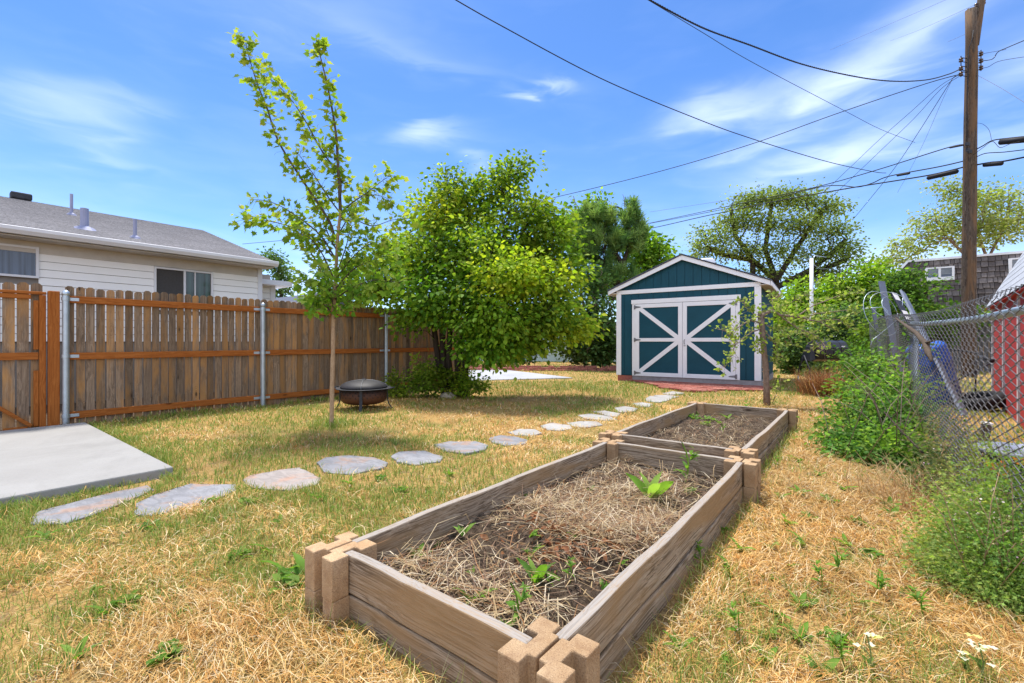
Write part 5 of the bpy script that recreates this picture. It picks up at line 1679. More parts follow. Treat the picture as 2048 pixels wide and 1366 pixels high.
_rb = shrub('rose_bush', 'sprawling mid green rose bush growing against the chain link fence', 'shrub', (1790, 930), 4.3,
      [(1735, 750, 34, 40, 6.2, .45, 56), (1775, 785, 45, 34, 5.4, .35, 60), (1740, 830, 55, 55, 5.0, .45, 95), (1800, 840, 55, 45, 4.7, .35, 100), (1715, 885, 46, 40, 4.6, .35, 70), (1780, 900, 70, 50, 4.3, .4, 120), (1840, 910, 50, 55, 4.1, .3, 70), (1745, 930, 46, 34, 4.2, .3, 55), (1800, 950, 50, 26, 4.0, .3, 50), (1715, 715, 20, 24, 6.6, .3, 24), (1700, 790, 24, 30, 5.8, .3, 22), (1668, 850, 14, 8, 4.7, .1, 5), (1676, 880, 12, 8, 4.5, .1, 5), (1668, 915, 14, 8, 4.35, .1, 6), (1700, 945, 14, 10, 4.2, .1, 6), (1690, 820, 14, 8, 5.2, .1, 5), (1790, 738, 8, 16, 5.5, .08, 5), (1825, 770, 10, 16, 5.0, .08, 6), (1852, 830, 10, 18, 4.5, .08, 6), (1760, 725, 8, 14, 5.9, .08, 4), (1830, 700, 8, 14, 5.4, .06, 4), (1745, 715, 10, 10, 6.2, .1, 4), (1870, 870, 12, 14, 4.2, .08, 6)],
      22, .105, .040, GR, 61, bark='bark_mid', r_tip=0.0026)
canes(_rb, None, 26, 0.95, 0.75, 0.004, MT['bark_grey'], 7)
FEATH = (np.array([(0, 0, 0), (-0.10, 0.3, 0.02), (-0.36, 0.55, 0.03), (-0.06, 0.5, 0), (0, 1, -0.05), (0.06, 0.5, 0), (0.36, 0.55, 0.03), (0.10, 0.3, 0.02)]), np.array([(0, 3, 2, 1), (0, 5, 4, 3), (0, 7, 6, 5)]))
GW = [(0.17, 0.31, 0.075), (0.22, 0.37, 0.085), (0.27, 0.42, 0.10), (0.34, 0.46, 0.13)]
_fw = shrub('feathery_weed', 'tall bright green feathery weed in the near corner by the chain link fence', 'weed', (2010, 1220), 1.95,
      [(1990, 1040, 60, 70, 2.15, .18, 110), (2040, 1100, 60, 90, 1.95, .16, 120), (1960, 1130, 60, 60, 2.1, .16, 100), (2010, 1190, 70, 60, 1.95, .15, 110), (2050, 1020, 50, 60, 2.1, .14, 60), (1940, 1060, 40, 50, 2.3, .15, 50), (1985, 1240, 50, 34, 1.95, .12, 40), (2070, 1230, 40, 70, 1.85, .14, 60), (1930, 1180, 34, 34, 2.05, .12, 30), (1905, 1090, 14, 16, 2.35, .05, 8), (1912, 1140, 12, 10, 2.2, .05, 6), (1900, 1210, 14, 10, 2.05, .05, 6), (1945, 985, 12, 22, 2.4, .05, 8), (1985, 950, 10, 22, 2.3, .05, 8), (2020, 935, 10, 20, 2.2, .05, 8), (2040, 960, 8, 24, 2.1, .05, 6), (1935, 1255, 16, 10, 1.95, .05, 6), (1890, 1050, 10, 12, 2.5, .05, 6), (1960, 925, 7, 26, 2.35, .03, 8), (2000, 905, 7, 26, 2.3, .03, 8), (1915, 1010, 8, 26, 2.5, .03, 8), (1888, 1120, 16, 8, 2.3, .04, 7), (1878, 1170, 14, 7, 2.2, .04, 6)],
      36, .075, .024, GW, 62, shape=FEATH, r_tip=0.0016, bark='bark_tan', up=0.35)
shrub('feathery_weed', 'grey green feathery weed with dry stems beneath the rose bush', 'weed', (1880, 990), 3.2,
      [(1880, 920, 44, 50, 3.4, .2, 60), (1900, 980, 50, 40, 3.1, .2, 60), (1850, 975, 40, 30, 3.4, .2, 36), (1920, 900, 30, 50, 3.2, .15, 40), (1945, 960, 30, 40, 2.9, .15, 36), (1880, 860, 30, 40, 3.8, .15, 30)],
      24, .06, .03, [(0.09, 0.14, 0.05), (0.13, 0.18, 0.065), (0.19, 0.21, 0.09), (0.24, 0.20, 0.10)], 63, shape=FEATH, r_tip=0.0016, bark='bark_tan', up=0.3)

canes(_fw, None, 18, 0.62, 0.30, 0.0022, MT['bark_tan'], 17)
# tiny pink blossoms of the feathery weeds
def dots(name, label, cat, clumps, size, cols, seed):
    rng = np.random.RandomState(seed)
    T, C = ell_targets(clumps, rng)
    N = len(T); cols = np.array(cols)
    o = leaves(name, T, rng.normal(0, 1, (N, 3)), rng.normal(0, 1, (N, 3)), rng.uniform(.7, 1.3, N) * size, cols[rng.randint(0, len(cols), N)], HEX)
    return tag(o, label, cat, kind='stuff')


dots('blossom', 'tiny pale pink blossoms dotted over the feathery weeds', 'blossom', [(1990, 1060, 80, 90, 2.05, .2, 150), (1910, 950, 60, 60, 3.1, .2, 70), (2030, 1150, 50, 80, 1.95, .16, 70)], .011, [(0.62, 0.45, 0.50), (0.55, 0.36, 0.45), (0.70, 0.62, 0.60)], 71)

# clump of dead dry grass by the tumbler
def dryclump(name, label, cat, base, n, Lr, spread, cols, seed, lean=(0.1, 0.8), w=0.006):
    rng = np.random.RandomState(seed)
    pos = np.stack([base.x + rng.normal(0, spread, n), base.y + rng.normal(0, spread, n), np.zeros(n)], 1)
    az = np.arctan2(pos[:, 1] - base.y, pos[:, 0] - base.x) + rng.normal(0, .9, n)
    l1 = rng.uniform(*lean, n); l2 = l1 + rng.uniform(0.1, 0.9, n)
    cols = np.array(cols)
    o = blades(name, pos, az, l1, l2, rng.uniform(*Lr, n), w * rng.uniform(.7, 1.3, n), cols[rng.randint(0, len(cols), n)], twist=rng.normal(0, .5, n))
    return tag(o, label, cat)


dryclump('dry_grass_clump', 'rusty brown clump of dead grass in front of the compost tumbler', 'dry grass', P(1655, 790), 1500, (0.2, 0.68), 0.20, [(0.36, 0.16, 0.06), (0.28, 0.12, 0.045), (0.46, 0.27, 0.11), (0.20, 0.10, 0.05)], 81, lean=(0.05, 0.7), w=0.010)
dryclump('dry_grass_clump', 'pale brown dry stems sprawling under the rose bush by the fence', 'dry grass', P(1850, 1010), 700, (0.12, 0.42), 0.22, [(0.42, 0.27, 0.12), (0.32, 0.18, 0.075), (0.50, 0.38, 0.2)], 82, lean=(0.3, 1.3), w=0.004)
def segs(name, A, B, rad, mat, parent=None, n=4):
    A = np.asarray(A, float); B = np.asarray(B, float)
    t = unit(B - A)
    ref = np.where(np.abs(t[:, 2:3]) > 0.9, np.array([[1.0, 0, 0]]), np.array([[0, 0, 1.0]]))
    u = unit(np.cross(t, ref)); v = np.cross(t, u)
    ang = np.arange(n) * 2 * np.pi / n + 0.4
    ring = (np.cos(ang)[None, :, None] * u[:, None, :] + np.sin(ang)[None, :, None] * v[:, None, :]) * rad
    V = np.concatenate([(A - t * rad * .4)[:, None, :] + ring, (B + t * rad * .4)[:, None, :] + ring], 1)
    k = np.arange(n); k2 = (k + 1) % n
    fq = np.stack([k, k2, n + k2, n + k], 1)
    F = (np.arange(len(A))[:, None, None] * 2 * n + fq[None]).reshape(-1, 4)
    return np_mesh(name, V.reshape(-1, 3), F, mat, None, parent, smooth=True)


# ------------------------------------------------------------------ chain link fence
CL = [Vector((0.629, -0.6, 0)), Vector((0.531, 2.85, 0)), Vector((0.471, 4.97, 0)), Vector((0.413, 7.0, 0)), Vector((0.42, 9.2, 0)), Vector((0.246, 12.2, 0)), Vector((0.14, 14.0, 0))]
CLZ = [1.265, 1.265, 1.272, 1.335, 1.45, 1.53, 1.49]
def cl_at(s):
    for i in range(len(CL) - 1):
        L = (CL[i + 1] - CL[i]).length
        if s <= L or i == len(CL) - 2:
            f = min(1, s / L); return CL[i].lerp(CL[i + 1], f), CLZ[i] * (1 - f) + CLZ[i + 1] * f
        s -= L
CLEN = sum((CL[i + 1] - CL[i]).length for i in range(len(CL) - 1))
cl = empty('chain_link_fence', (0.56, 5, 0), 0, 'sagging galvanized chain link fence with tubular top rail', 'chain link fence')
A, B = [], []
hp = 0.075; vp = 0.0265
ncol = int(CLEN / hp)
crng = np.random.RandomState(3)
for j in range(ncol):
    s0 = j * hp
    p0, zt = cl_at(s0); p1, _ = cl_at(s0 + hp)
    nst = int((zt + 0.055 - 0.04) / vp)
    prev = None
    for k in range(nst + 1):
        c = (k + j) % 2
        q = (p0 if c else p1)
        z = zt + 0.055 - k * vp
        wob = 0.012 * math.sin(s0 * 2.3 + z * 2) + (0.05 * math.sin((s0 - 10) * 1.1) * max(0, min(1, (s0 - 8.0))) * (z / 1.4))
        pt = (q.x + wob + (0.004 if c else -0.004), q.y, z + 0.010 * math.sin(s0 * 3.1) * (s0 > 9))
        if prev is not None: A.append(prev); B.append(pt)
        prev = pt
    # twisted barb ends above the rail
    A.append((p1.x + .002, p1.y, zt + 0.055)); B.append((p1.x + .010, p1.y + 0.006, zt + 0.082))
    A.append((p1.x + .012, p1.y + .004, zt + 0.074)); B.append((p1.x - .006, p1.y + 0.010, zt + 0.078))
segs('wire_mesh', np.array(A) - np.array([0.56, 5, 0]), np.array(B) - np.array([0.56, 5, 0]), 0.0023, MT['galv_dark'], cl)
m = MB()
pts = []
for i in range(40):
    p, z = cl_at(i / 39 * 7.75); pts.append((p.x + 0.028 - 0.56, p.y - 5, z - 0.028 + 0.006 * math.sin(i * .5)))
m.tube(pts, 0.021, 12); m.build('top_rail', MT['galv'], cl, smooth=True)
for yy in (0.2, 7.1):
    p, z = cl_at(yy + 0.6)
    m = MB(); m.lathe([(0.026, -0.1), (0.026, z - 0.05)], (p.x + 0.055 - 0.56, p.y - 5, 0), 12); m.build('fence_post', MT['galv'], cl, smooth=True)

# ------------------------------------------------------------------ neighbour's things beyond the chain link
nb = empty('red_shed', (1.87, 12.08, 0), -0.083, 'red barn style shed with pale trim and grey roof, beyond the chain link fence', 'shed')
m = MB(); m.box(0, 2.6, -5.2, 0, -0.02, 1.78); m.build('wall', MT['redpaint'], nb)
for y0, y1 in ((-0.10, 0.02), (-1.75, -1.66), (-3.4, -3.31)):
    m = MB(); m.box(-0.022, 0.0, y0, y1, 0.0, 1.74); m.build('trim_board', MT['oldwhite'], nb)
m = MB()
prof = [(-0.09, 1.70), (0.50, 2.92), (1.30, 3.40), (2.10, 2.92), (2.69, 1.70)]
for i in range(4):
    (xa, za), (xb, zb) = prof[i], prof[i + 1]
    roof_slope(m, xa, za + 0.03, xb, zb + 0.03, -5.4, 0.15, 0.16, 0.005)
m.build('roof', MT['shingle_pale'], nb)
m = MB()
vs = [(x, -5.35, z) for x, z in prof] + [(x, 0.10, z) for x, z in prof]
m.raw(vs, [(0, 1, 2, 3, 4), (9, 8, 7, 6, 5)] + [(i, i + 1, 6 + i, 5 + i) for i in range(4)] + [(4, 0, 5, 9)])
m.build('gable', MT['redpaint'], nb)

gf = AT(1910, 683, 16.8)
gfe = empty('grey_fence', (gf.x, gf.y, 0), R(0), 'grey upright board fence beyond the chain link, behind the utility pole', 'fence')
m = MB(); random.seed(6)
for k in range(44):
    x = -2.7 + k * 0.135
    picket(m, 0, 0, 0.12, 0.02, 1.85 + random.uniform(-.03, .03))
    # rotate the last picket into the x direction
    for q in range(len(m.v) - 12, len(m.v)):
        v = m.v[q]; m.v[q] = (x + v[1], v[0], v[2])
m.build('board_panel', MT['grey_board'], gfe)
m = MB(); m.box(-2.8, 3.3, 0.01, 0.05, 0.4, 0.49); m.box(-2.8, 3.3, 0.01, 0.05, 1.45, 1.54); m.build('rail', MT['grey_board'], gfe)

bb = AT(1858, 683, 8.1)
m = MB(); m.lathe([(0.0, 0.0), (0.27, 0.0), (0.285, 0.03), (0.29, 0.30), (0.305, 0.33), (0.29, 0.36), (0.29, 0.68), (0.305, 0.71), (0.29, 0.74), (0.28, 0.98), (0.24, 1.03), (0.0, 1.035)], (0, 0, 0), 28)
o = m.build('barrel', MT['blue'], smooth=True); o.location = (bb.x + .16, bb.y + .02, 0.06); o.rotation_mode = 'QUATERNION'; o.rotation_quaternion = (Vector((0, 0, 1)) * 0.95 - Vector((CA, SA, 0)) * 0.28).to_track_quat('Z', 'Y')
br = tag(o, 'blue plastic barrel leaning behind the chain link fence', 'barrel')
m = MB(); m.lathe([(0.03, 1.03), (0.03, 1.06), (0.0, 1.062)], (0.14, 0, 0), 10); m.lathe([(0.03, 1.03), (0.03, 1.06), (0.0, 1.062)], (-0.14, 0, 0), 10); m.build('bung', MT['blue'], br)

tp = AT(1958, 683, 7.3)
m = MB()
prof = [(0.19, 0.02), (0.24, 0.0), (0.31, 0.015), (0.335, 0.05), (0.34, 0.10), (0.335, 0.15), (0.31, 0.185), (0.24, 0.20), (0.19, 0.18), (0.20, 0.10), (0.19, 0.02)]
m.lathe(prof, (0, 0, 0), 32)
o = m.build('tyre', MT['rubber'], smooth=True); o.location = (tp.x, tp.y, 0.05); o.rotation_euler = (0.12, -0.22, 0)
tag(o, 'old black tyre lying in the grass beyond the chain link fence', 'tyre')


def plank(label, a, b, w, t, mat, name='plank', up=None):
    m = MB(); c = (a + b) / 2
    vdir = Vector((-SA, CA, 0))
    m.beam(a - c, b - c, w, t, up=up or vdir)
    o = m.build(name, mat, bevel=0.003); o.location = c
    return tag(o, label, 'plank', 'planks leaning behind the chain link fence')


plank('tallest blue grey plank leaning behind the end of the chain link fence', AT(1804, 768, 10.7), AT(1763, 563, 11.6), 0.15, 0.04, MT['plank_paint'])
plank('long blue grey plank leaning from the ground by the tyre up over the fence', P(1932, 836), AT(1805, 584, 9.9), 0.14, 0.04, MT['plank_paint'])
plank('short blue grey plank end farthest left, just above the mesh', AT(1765, 745, 12.6), AT(1747, 616, 12.8), 0.10, 0.035, MT['plank_paint'])
o = plank('dark navy plank with torn white covering between the two taller planks', AT(1850, 700, 9.4), AT(1787, 586, 10.6), 0.13, 0.035, simple('dark_navy_plank', (0.02, 0.022, 0.035), 0.6))
m = MB(); a_, b_ = AT(1850, 700, 9.4), AT(1787, 586, 10.6); c_ = (a_ + b_) / 2
for f0, f1 in ((0.50, 0.66), (0.86, 1.0)):
    m.beam(a_.lerp(b_, f0) - c_ - Vector((-SA, CA, 0)) * .022, a_.lerp(b_, f1) - c_ - Vector((-SA, CA, 0)) * .022, 0.125, 0.003, up=Vector((-SA, CA, 0)))
m.build('torn_covering', MT['oldwhite'], o)

m = MB(); rs_ = random.Random(2)
pts = [AT(1795, 636, 6.6), AT(1815, 650, 5.2), AT(1838, 666, 4.6), AT(1856, 686, 4.1), AT(1862, 705, 4.0), AT(1870, 722, 3.8)]
pts = [p - Vector((0.02, 0, 0)) for p in pts]
c = pts[2].copy()
m.tube([p - c for p in pts], [0.010, 0.016, 0.022, 0.025, 0.022, 0.009], 8, jit=0.15)
m.tube([pts[3] - c, AT(1872, 680, 3.9) - c], [0.014, 0.005], 6); m.tube([pts[3] - c, AT(1850, 706, 4.1) - c], [0.013, 0.005], 6)
o = m.build('dead_branch', MT['bark_mid'], smooth=True); o.location = c; tag(o, 'broken brown dead branch caught in the chain link mesh', 'branch')

# tangled tomato cage on the fence end
tc = AT(1770, 622, 10.4)
cage = empty('wire_cage', tc, 0, 'tangle of bare wire hoops hanging on the end of the chain link fence', 'wire cage')
rgt = Vector((CA, SA, 0)); upv = Vector((0, 0, 1)); fw = Vector((-SA, CA, 0))
for (px, py, rx, ry, tilt) in ((1762, 626, 37, 45, .3), (1783, 612, 38, 30, -.2), (1792, 617, 26, 26, .1)):
    c = AT(px, py, 10.4) - tc; m = MB(); pts = []
    for i in range(33):
        a = 2 * math.pi * i / 32
        pts.append(c + rgt * math.cos(a) * rx / FP * 10.4 + upv * math.sin(a) * ry / FP * 10.4 + fw * (math.sin(a + tilt) * 0.2))
    m.tube(pts, 0.0065, 5); m.build('hoop', MT['galv'], cage, smooth=True)
m = MB()
m.tube([AT(1725, 617, 10.4) - tc, AT(1767, 614, 10.3) - tc, AT(1775, 622, 10.2) - tc, AT(1775, 650, 10.2) - tc], 0.0065, 5)
m.tube([AT(1806, 594, 10.3) - tc, AT(1803, 632, 10.3) - tc], 0.0065, 5)
m.tube([AT(1803, 632, 10.3) - tc, AT(1770, 660, 10.0) - tc, AT(1745, 680, 9.9) - tc, AT(1740, 695, 9.9) - tc], 0.0065, 5)
m.build('spoke', MT['galv'], cage, smooth=True)

# dark handles, stake, tub
hb = AT(1930, 735, 7.9)
m = MB()
m.tube([AT(1870, 696, 8.4) - hb, AT(1915, 700, 8.1) - hb, AT(1953, 706, 7.9) - hb, AT(1960, 712, 7.8) - hb], 0.016, 7)
m.tube([AT(1905, 765, 7.6) - hb, AT(1980, 727, 7.4) - hb], 0.013, 7); m.tube([AT(1898, 752, 8.2) - hb, AT(1950, 722, 8.2) - hb], 0.010, 7)
m.tube([AT(1960, 712, 7.8) - hb, AT(1985, 722, 7.5) - hb], [0.02, 0.035], 8)
m.tube([AT(1905, 765, 7.6) - hb, P(1915, 808) - hb], 0.013, 7); m.tube([AT(1953, 706, 7.9) - hb, P(1950, 810) - hb], 0.013, 7)
o = m.build('handle_frame', MT['iron'], smooth=True); o.location = hb; tag(o, 'black metal handle frame of a garden tool standing beyond the tyre', 'tool handle')
sp = P(1946, 898); sp.x += 0.06
m = MB(); m.box(-0.035, 0.035, -0.03, 0.03, -0.05, 0.27)
o = m.build('wooden_stake', MT['bark_mid'], bevel=0.01); o.location = sp; o.rotation_euler = (0.08, 0.12, 0.3)
m = MB(); m.box(-0.036, 0.036, -0.031, 0.031, 0.271, 0.288); m.build('stake_top', MT['oldwhite'], o)
tag(o, 'short brown wooden stake with pale top beyond the chain link mesh', 'stake')
tb = AT(2032, 683, 2.95)
tub = empty('plastic_tub', (tb.x + 0.03, tb.y, 0), 0, 'black plastic tub with grey rim, half hidden by feathery weeds', 'tub')
m = MB(); m.lathe([(0.0, 0.0), (0.17, 0.0), (0.205, 0.38), (0.198, 0.38), (0.165, 0.03), (0.0, 0.03)], (0, 0, 0), 28); m.build('body', MT['black'], tub, smooth=False)
m = MB(); m.lathe([(0.199, 0.375), (0.225, 0.38), (0.228, 0.40), (0.215, 0.408), (0.199, 0.40)], (0, 0, 0), 28); m.build('rim', simple('grey_plastic_rim', (0.30, 0.31, 0.36), 0.4, 0.1, 5, spec=0.5), tub, smooth=True)
dots('orange_flowers', 'bright orange red flowers in the weeds below the tub', 'flowers', [(2000, 935, 20, 12, 2.55, .06, 26), (2040, 920, 12, 10, 2.5, .05, 12), (2005, 955, 10, 8, 2.45, .05, 8)], .026, [(0.62, 0.10, 0.02), (0.70, 0.17, 0.03), (0.5, 0.05, 0.02)], 72)
m = MB()
cane = [AT(1735, 770, 5.4), AT(1790, 815, 4.7), AT(1840, 865, 4.0), AT(1885, 905, 3.5)]
o = None
m.tube([p - cane[1] for p in cane], [0.006, 0.007, 0.008, 0.008], 6); o = m.build('bramble_cane', MT['bark_dark'], smooth=True); o.location = cane[1] - Vector((0.12, 0.1, 0)); tag(o, 'long bare dark cane arching across the rose bush', 'cane')

# ------------------------------------------------------------------ compost tumbler
d = 11.75
ct = AT(1654, 683, d); ct.z = 0
tum = empty('compost_tumbler', ct, math.atan2(SA, CA) - 0.06, 'black compost tumbler drum on a tubular stand by the shed', 'compost tumbler')
cz, r0, hl = 0.86, 0.27, 0.40
m = MB(); n = 10; vs = []; fs = []
rings = [(-hl, 0.80), (-hl + .03, 1.0), (-0.205, 1.0), (-0.20, 0.965), (-0.19, 0.965), (-0.185, 1.0), (-0.01, 1.0), (-0.005, .955), (0.005, .955), (0.01, 1.0), (0.185, 1.0), (0.19, .965), (0.20, .965), (0.205, 1.0), (hl - .03, 1.0), (hl, 0.80)]
for x, f in rings:
    for k in range(n):
        a = 2 * math.pi * (k + 0.5) / n
        vs.append((x, math.cos(a) * r0 * f, cz + math.sin(a) * r0 * f))
for i in range(len(rings) - 1):
    for k in range(n):
        fs.append((i * n + k, i * n + (k + 1) % n, (i + 1) * n + (k + 1) % n, (i + 1) * n + k))
fs += [tuple(range(n)), tuple(range((len(rings) - 1) * n, len(rings) * n))]
m.raw(vs, fs); m.build('drum', MT['black'], tum)
for s in (-1, 1):
    m = MB(); m.raw([(s * (hl + .02), -0.24, cz - .22), (s * (hl + .02), 0.24, cz - .22), (s * (hl + .02), 0.16, cz + .16), (s * (hl + .02), -0.16, cz + .16),
                     (s * (hl + .15), -0.24, cz - .26), (s * (hl + .15), 0.24, cz - .26), (s * (hl + .06), 0.12, cz + .10), (s * (hl + .06), -0.12, cz + .10)],
                    [(0, 1, 2, 3), (7, 6, 5, 4), (0, 4, 5, 1), (1, 5, 6, 2), (2, 6, 7, 3), (3, 7, 4, 0)]); m.build('end_cap', MT['black'], tum, bevel=0.01)
    for yy in (-1, 1):
        m = MB(); x = s * (hl + .17)
        m.tube([(x, 0.0, cz - .12), (x, yy * 0.22, 0.42), (x, yy * 0.27, 0.20)], 0.019, 8); lg = m.build('leg', MT['iron'], tum, smooth=True)
        m = MB(); m.tube([(x, yy * 0.27, 0.20), (x, yy * 0.275, 0.08), (x - s * 0.05, yy * 0.275, 0.015)], 0.018, 8); m.build('foot', MT['galv'], lg, smooth=True)
for x0, kind in ((-0.23, 'N'), (0.21, 'X')):
    m = MB(); y = -r0 * 0.985 * math.cos(math.pi / n) - 0.004; z0 = cz + 0.015; h = 0.10; w = 0.075
    def bar(xa, za, xb, zb, t=0.022): m.beam((x0 + xa, y + 0.012, z0 + za), (x0 + xb, y + 0.012 , z0 + zb), t, 0.006, up=(0, -1, 0))
    if kind == 'N':
        bar(0, 0, 0, h); bar(w, 0, w, h); bar(0, h, w, 0)
    else:
        bar(0, h, w, h); bar(0, 0, w, 0); bar(w / 2, 0, w / 2, h, 0.04)
    m.build('white_mark', MT['white'], tum)
for k, a in ((0, 1.15), (1, 1.9)):
    m = MB(); m.obox((-0.23 + 0.46 * k, 0, cz + r0 - 0.005), (0.07, 0, 0), (0, 0.02, 0), (0, 0, 0.012)); m.build('lid_handle', MT['iron'], tum)

# ------------------------------------------------------------------ utility pole with its fittings
PD = 14.0
pb = AT(1938, 683, PD); pb.z = 0
pole = empty('utility_pole', pb, 0, 'tall weathered wooden utility pole with wires and a splinted top', 'utility pole')
def PL(px, py, dd=0.0): return AT(px, py, PD + dd) - pb
m = MB()
pp = [Vector((0, 0, -0.2))] + [PL(x, y) for x, y in ((1937, 650), (1938, 500), (1940, 350), (1941, 250), (1943, 150), (1943, 80), (1942, 20))]
m.tube(pp, [0.185, 0.172, 0.17, 0.162, 0.155, 0.148, 0.142, 0.138], 14, jit=0.03)
for k in range(8):
    a = 2 * math.pi * k / 8
    m.tube([pp[-1] + Vector((math.cos(a) * .10, math.sin(a) * .10, -.05)), pp[-1] + Vector((math.cos(a) * .10, math.sin(a) * .10, random.uniform(.0, .06)))], [0.035, 0.02], 5)
m.build('pole_shaft', MT['pole'], pole, smooth=True)
m = MB(); m.beam(PL(1950, 92, -.05), PL(1966, -25, -.05), 0.16, 0.12, up=fw); m.build('top_extension', MT['pole'], pole, bevel=0.01)
m = MB(); m.tube([PL(1947, 60, -.16), PL(1944, 80, -.17), PL(1938, 95, -.17), PL(1934, 200, -.17), PL(1934, 300, -.18)], 0.012, 6); m.build('conduit_wire', MT['cable'], pole, smooth=True)
def spool(px, py):
    c = PL(px, py); m = MB()
    m.lathe([(0.0, -0.05), (0.05, -0.05), (0.055, -0.02), (0.03, -0.01), (0.03, 0.01), (0.055, 0.02), (0.05, 0.05), (0.0, 0.05)], c, 10)
    return m.build('insulator', simple('brown_porcelain_%d_%d' % (px, py), (0.06, 0.035, 0.03), 0.25, 0.1, 4, spec=0.6), pole, smooth=True)
for px, pys, ex in ((1922, (120, 137, 148), 1934), (1962, (108, 122, 136), 1949)):
    m = MB()
    for py in pys:
        m.beam(PL(ex, py + 5), PL(px, py + 3), 0.02, 0.012); m.beam(PL(ex, py - 3), PL(px, py - 5), 0.02, 0.012)
    m.beam(PL(px, pys[0] - 8), PL(px, pys[-1] + 6), 0.018, 0.018, up=fw); m.build('spool_rack', MT['iron'], pole)
    for py in pys: spool(px, py)
spool(1953, 11); spool(1967, 5); spool(1954, 65)
for px, py in ((1936, 300), (1940, 303), (1935, 288)):
    m = MB(); m.obox(PL(px, py, -.17), rgt * 0.05, fw * 0.02, upv * 0.05)
    m.build('clamp', MT['iron'], pole)


def cable(label, pts, d0, d1, r=0.011, name='power_line', twist=0.0, cat='power line', mat='cable', bulges=()):
    """pts in photo pixels from depth d0 to d1 (1/depth linear along the run)"""
    L = [0.0]
    for i in range(1, len(pts)): L.append(L[-1] + math.hypot(pts[i][0] - pts[i - 1][0], pts[i][1] - pts[i - 1][1]))
    # smooth in pixels
    P2 = []
    for i in range(len(pts) - 1):
        p0 = pts[max(i - 1, 0)]; p1 = pts[i]; p2 = pts[i + 1]; p3 = pts[min(i + 2, len(pts) - 1)]
        k = 10
        for q in range(k):
            t = q / k
            P2.append(tuple(0.5 * (2 * p1[a] + (p2[a] - p0[a]) * t + (2 * p0[a] - 5 * p1[a] + 4 * p2[a] - p3[a]) * t * t + (3 * p1[a] - p0[a] - 3 * p2[a] + p3[a]) * t ** 3) for a in (0, 1)))
    P2.append(pts[-1])
    S = [0.0]
    for i in range(1, len(P2)): S.append(S[-1] + math.hypot(P2[i][0] - P2[i - 1][0], P2[i][1] - P2[i - 1][1]))
    W = [AT(x, y, 1 / (1 / d0 + (1 / d1 - 1 / d0) * s / S[-1])) for (x, y), s in zip(P2, S)]
    c = W[len(W) // 2].copy(); W = [w - c for w in W]
    m = MB()
    if twist:
        # dense triple strand
        fine = []
        for i in range(len(W) - 1):
            for q in range(6): fine.append(W[i].lerp(W[i + 1], q / 6))
        fine.append(W[-1])
        for st in range(3):
            pts3 = []
            for i, w in enumerate(fine):
                a = i * 0.9 + st * 2 * math.pi / 3
                pts3.append(w + rgt * math.cos(a) * twist + upv * math.sin(a) * twist)
            m.tube(pts3, r, 5)
    else:
        m.tube(W, r, 6)
    o = m.build(name, MT[mat], smooth=True); o.location = c
    for (f, length, rad) in bulges:
        i = int(f * (len(W) - 1)); a = W[i]; tdir = (W[min(i + 1, len(W) - 1)] - W[i - 1]).normalized()
        q = MB(); q.tube([a - tdir * length / 2 - upv * rad, a - tdir * length * .45 - upv * rad, a + tdir * length * .45 - upv * rad, a + tdir * length / 2 - upv * rad], [rad * .5, rad, rad, rad * .5], 8)
        q.build('splice_case', MT['cable'], o, smooth=True)
    return tag(o, label, cat, 'overhead wires')


cable('thick cable sloping down from the top centre of the sky towards the right', [(905, -4), (1000, 50), (1200, 156), (1400, 240), (1515, 281), (1650, 322), (1745, 343), (1772, 346)], 7.0, 13.0, 0.0085)
cable('twisted triple service cable sagging from the top edge to the pole', [(1285, -8), (1400, 53), (1500, 90), (1600, 127), (1700, 151), (1780, 162), (1850, 160), (1898, 148), (1922, 137)], 7.0, 14.0, 0.0075, twist=0.010)
cable('thin wire crossing below the twisted cable and fading right of centre', [(1290, -4), (1400, 62), (1500, 122), (1690, 222), (1760, 258), (1830, 285)], 8.0, 15.0, 0.0055)
cable('long wire from the pole down across the sky to the far left roof', [(1922, 148), (1850, 168), (1680, 225), (1500, 289), (1300, 348), (1060, 406), (860, 447), (700, 468), (485, 488)], 14.0, 26.0, 0.012)
cable('upper communication line running left from the pole behind the shed trees', [(1934, 290), (1900, 294), (1760, 338), (1640, 372), (1500, 403), (1300, 446), (1180, 470)], 14.0, 40.0, 0.016, bulges=((0.14, 0.4, 0.03),))
cable('wavy middle communication line left of the pole', [(1936, 320), (1880, 333), (1780, 352), (1745, 366), (1715, 374), (1680, 371), (1640, 374), (1560, 394), (1480, 412), (1300, 447)], 14.0, 40.0, 0.018, bulges=((0.19, 0.5, 0.04),))
cable('lowest thick communication line left of the pole with a long splice case', [(1936, 332), (1870, 348), (1800, 360), (1700, 376), (1560, 401), (1420, 430), (1300, 457), (1170, 482)], 14.0, 40.0, 0.021, bulges=((0.12, 0.85, 0.075),))
cable('thin line level above the shed from the elm to the pine', [(1660, 378), (1560, 385), (1430, 404), (1300, 424)], 30.0, 45.0, 0.012, mat='wire_grey')
cable('left one of two close drop wires from the pole to the shed roof', [(1918, 150), (1880, 172), (1820, 225), (1760, 278), (1700, 335), (1640, 390), (1560, 450), (1465, 532)], 14.0, 22.0, 0.007)
cable('right one of two close drop wires from the pole to the shed roof', [(1918, 153), (1882, 178), (1830, 235), (1770, 293), (1710, 350), (1650, 405), (1570, 465), (1490, 532)], 14.0, 22.0, 0.007)
cable('steep drop wire from the pole down behind the hedge', [(1912, 152), (1900, 165), (1840, 260), (1790, 335), (1730, 410), (1705, 440)], 14.0, 20.0, 0.0085)
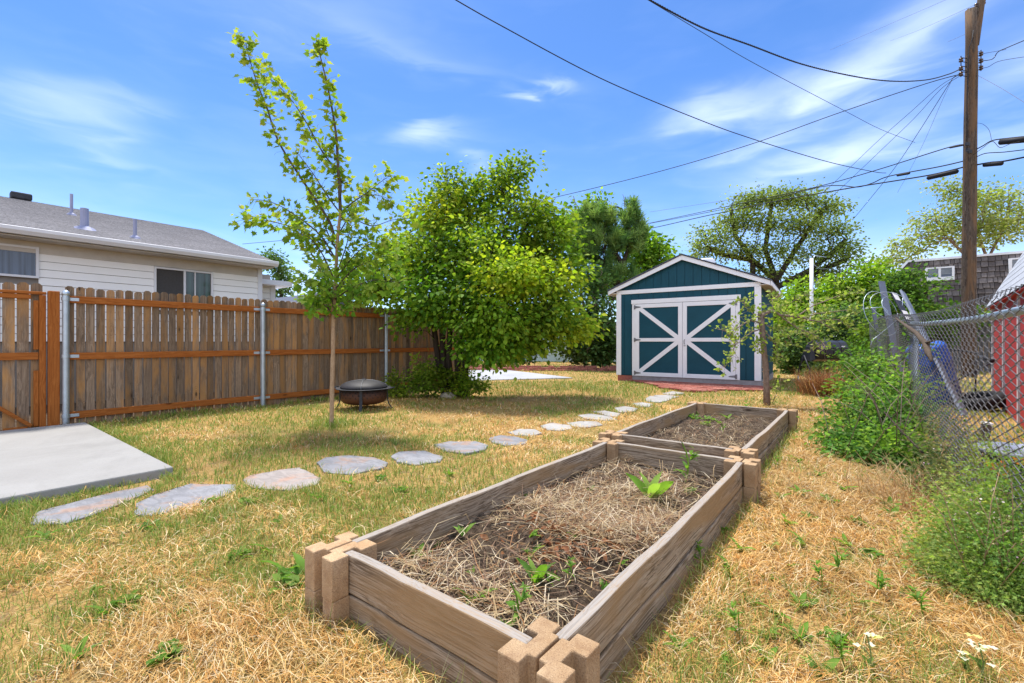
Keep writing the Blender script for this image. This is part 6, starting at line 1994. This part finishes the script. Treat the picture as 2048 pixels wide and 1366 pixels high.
cable('faint steep wire beside the steeper drop wire', [(1905, 158), (1885, 200), (1850, 280), (1820, 340), (1795, 385)], 14.0, 20.0, 0.0045, mat='wire_grey')
cable('faint high wire rising to the pole top from the left', [(1953, 8), (1850, 55), (1780, 82)], 14.0, 26.0, 0.005, mat='wire_grey')
cable('faintest high wire crossing the top right of the sky', [(1900, -4), (1780, 48), (1660, 100)], 16.0, 26.0, 0.005, mat='wire_grey')
cable('short faint wire left of the pole below its top', [(1934, 67), (1895, 84)], 14.0, 18.0, 0.005, mat='wire_grey')
cable('service cable leaving the pole towards the upper right corner', [(1962, 122), (1985, 118), (1996, 104), (2015, 95), (2060, 76)], 14.0, 11.0, 0.011)
cable('upper right bare wire from the spool rack', [(1962, 108), (1990, 103), (2012, 99)], 14.0, 12.5, 0.006)
cable('lower right bare wire from the spool rack', [(1962, 136), (1976, 134), (2000, 122), (2060, 112)], 14.0, 12.0, 0.007)
cable('thin wire falling right from the pole to the frame edge', [(1950, 148), (2000, 175), (2060, 212)], 14.0, 11.0, 0.005, mat='wire_grey')
cable('upper communication line right of the pole with a bulky splice', [(1944, 303), (1965, 292), (1985, 281), (2020, 276), (2060, 272)], 14.0, 12.5, 0.016, bulges=((0.82, 0.75, 0.085),))
cable('middle communication line right of the pole', [(1946, 318), (1970, 307), (2010, 304), (2060, 298)], 14.0, 12.5, 0.012)
cable('lowest thick communication line right of the pole with a splice case', [(1946, 331), (1980, 325), (2010, 322), (2060, 312)], 14.0, 12.5, 0.022, bulges=((0.42, 0.55, 0.06),))
cable('looping slack wire crossing right of the pole', [(1944, 312), (1965, 296), (1985, 283), (2000, 295), (2020, 288), (2040, 283)], 13.9, 12.6, 0.008)
cable('thin arched tie wire right of the pole', [(1950, 246), (1965, 248), (1978, 260), (1983, 280)], 14.0, 13.2, 0.005)

# ------------------------------------------------------------------ buildings far right
MY = 27.0
def atY(px, py, Y):
    t = (px - 1024) / FP; dd = Y / (SA * t + CA); return AT(px, py, dd)
mc = atY(1816, 600, MY); mc.z = 0
mh = empty('mansard_building', mc, 0, 'two storey building with a grey brown shake mansard roof', 'building')
ztop = atY(1816, 524, MY).z; zlow = atY(1816, 612, MY).z - 0.1
m = MB()
xr = 9.0
def sl(z): return -(ztop - z) * 0.22     # front slope leans out downwards
def uvq(p): return p
rows = int((ztop - zlow) / 0.23) + 1
rg = random.Random(4)
for k in range(rows):
    z0 = zlow + k * 0.23; z1 = min(z0 + 0.245, ztop)
    y0, y1 = sl(z0) - 0.035, sl(z1)
    xl0, xl1 = -(ztop - z0) * 0.75, -(ztop - z1) * 0.75
    x = xl0
    while x < xr:
        w_ = rg.uniform(0.12, 0.24); dz = rg.uniform(-.02, .02); dy = rg.uniform(0, .02)
        xa = x + 0.008; xb = x + w_ - 0.008
        m.raw([(xa, y0 - dy, z0 + dz), (xb, y0 - dy, z0 + dz), (xb, y1, z1), (xa, y1, z1), (xa, y0 + .03, z0 + dz), (xb, y0 + .03, z0 + dz)],
              [(0, 1, 2, 3), (0, 4, 5, 1)])
        x += w_
t_ = NT('cedar_shake_weathered'); rn_, of_ = t_.island()
t_.color(t_.mix(t_.ramp(t_.noise(t_.pos((12, 12, 2), of_), 1, 4, .7), [(.3, 0.0), (.7, 0.6)]), t_.ramp(rn_, [(0, (0.085, 0.068, 0.062)), (0.6, (0.16, 0.135, 0.125)), (1, (0.24, 0.205, 0.19))]), (0.06, 0.05, 0.045))).set(Roughness=0.95)
m.build('mansard_roof', t_.m, mh)
m = MB()
m.raw([(-(ztop - zlow) * .75, sl(zlow), zlow), (xr, sl(zlow), zlow), (xr, 0.0, ztop), (0, 0.0, ztop), (-(ztop - zlow) * .75, 9, zlow), (xr, 9, zlow), (xr, 8, ztop), (0, 8, ztop)],
      [(0, 1, 2, 3), (7, 6, 5, 4), (0, 4, 5, 1), (1, 5, 6, 2), (2, 6, 7, 3), (3, 7, 4, 0)])
m.v = [(x, y + 0.02, z) for x, y, z in m.v]
m.build('roof_core', MT['dark'], mh)
m = MB(); m.box(-0.05, xr, -0.06, 0.1, ztop - 0.02, ztop + 0.07)
m.raw([(-0.05, -0.05, ztop + .05), (0.06, -0.05, ztop + .05), (-(ztop - zlow) * .75 + .02, sl(zlow) - .06, zlow), (-(ztop - zlow) * .75 - .10, sl(zlow) - .06, zlow),
       (-0.05, 0.05, ztop + .05), (0.06, 0.05, ztop + .05), (-(ztop - zlow) * .75 + .02, sl(zlow) + .04, zlow), (-(ztop - zlow) * .75 - .10, sl(zlow) + .04, zlow)],
      [(0, 1, 2, 3), (7, 6, 5, 4), (0, 4, 5, 1), (1, 5, 6, 2), (2, 6, 7, 3), (3, 7, 4, 0)])
m.build('roof_edge', MT['gutter'], mh)
m = MB(); m.box(-1.3, xr, 0.25, 8.5, 0, zlow); m.build('wall', MT['yellowbrick'], mh)
for (pa, pb2, ya_, yb_) in ((1851, 1910, 531, 560), (2020, 2070, 512, 548)):
    a = atY(pa, yb_, MY - 0.4) - mc; b = atY(pb2, ya_, MY - 0.4) - mc
    x0, x1, z0, z1 = a.x, b.x, a.z, b.z
    yb0 = sl(z0) - 0.09
    m = MB(); fr = 0.10
    m.box(x0, x1, yb0, 0.02, z0 - .05, z0 + fr); m.box(x0, x1, yb0, 0.02, z1 - fr * .6, z1); m.box(x0, x0 + fr * .8, yb0, 0.02, z0 + fr, z1 - fr * .6); m.box(x1 - fr * .8, x1, yb0, 0.02, z0 + fr, z1 - fr * .6)
    m.box((x0 + x1) / 2 - .04, (x0 + x1) / 2 + .04, yb0 + .01, 0.02, z0 + fr, z1 - fr * .6)
    w = m.build('window', MT['white'], mh)
    q = MB(); q.box(x0 + .08, x1 - .08, yb0 + .04, yb0 + .05, z0 + fr, z1 - fr * .6); q.build('pane', MT['glassblue'], w)
    q = MB()
    for k in range(5): q.box(x0 + .09, x1 - .09, yb0 + .03, yb0 + .036, z1 - .12 - k * .05, z1 - .09 - k * .05)
    q.build('blind', MT['curtain'], w)

# terracotta roof behind the shed
rc = AT(1572, 683, 28.0); rc.z = 0
rh = empty('house', rc, R(3.7), 'house with a low terracotta red roof peeking out behind the garden shed', 'house')
m = MB(); m.box(-4, 1.0, -2, 4, 0, 3.0); m.build('wall', MT['yellowbrick'], rh)
z1_ = AT(1572, 597, 28).z; z0_ = AT(1572, 618, 28).z
m = MB(); m.raw([(-5, -2.3, z0_), (1.1, -2.3, z0_), (1.1, 4.3, z0_), (-5, 4.3, z0_), (-2.5, 0.5, z1_ + .1), (0.0, 0.5, z1_)], [(0, 1, 5, 4), (1, 2, 5), (2, 3, 4, 5), (3, 0, 4), (3, 2, 1, 0)]); m.build('roof', MT['roofred'], rh)

# slim white mast
mp = AT(1623, 683, 19.5); mp.z = 0
m = MB(); zt_ = AT(1623, 517, 19.5).z
m.lathe([(0.075, 0), (0.07, zt_), (0.0, zt_ + .01)], (0, 0, 0), 12)
o = m.build('mast', MT['white'], smooth=True); o.location = mp; tag(o, 'slim white mast standing between the shed and the hedge', 'mast')
m = MB(); m.tube([(0, 0, zt_ - .05), (0.12, 0.1, zt_ + .12), (0.5, 0.4, zt_ + .05)], 0.02, 6); m.tube([(0, 0, zt_ - .2), (0.3, 0.2, zt_ - .45), (0.8, 0.6, zt_ - .45)], 0.008, 5); m.build('bracket', MT['galv'], o, smooth=True)

# pale rendered building glimpsed through the shrubs
pw_ = AT(1060, 683, 25); pw_.z = 0
pbd = empty('pale_building', pw_, 0.5, 'pale green grey building glimpsed through the shrubs left of the shed', 'building')
m = MB(); m.box(-6, 5, 0, 5, 0, 2.0); m.build('wall', MT['paleclad'], pbd)
m = MB(); m.box(-6.2, 5.2, -.2, 5.2, 2.0, 2.15); m.build('roof', MT['roofdark'], pbd)

# ------------------------------------------------------------------ weeds
def weed_mesh(kind, seed):
    rng = np.random.RandomState(seed)
    wd = []; pos, dr, nr, sz = [], [], [], []
    def add(p, d_, s, n=(0, 0, 1)): wd.append(1.0); pos.append(p); dr.append(d_); sz.append(s); nr.append(np.array(n) + rng.normal(0, .3, 3))
    if kind == 'rosette':
        for k in range(rng.randint(7, 12)):
            a = rng.uniform(0, 6.28); el = rng.uniform(0.3, 1.2)
            add((0, 0, 0.0), (math.cos(a), math.sin(a), el), rng.uniform(0.05, 0.10))
    elif kind == 'upright':
        h = rng.uniform(0.14, 0.22)
        add((0, 0, 0), (0.05, 0.05, 1), h * .9, (1, 0, 0)); wd[-1] = 0.12
        for k in range(18):
            z = h * rng.uniform(0.1, 1.0); a = k * 2.4
            add((0.04 * z / h, 0.04 * z / h, z), (math.cos(a), math.sin(a), rng.uniform(.3, .9)), 0.055 * (1.15 - z / h) + .018)
    elif kind == 'broad':
        for k in range(5):
            a = k * 1.3 + rng.uniform(-.3, .3)
            add((0, 0, 0.0), (math.cos(a), math.sin(a), rng.uniform(.7, 2.2)), rng.uniform(0.10, 0.17))
    else:
        for k in range(26):
            a = rng.uniform(0, 6.28)
            add((rng.normal(0, .03), rng.normal(0, .03), rng.uniform(0, .03)), (math.cos(a), math.sin(a), rng.uniform(0.1, 1.0)), rng.uniform(0.025, 0.05))
    N = len(pos)
    cols = np.array([(0.14, 0.27, 0.035), (0.18, 0.32, 0.045), (0.23, 0.36, 0.07), (0.11, 0.22, 0.04)])
    return leaves('weed', np.array(pos, float), np.array(dr, float), np.array(nr), np.array(sz) * (1.15 if kind != 'broad' else 1), cols[rng.randint(0, 4, N)] * rng.uniform(.85, 1.15), LONG if kind in ('rosette', 'upright', 'broad') else HEX, wid=np.array(wd))


protos = {}
for i, k in enumerate(('rosette', 'upright', 'broad', 'mat', 'rosette')):
    protos[i] = weed_mesh(k, 100 + i)
used_p = set()
wr = np.random.RandomState(9)
def place_weed(i, p, s, label, group):
    o = protos[i]
    if i in used_p:
        o = o.copy(); COL.objects.link(o)
    used_p.add(i)
    o.location = p if p.z > 0.05 else Vector((p.x, p.y, float(gz(p.x, p.y)[0]))); o.rotation_euler = (0, 0, wr.uniform(0, 6.28)); o.scale = (s, s, s)
    tag(o, label, 'weed', group)
    return o


spots = [(1535, 1175), (1600, 1225), (1625, 1215), (1645, 1190), (1580, 1145), (1540, 1110), (1610, 1100), (1690, 1095), (1740, 1115), (1755, 1195), (1850, 1105), (1840, 1090), (1785, 1035), (1780, 1018), (1715, 1050), (1670, 1155), (1560, 1250), (1530, 1290), (1640, 1365), (1535, 1340), (1670, 1290), (1690, 1345), (1450, 1080), (1480, 1120), (1465, 1165), (1575, 1060), (1620, 1045), (1555, 950), (1600, 935), (1640, 960), (1560, 1010), (1600, 1000), (1660, 1010), (1400, 1160), (1430, 1260), (1360, 1330), (1770, 1250), (1720, 1210), (1820, 1190), (1850, 1240), (1640, 920), (1590, 890), (1640, 870), (1600, 1290), (1500, 1225), (1480, 1310), (1440, 1345), (1860, 1150), (1745, 1060), (1690, 985)]
for k, (x, y) in enumerate(spots):
    p = P(x, y); place_weed([0, 4, 3, 1, 0, 4][k % 6], p, wr.uniform(.55, 1.0) * (0.75 + 0.12 * math.sqrt(p.length)), 'small leafy green weed sprouting from the dry lawn right of the raised beds', 'weeds in the dry lawn right of the beds')
spots = [(590, 1195), (610, 1180), (575, 1170), (340, 1330), (355, 1245), (215, 1235), (150, 1330), (255, 1215), (480, 1120), (540, 1110), (90, 1080), (300, 1060), (420, 1010), (560, 1050), (700, 970), (330, 1340), (500, 1010), (180, 1195), (900, 950), (800, 985), (760, 960), (640, 1000)]
for k, (x, y) in enumerate(spots):
    place_weed([3, 0, 4, 3][k % 4], P(x, y), wr.uniform(.5, 1.0) if k > 2 else 1.35, 'small green weed in the dry lawn left of the raised beds', 'weeds in the dry lawn left of the beds')
def in_bed(x, y, b): 
    p = P(x, y, 0.13); p = P(x, y, float(bed_z(p.x, p.y, b)[0])); return p
for k, (x, y, i, s) in enumerate([(925, 1072, 0, .8), (835, 1120, 4, .8), (870, 1095, 3, .6), (1060, 1075, 0, .7), (1100, 1165, 3, .8), (1140, 1165, 1, .5), (945, 1205, 4, .9), (1030, 1255, 1, .75), (1010, 1265, 0, .6), (1205, 1180, 0, .6), (1265, 915, 0, .7), (1345, 925, 3, .9), (1100, 945, 0, .5), (1180, 985, 0, .6), (1055, 995, 3, .6), (1150, 1075, 4, .5), (1240, 1130, 0, .5), (1380, 985, 3, .7), (1320, 1060, 0, .5), (945, 1150, 0, .4)]):
    place_weed(i, in_bed(x, y, 11), s, 'little green weed among the straw of the nearest raised bed', 'weeds in the nearest raised bed')
for k, (x, y, i, s) in enumerate([(1385, 838, 3, 1.3), (1400, 832, 0, 1.2), (1420, 842, 3, 1.2), (1440, 848, 0, 1.0), (1455, 838, 4, 1.0), (1468, 830, 2, .7), (1500, 832, 1, 1.1), (1476, 832, 0, 1.0), (1445, 868, 1, .6), (1410, 850, 3, 1.0)]):
    place_weed(i, in_bed(x, y, 23), s, 'green weed growing at the back of the far raised bed', 'weeds in the far raised bed')
def lone(kind, seed, px, py, s, label):
    o = weed_mesh(kind, seed); o.location = in_bed(px, py, 11); o.scale = (s, s, s); return tag(o, label, 'weed')
lone('broad', 201, 1070, 1170, 1.0, 'broad leaved upright weed in the middle of the nearest bed beside the bare dark soil')
lone('broad', 202, 1300, 1000, 1.35, 'largest broad leaved plant with strap leaves, right half of the nearest bed')
lone('broad', 203, 1243, 918, .8, 'two leaved shoot against the back left corner block of the nearest bed')
lone('upright', 204, 1370, 965, 1.2, 'tallest upright weed before the back board of the nearest bed')
lone('broad', 205, 1060, 1120, .6, 'small broad leaved seedling just left of the brown dead leaves')

# crumpled brown leaves in the near bed
rng = np.random.RandomState(44)
N = 260
c = P(1110, 1090, .16)
pos = np.stack([c.x + rng.normal(0.03, .13, N), c.y + rng.normal(0, .12, N), np.zeros(N)], 1)
pos[:, 2] = bed_z(pos[:, 0], pos[:, 1], 11) + rng.uniform(0.0, .045, N)
a = rng.uniform(0, 6.28, N)
cols = np.array([(0.30, 0.115, 0.045), (0.36, 0.16, 0.07), (0.22, 0.09, 0.04), (0.40, 0.22, 0.11)])
o = leaves('dead_leaves', pos, np.stack([np.cos(a), np.sin(a), rng.normal(0, .4, N)], 1), rng.normal(0, .7, (N, 3)) + np.array([0, 0, .6]), rng.uniform(.02, .05, N), cols[rng.randint(0, 4, N)], LONG, None, MT['blade'], wid=rng.uniform(.8, 2.2, N))
tag(o, 'crumpled rusty brown dead leaves heaped in the nearest bed', 'dead leaves', kind='stuff')

# white flowered weeds in the very front
def flower_weed(px, top, d, label, seed, nfl):
    rng = np.random.RandomState(seed)
    b = AT(px, 683, d); b.z = 0
    root = empty('flowering_weed', b, 0, label, 'weed')
    zt = AT(px, top, d).z
    m = MB(); m.tube([(0, 0, 0), (0.006, 0, zt * .5), (-0.004, 0.004, zt)], 0.0022, 5)
    for k in range(3):
        a = rng.uniform(0, 6.28); m.tube([(0.005, 0, zt * (.35 + .15 * k)), (math.cos(a) * .025, math.sin(a) * .025, zt * (.6 + .15 * k))], 0.0014, 4)
    m.build('stem', simple('pale_green_stem_%d' % seed, (0.16, 0.21, 0.06), 0.6), root)
    pos, dr, nr, sz, ti = [], [], [], [], []
    for k in range(nfl):
        c = np.array([rng.normal(0, .014), rng.normal(0, .014), zt * (1 if k < nfl * .6 else rng.uniform(.55, .95)) + rng.normal(0, .004)])
        for q in range(4):
            a = q * 1.57 + rng.uniform(-.2, .2); pos.append(c); dr.append((math.cos(a), math.sin(a), .25)); nr.append((0, 0, 1)); sz.append(rng.uniform(.011, .016)); ti.append((0.72, 0.72, 0.62) if k % 4 else (0.62, 0.62, 0.25))
    for k in range(nfl):
        q = slice(4 * k, 4 * k + 4)
        leaves('flower', np.array(pos[q]), np.array(dr[q]), np.array(nr[q], float) + rng.normal(0, .2, (4, 3)), np.array(sz[q]), np.array(ti[q]), HEX, root)
    pos = np.array([(0, 0, zt * rng.uniform(.05, .5)) for k in range(8)]); dr = rng.normal(0, 1, (8, 3)); dr[:, 2] = .4
    leaves('stem_leaves', pos, dr, rng.normal(0, .3, (8, 3)) + np.array([0, 0, 1]), rng.uniform(.02, .04, 8), np.tile(np.array([(.11, .19, .03)]), (8, 1)), NARROW, root)
flower_weed(1738, 1272, 1.50, 'white flowered weed with a single head, left of the other in the near right corner', 301, 7)
flower_weed(1962, 1288, 1.48, 'white flowered weed with a broad flat head, beside the feathery weed in the corner', 302, 10)
flower_weed(1930, 1308, 1.50, 'small pale yellow budded weed just left of the broad white flower head', 303, 3)

# ------------------------------------------------------------------ camera, light, sky
cam = bpy.data.cameras.new('camera'); co = bpy.data.objects.new('camera', cam); COL.objects.link(co)
co.location = (0, 0, CH); co.rotation_euler = (R(90), 0, YAW)
cam.sensor_width = 36; cam.lens = 36 * FP / 2048; cam.clip_end = 2000; cam.clip_start = 0.05
SC.camera = co

sdir = Vector((-0.30, 0.16, 0.94)).normalized()     # towards the sun
sun = bpy.data.lights.new('sun', 'SUN'); so = bpy.data.objects.new('sun', sun); COL.objects.link(so)
sun.energy = 2.65; sun.angle = R(8.0); sun.color = (1.0, 0.955, 0.88)
so.rotation_euler = sdir.to_track_quat('Z', 'Y').to_euler()

w = bpy.data.worlds.new('World'); SC.world = w; w.use_nodes = True
nt = w.node_tree
for n in list(nt.nodes): nt.nodes.remove(n)
def wn(t, **k):
    n = nt.nodes.new(t)
    for a, b in k.items():
        if a.startswith('_'): setattr(n, a[1:], b)
    for a, b in k.items():
        if a.startswith('_'): continue
        s = n.inputs[int(a[1:])]
        if isinstance(b, bpy.types.NodeSocket): nt.links.new(b, s)
        else: s.default_value = b
    return n
def wm(op, a, b=0.0, c=None, clamp=False):
    k = dict(_operation=op, i0=a, i1=b)
    if c is not None: k['i2'] = c
    n = wn('ShaderNodeMath', **k); n.use_clamp = clamp
    return n.outputs[0]
sky = wn('ShaderNodeTexSky', _sky_type='NISHITA', _sun_disc=False, _sun_elevation=math.asin(sdir.z), _sun_rotation=math.atan2(sdir.x, sdir.y), _air_density=1.0, _dust_density=0.6, _ozone_density=3.0, _altitude=1300.0)
tc = wn('ShaderNodeTexCoord').outputs['Generated']
# direction in a fixed frame: u = right/forward, v = up/forward of the view the clouds were seen in
fwd = wn('ShaderNodeVectorMath', _operation='DOT_PRODUCT', i0=tc, i1=(-SA, CA, 0)).outputs['Value']
rgtv = wn('ShaderNodeVectorMath', _operation='DOT_PRODUCT', i0=tc, i1=(CA, SA, 0)).outputs['Value']
sep = wn('ShaderNodeSeparateXYZ', i0=tc).outputs[2]
az = wm('ARCTAN2', rgtv, fwd)
el = wm('ARCSINE', sep)
comb = wn('ShaderNodeCombineXYZ', i0=az, i1=el, i2=0.0).outputs[0]
rot = wn('ShaderNodeMapping', _vector_type='POINT', i0=comb)
rot.inputs['Rotation'].default_value = (0, 0, R(4)); rot.inputs['Scale'].default_value = (1.4, 4.6, 1)
n1 = wn('ShaderNodeTexNoise', i0=rot.outputs[0]); n1.inputs['Scale'].default_value = 2.1; n1.inputs['Detail'].default_value = 9; n1.inputs['Roughness'].default_value = 0.50; n1.inputs['Distortion'].default_value = 0.4
rot2 = wn('ShaderNodeMapping', _vector_type='POINT', i0=comb)
rot2.inputs['Rotation'].default_value = (0, 0, R(-22)); rot2.inputs['Scale'].default_value = (3.0, 12.0, 1)
n2 = wn('ShaderNodeTexNoise', i0=rot2.outputs[0]); n2.inputs['Scale'].default_value = 2.3; n2.inputs['Detail'].default_value = 7; n2.inputs['Roughness'].default_value = 0.48; n2.inputs['Distortion'].default_value = 0.7
def blob(px, py, rx, ry, ang, amt):
    t = (px - 1024) / FP; a0 = math.atan(t); e0 = math.atan((683 - py) / FP / math.hypot(1, t))
    k = 1 / FP / (1 + t * t)
    dx = wm('SUBTRACT', wm('ADD', az, wm('MULTIPLY_ADD', n1.outputs[0], 0.36, -0.18)), a0); dy = wm('SUBTRACT', wm('ADD', el, wm('MULTIPLY_ADD', n2.outputs[0], 0.09, -0.045)), e0)
    c, s = math.cos(R(ang)), math.sin(R(ang))
    xx = wm('ADD', wm('MULTIPLY', dx, c / (rx * k)), wm('MULTIPLY', dy, s / (rx * k)))
    yy = wm('ADD', wm('MULTIPLY', dx, -s / (ry * k)), wm('MULTIPLY', dy, c / (ry * k)))
    q = wm('ADD', wm('MULTIPLY', xx, xx), wm('MULTIPLY', yy, yy))
    return wm('MULTIPLY', wm('EXPONENT', wm('MULTIPLY', q, -1.0)), amt)
acc = None
for b in ((150, 215, 120, 55, 0, 0.62), (30, 195, 120, 60, 0, 0.5), (230, 190, 110, 30, 0, 0.4), (180, 300, 120, 22, -8, 0.4), (860, 268, 75, 17, 5, 1.0), (950, 322, 36, 16, 0, 0.7), (1090, 168, 60, 12, 0, 0.9), (1430, 222, 130, 32, 6, 1.0), (1660, 170, 190, 60, 24, 0.9),
          (1850, 60, 210, 60, 22, 0.75), (1830, 240, 230, 55, 20, 0.8), (2040, 200, 110, 130, 0, 0.7), (1640, 330, 220, 30, 6, 0.35), (1500, 300, 120, 20, 8, 0.3), (620, 545, 60, 50, 0, 0.9), (600, 30, 260, 60, 8, 0.28), (1760, 540, 240, 60, 0, 0.8), (1380, 470, 160, 50, 0, 0.25), (850, 110, 200, 20, -8, 0.25)):
    q = blob(*b); acc = q if acc is None else wm('ADD', acc, q)
hz_ = wm('MULTIPLY', el, 1 / 0.26)
acc = wm('ADD', acc, wm('MULTIPLY', wm('EXPONENT', wm('MULTIPLY', wm('MULTIPLY', hz_, hz_), -1.0)), 0.55))
nz = wm('ADD', wm('MULTIPLY', n1.outputs[0], 0.75), wm('MULTIPLY', n2.outputs[0], 0.45))
m1 = wm('MULTIPLY', acc, wm('MULTIPLY_ADD', nz, 2.0, -0.58, clamp=True))
base = wm('MULTIPLY', wm('MULTIPLY_ADD', nz, 2.2, -1.25, clamp=True), 0.11)
rear_fill = wm('MULTIPLY', wm('MULTIPLY_ADD', wm('SUBTRACT', 0.15, fwd), 2.0, 0.0, clamp=True), wm('MULTIPLY_ADD', nz, 3.0, -0.40, clamp=True))  # unseen cloud cover behind the viewer, added to brighten shaded faces
cf = wm('ADD', wm('MULTIPLY', wm('ADD', m1, base, clamp=True), 0.58), wm('MULTIPLY', rear_fill, 0.95), clamp=True)
hs = wn('ShaderNodeHueSaturation', i4=sky.outputs[0]); hs.inputs['Saturation'].default_value = 1.16; hs.inputs['Value'].default_value = 0.49; hs.inputs['Hue'].default_value = 0.504
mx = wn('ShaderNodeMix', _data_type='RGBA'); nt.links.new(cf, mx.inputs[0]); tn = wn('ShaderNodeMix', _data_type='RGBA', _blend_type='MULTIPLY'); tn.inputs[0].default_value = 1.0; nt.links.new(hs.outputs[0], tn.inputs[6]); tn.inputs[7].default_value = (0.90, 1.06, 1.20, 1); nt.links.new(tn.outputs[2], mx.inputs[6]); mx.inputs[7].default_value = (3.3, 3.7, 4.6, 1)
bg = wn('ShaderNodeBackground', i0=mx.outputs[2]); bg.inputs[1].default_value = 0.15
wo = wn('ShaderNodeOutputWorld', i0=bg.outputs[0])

SC.view_settings.view_transform = 'Standard'; SC.view_settings.look = 'None'; SC.view_settings.exposure = 1.40; SC.view_settings.gamma = 1.0
SC.render.engine = 'CYCLES'
SC.cycles.max_bounces = 8; SC.cycles.transparent_max_bounces = 8; SC.cycles.use_denoising = True
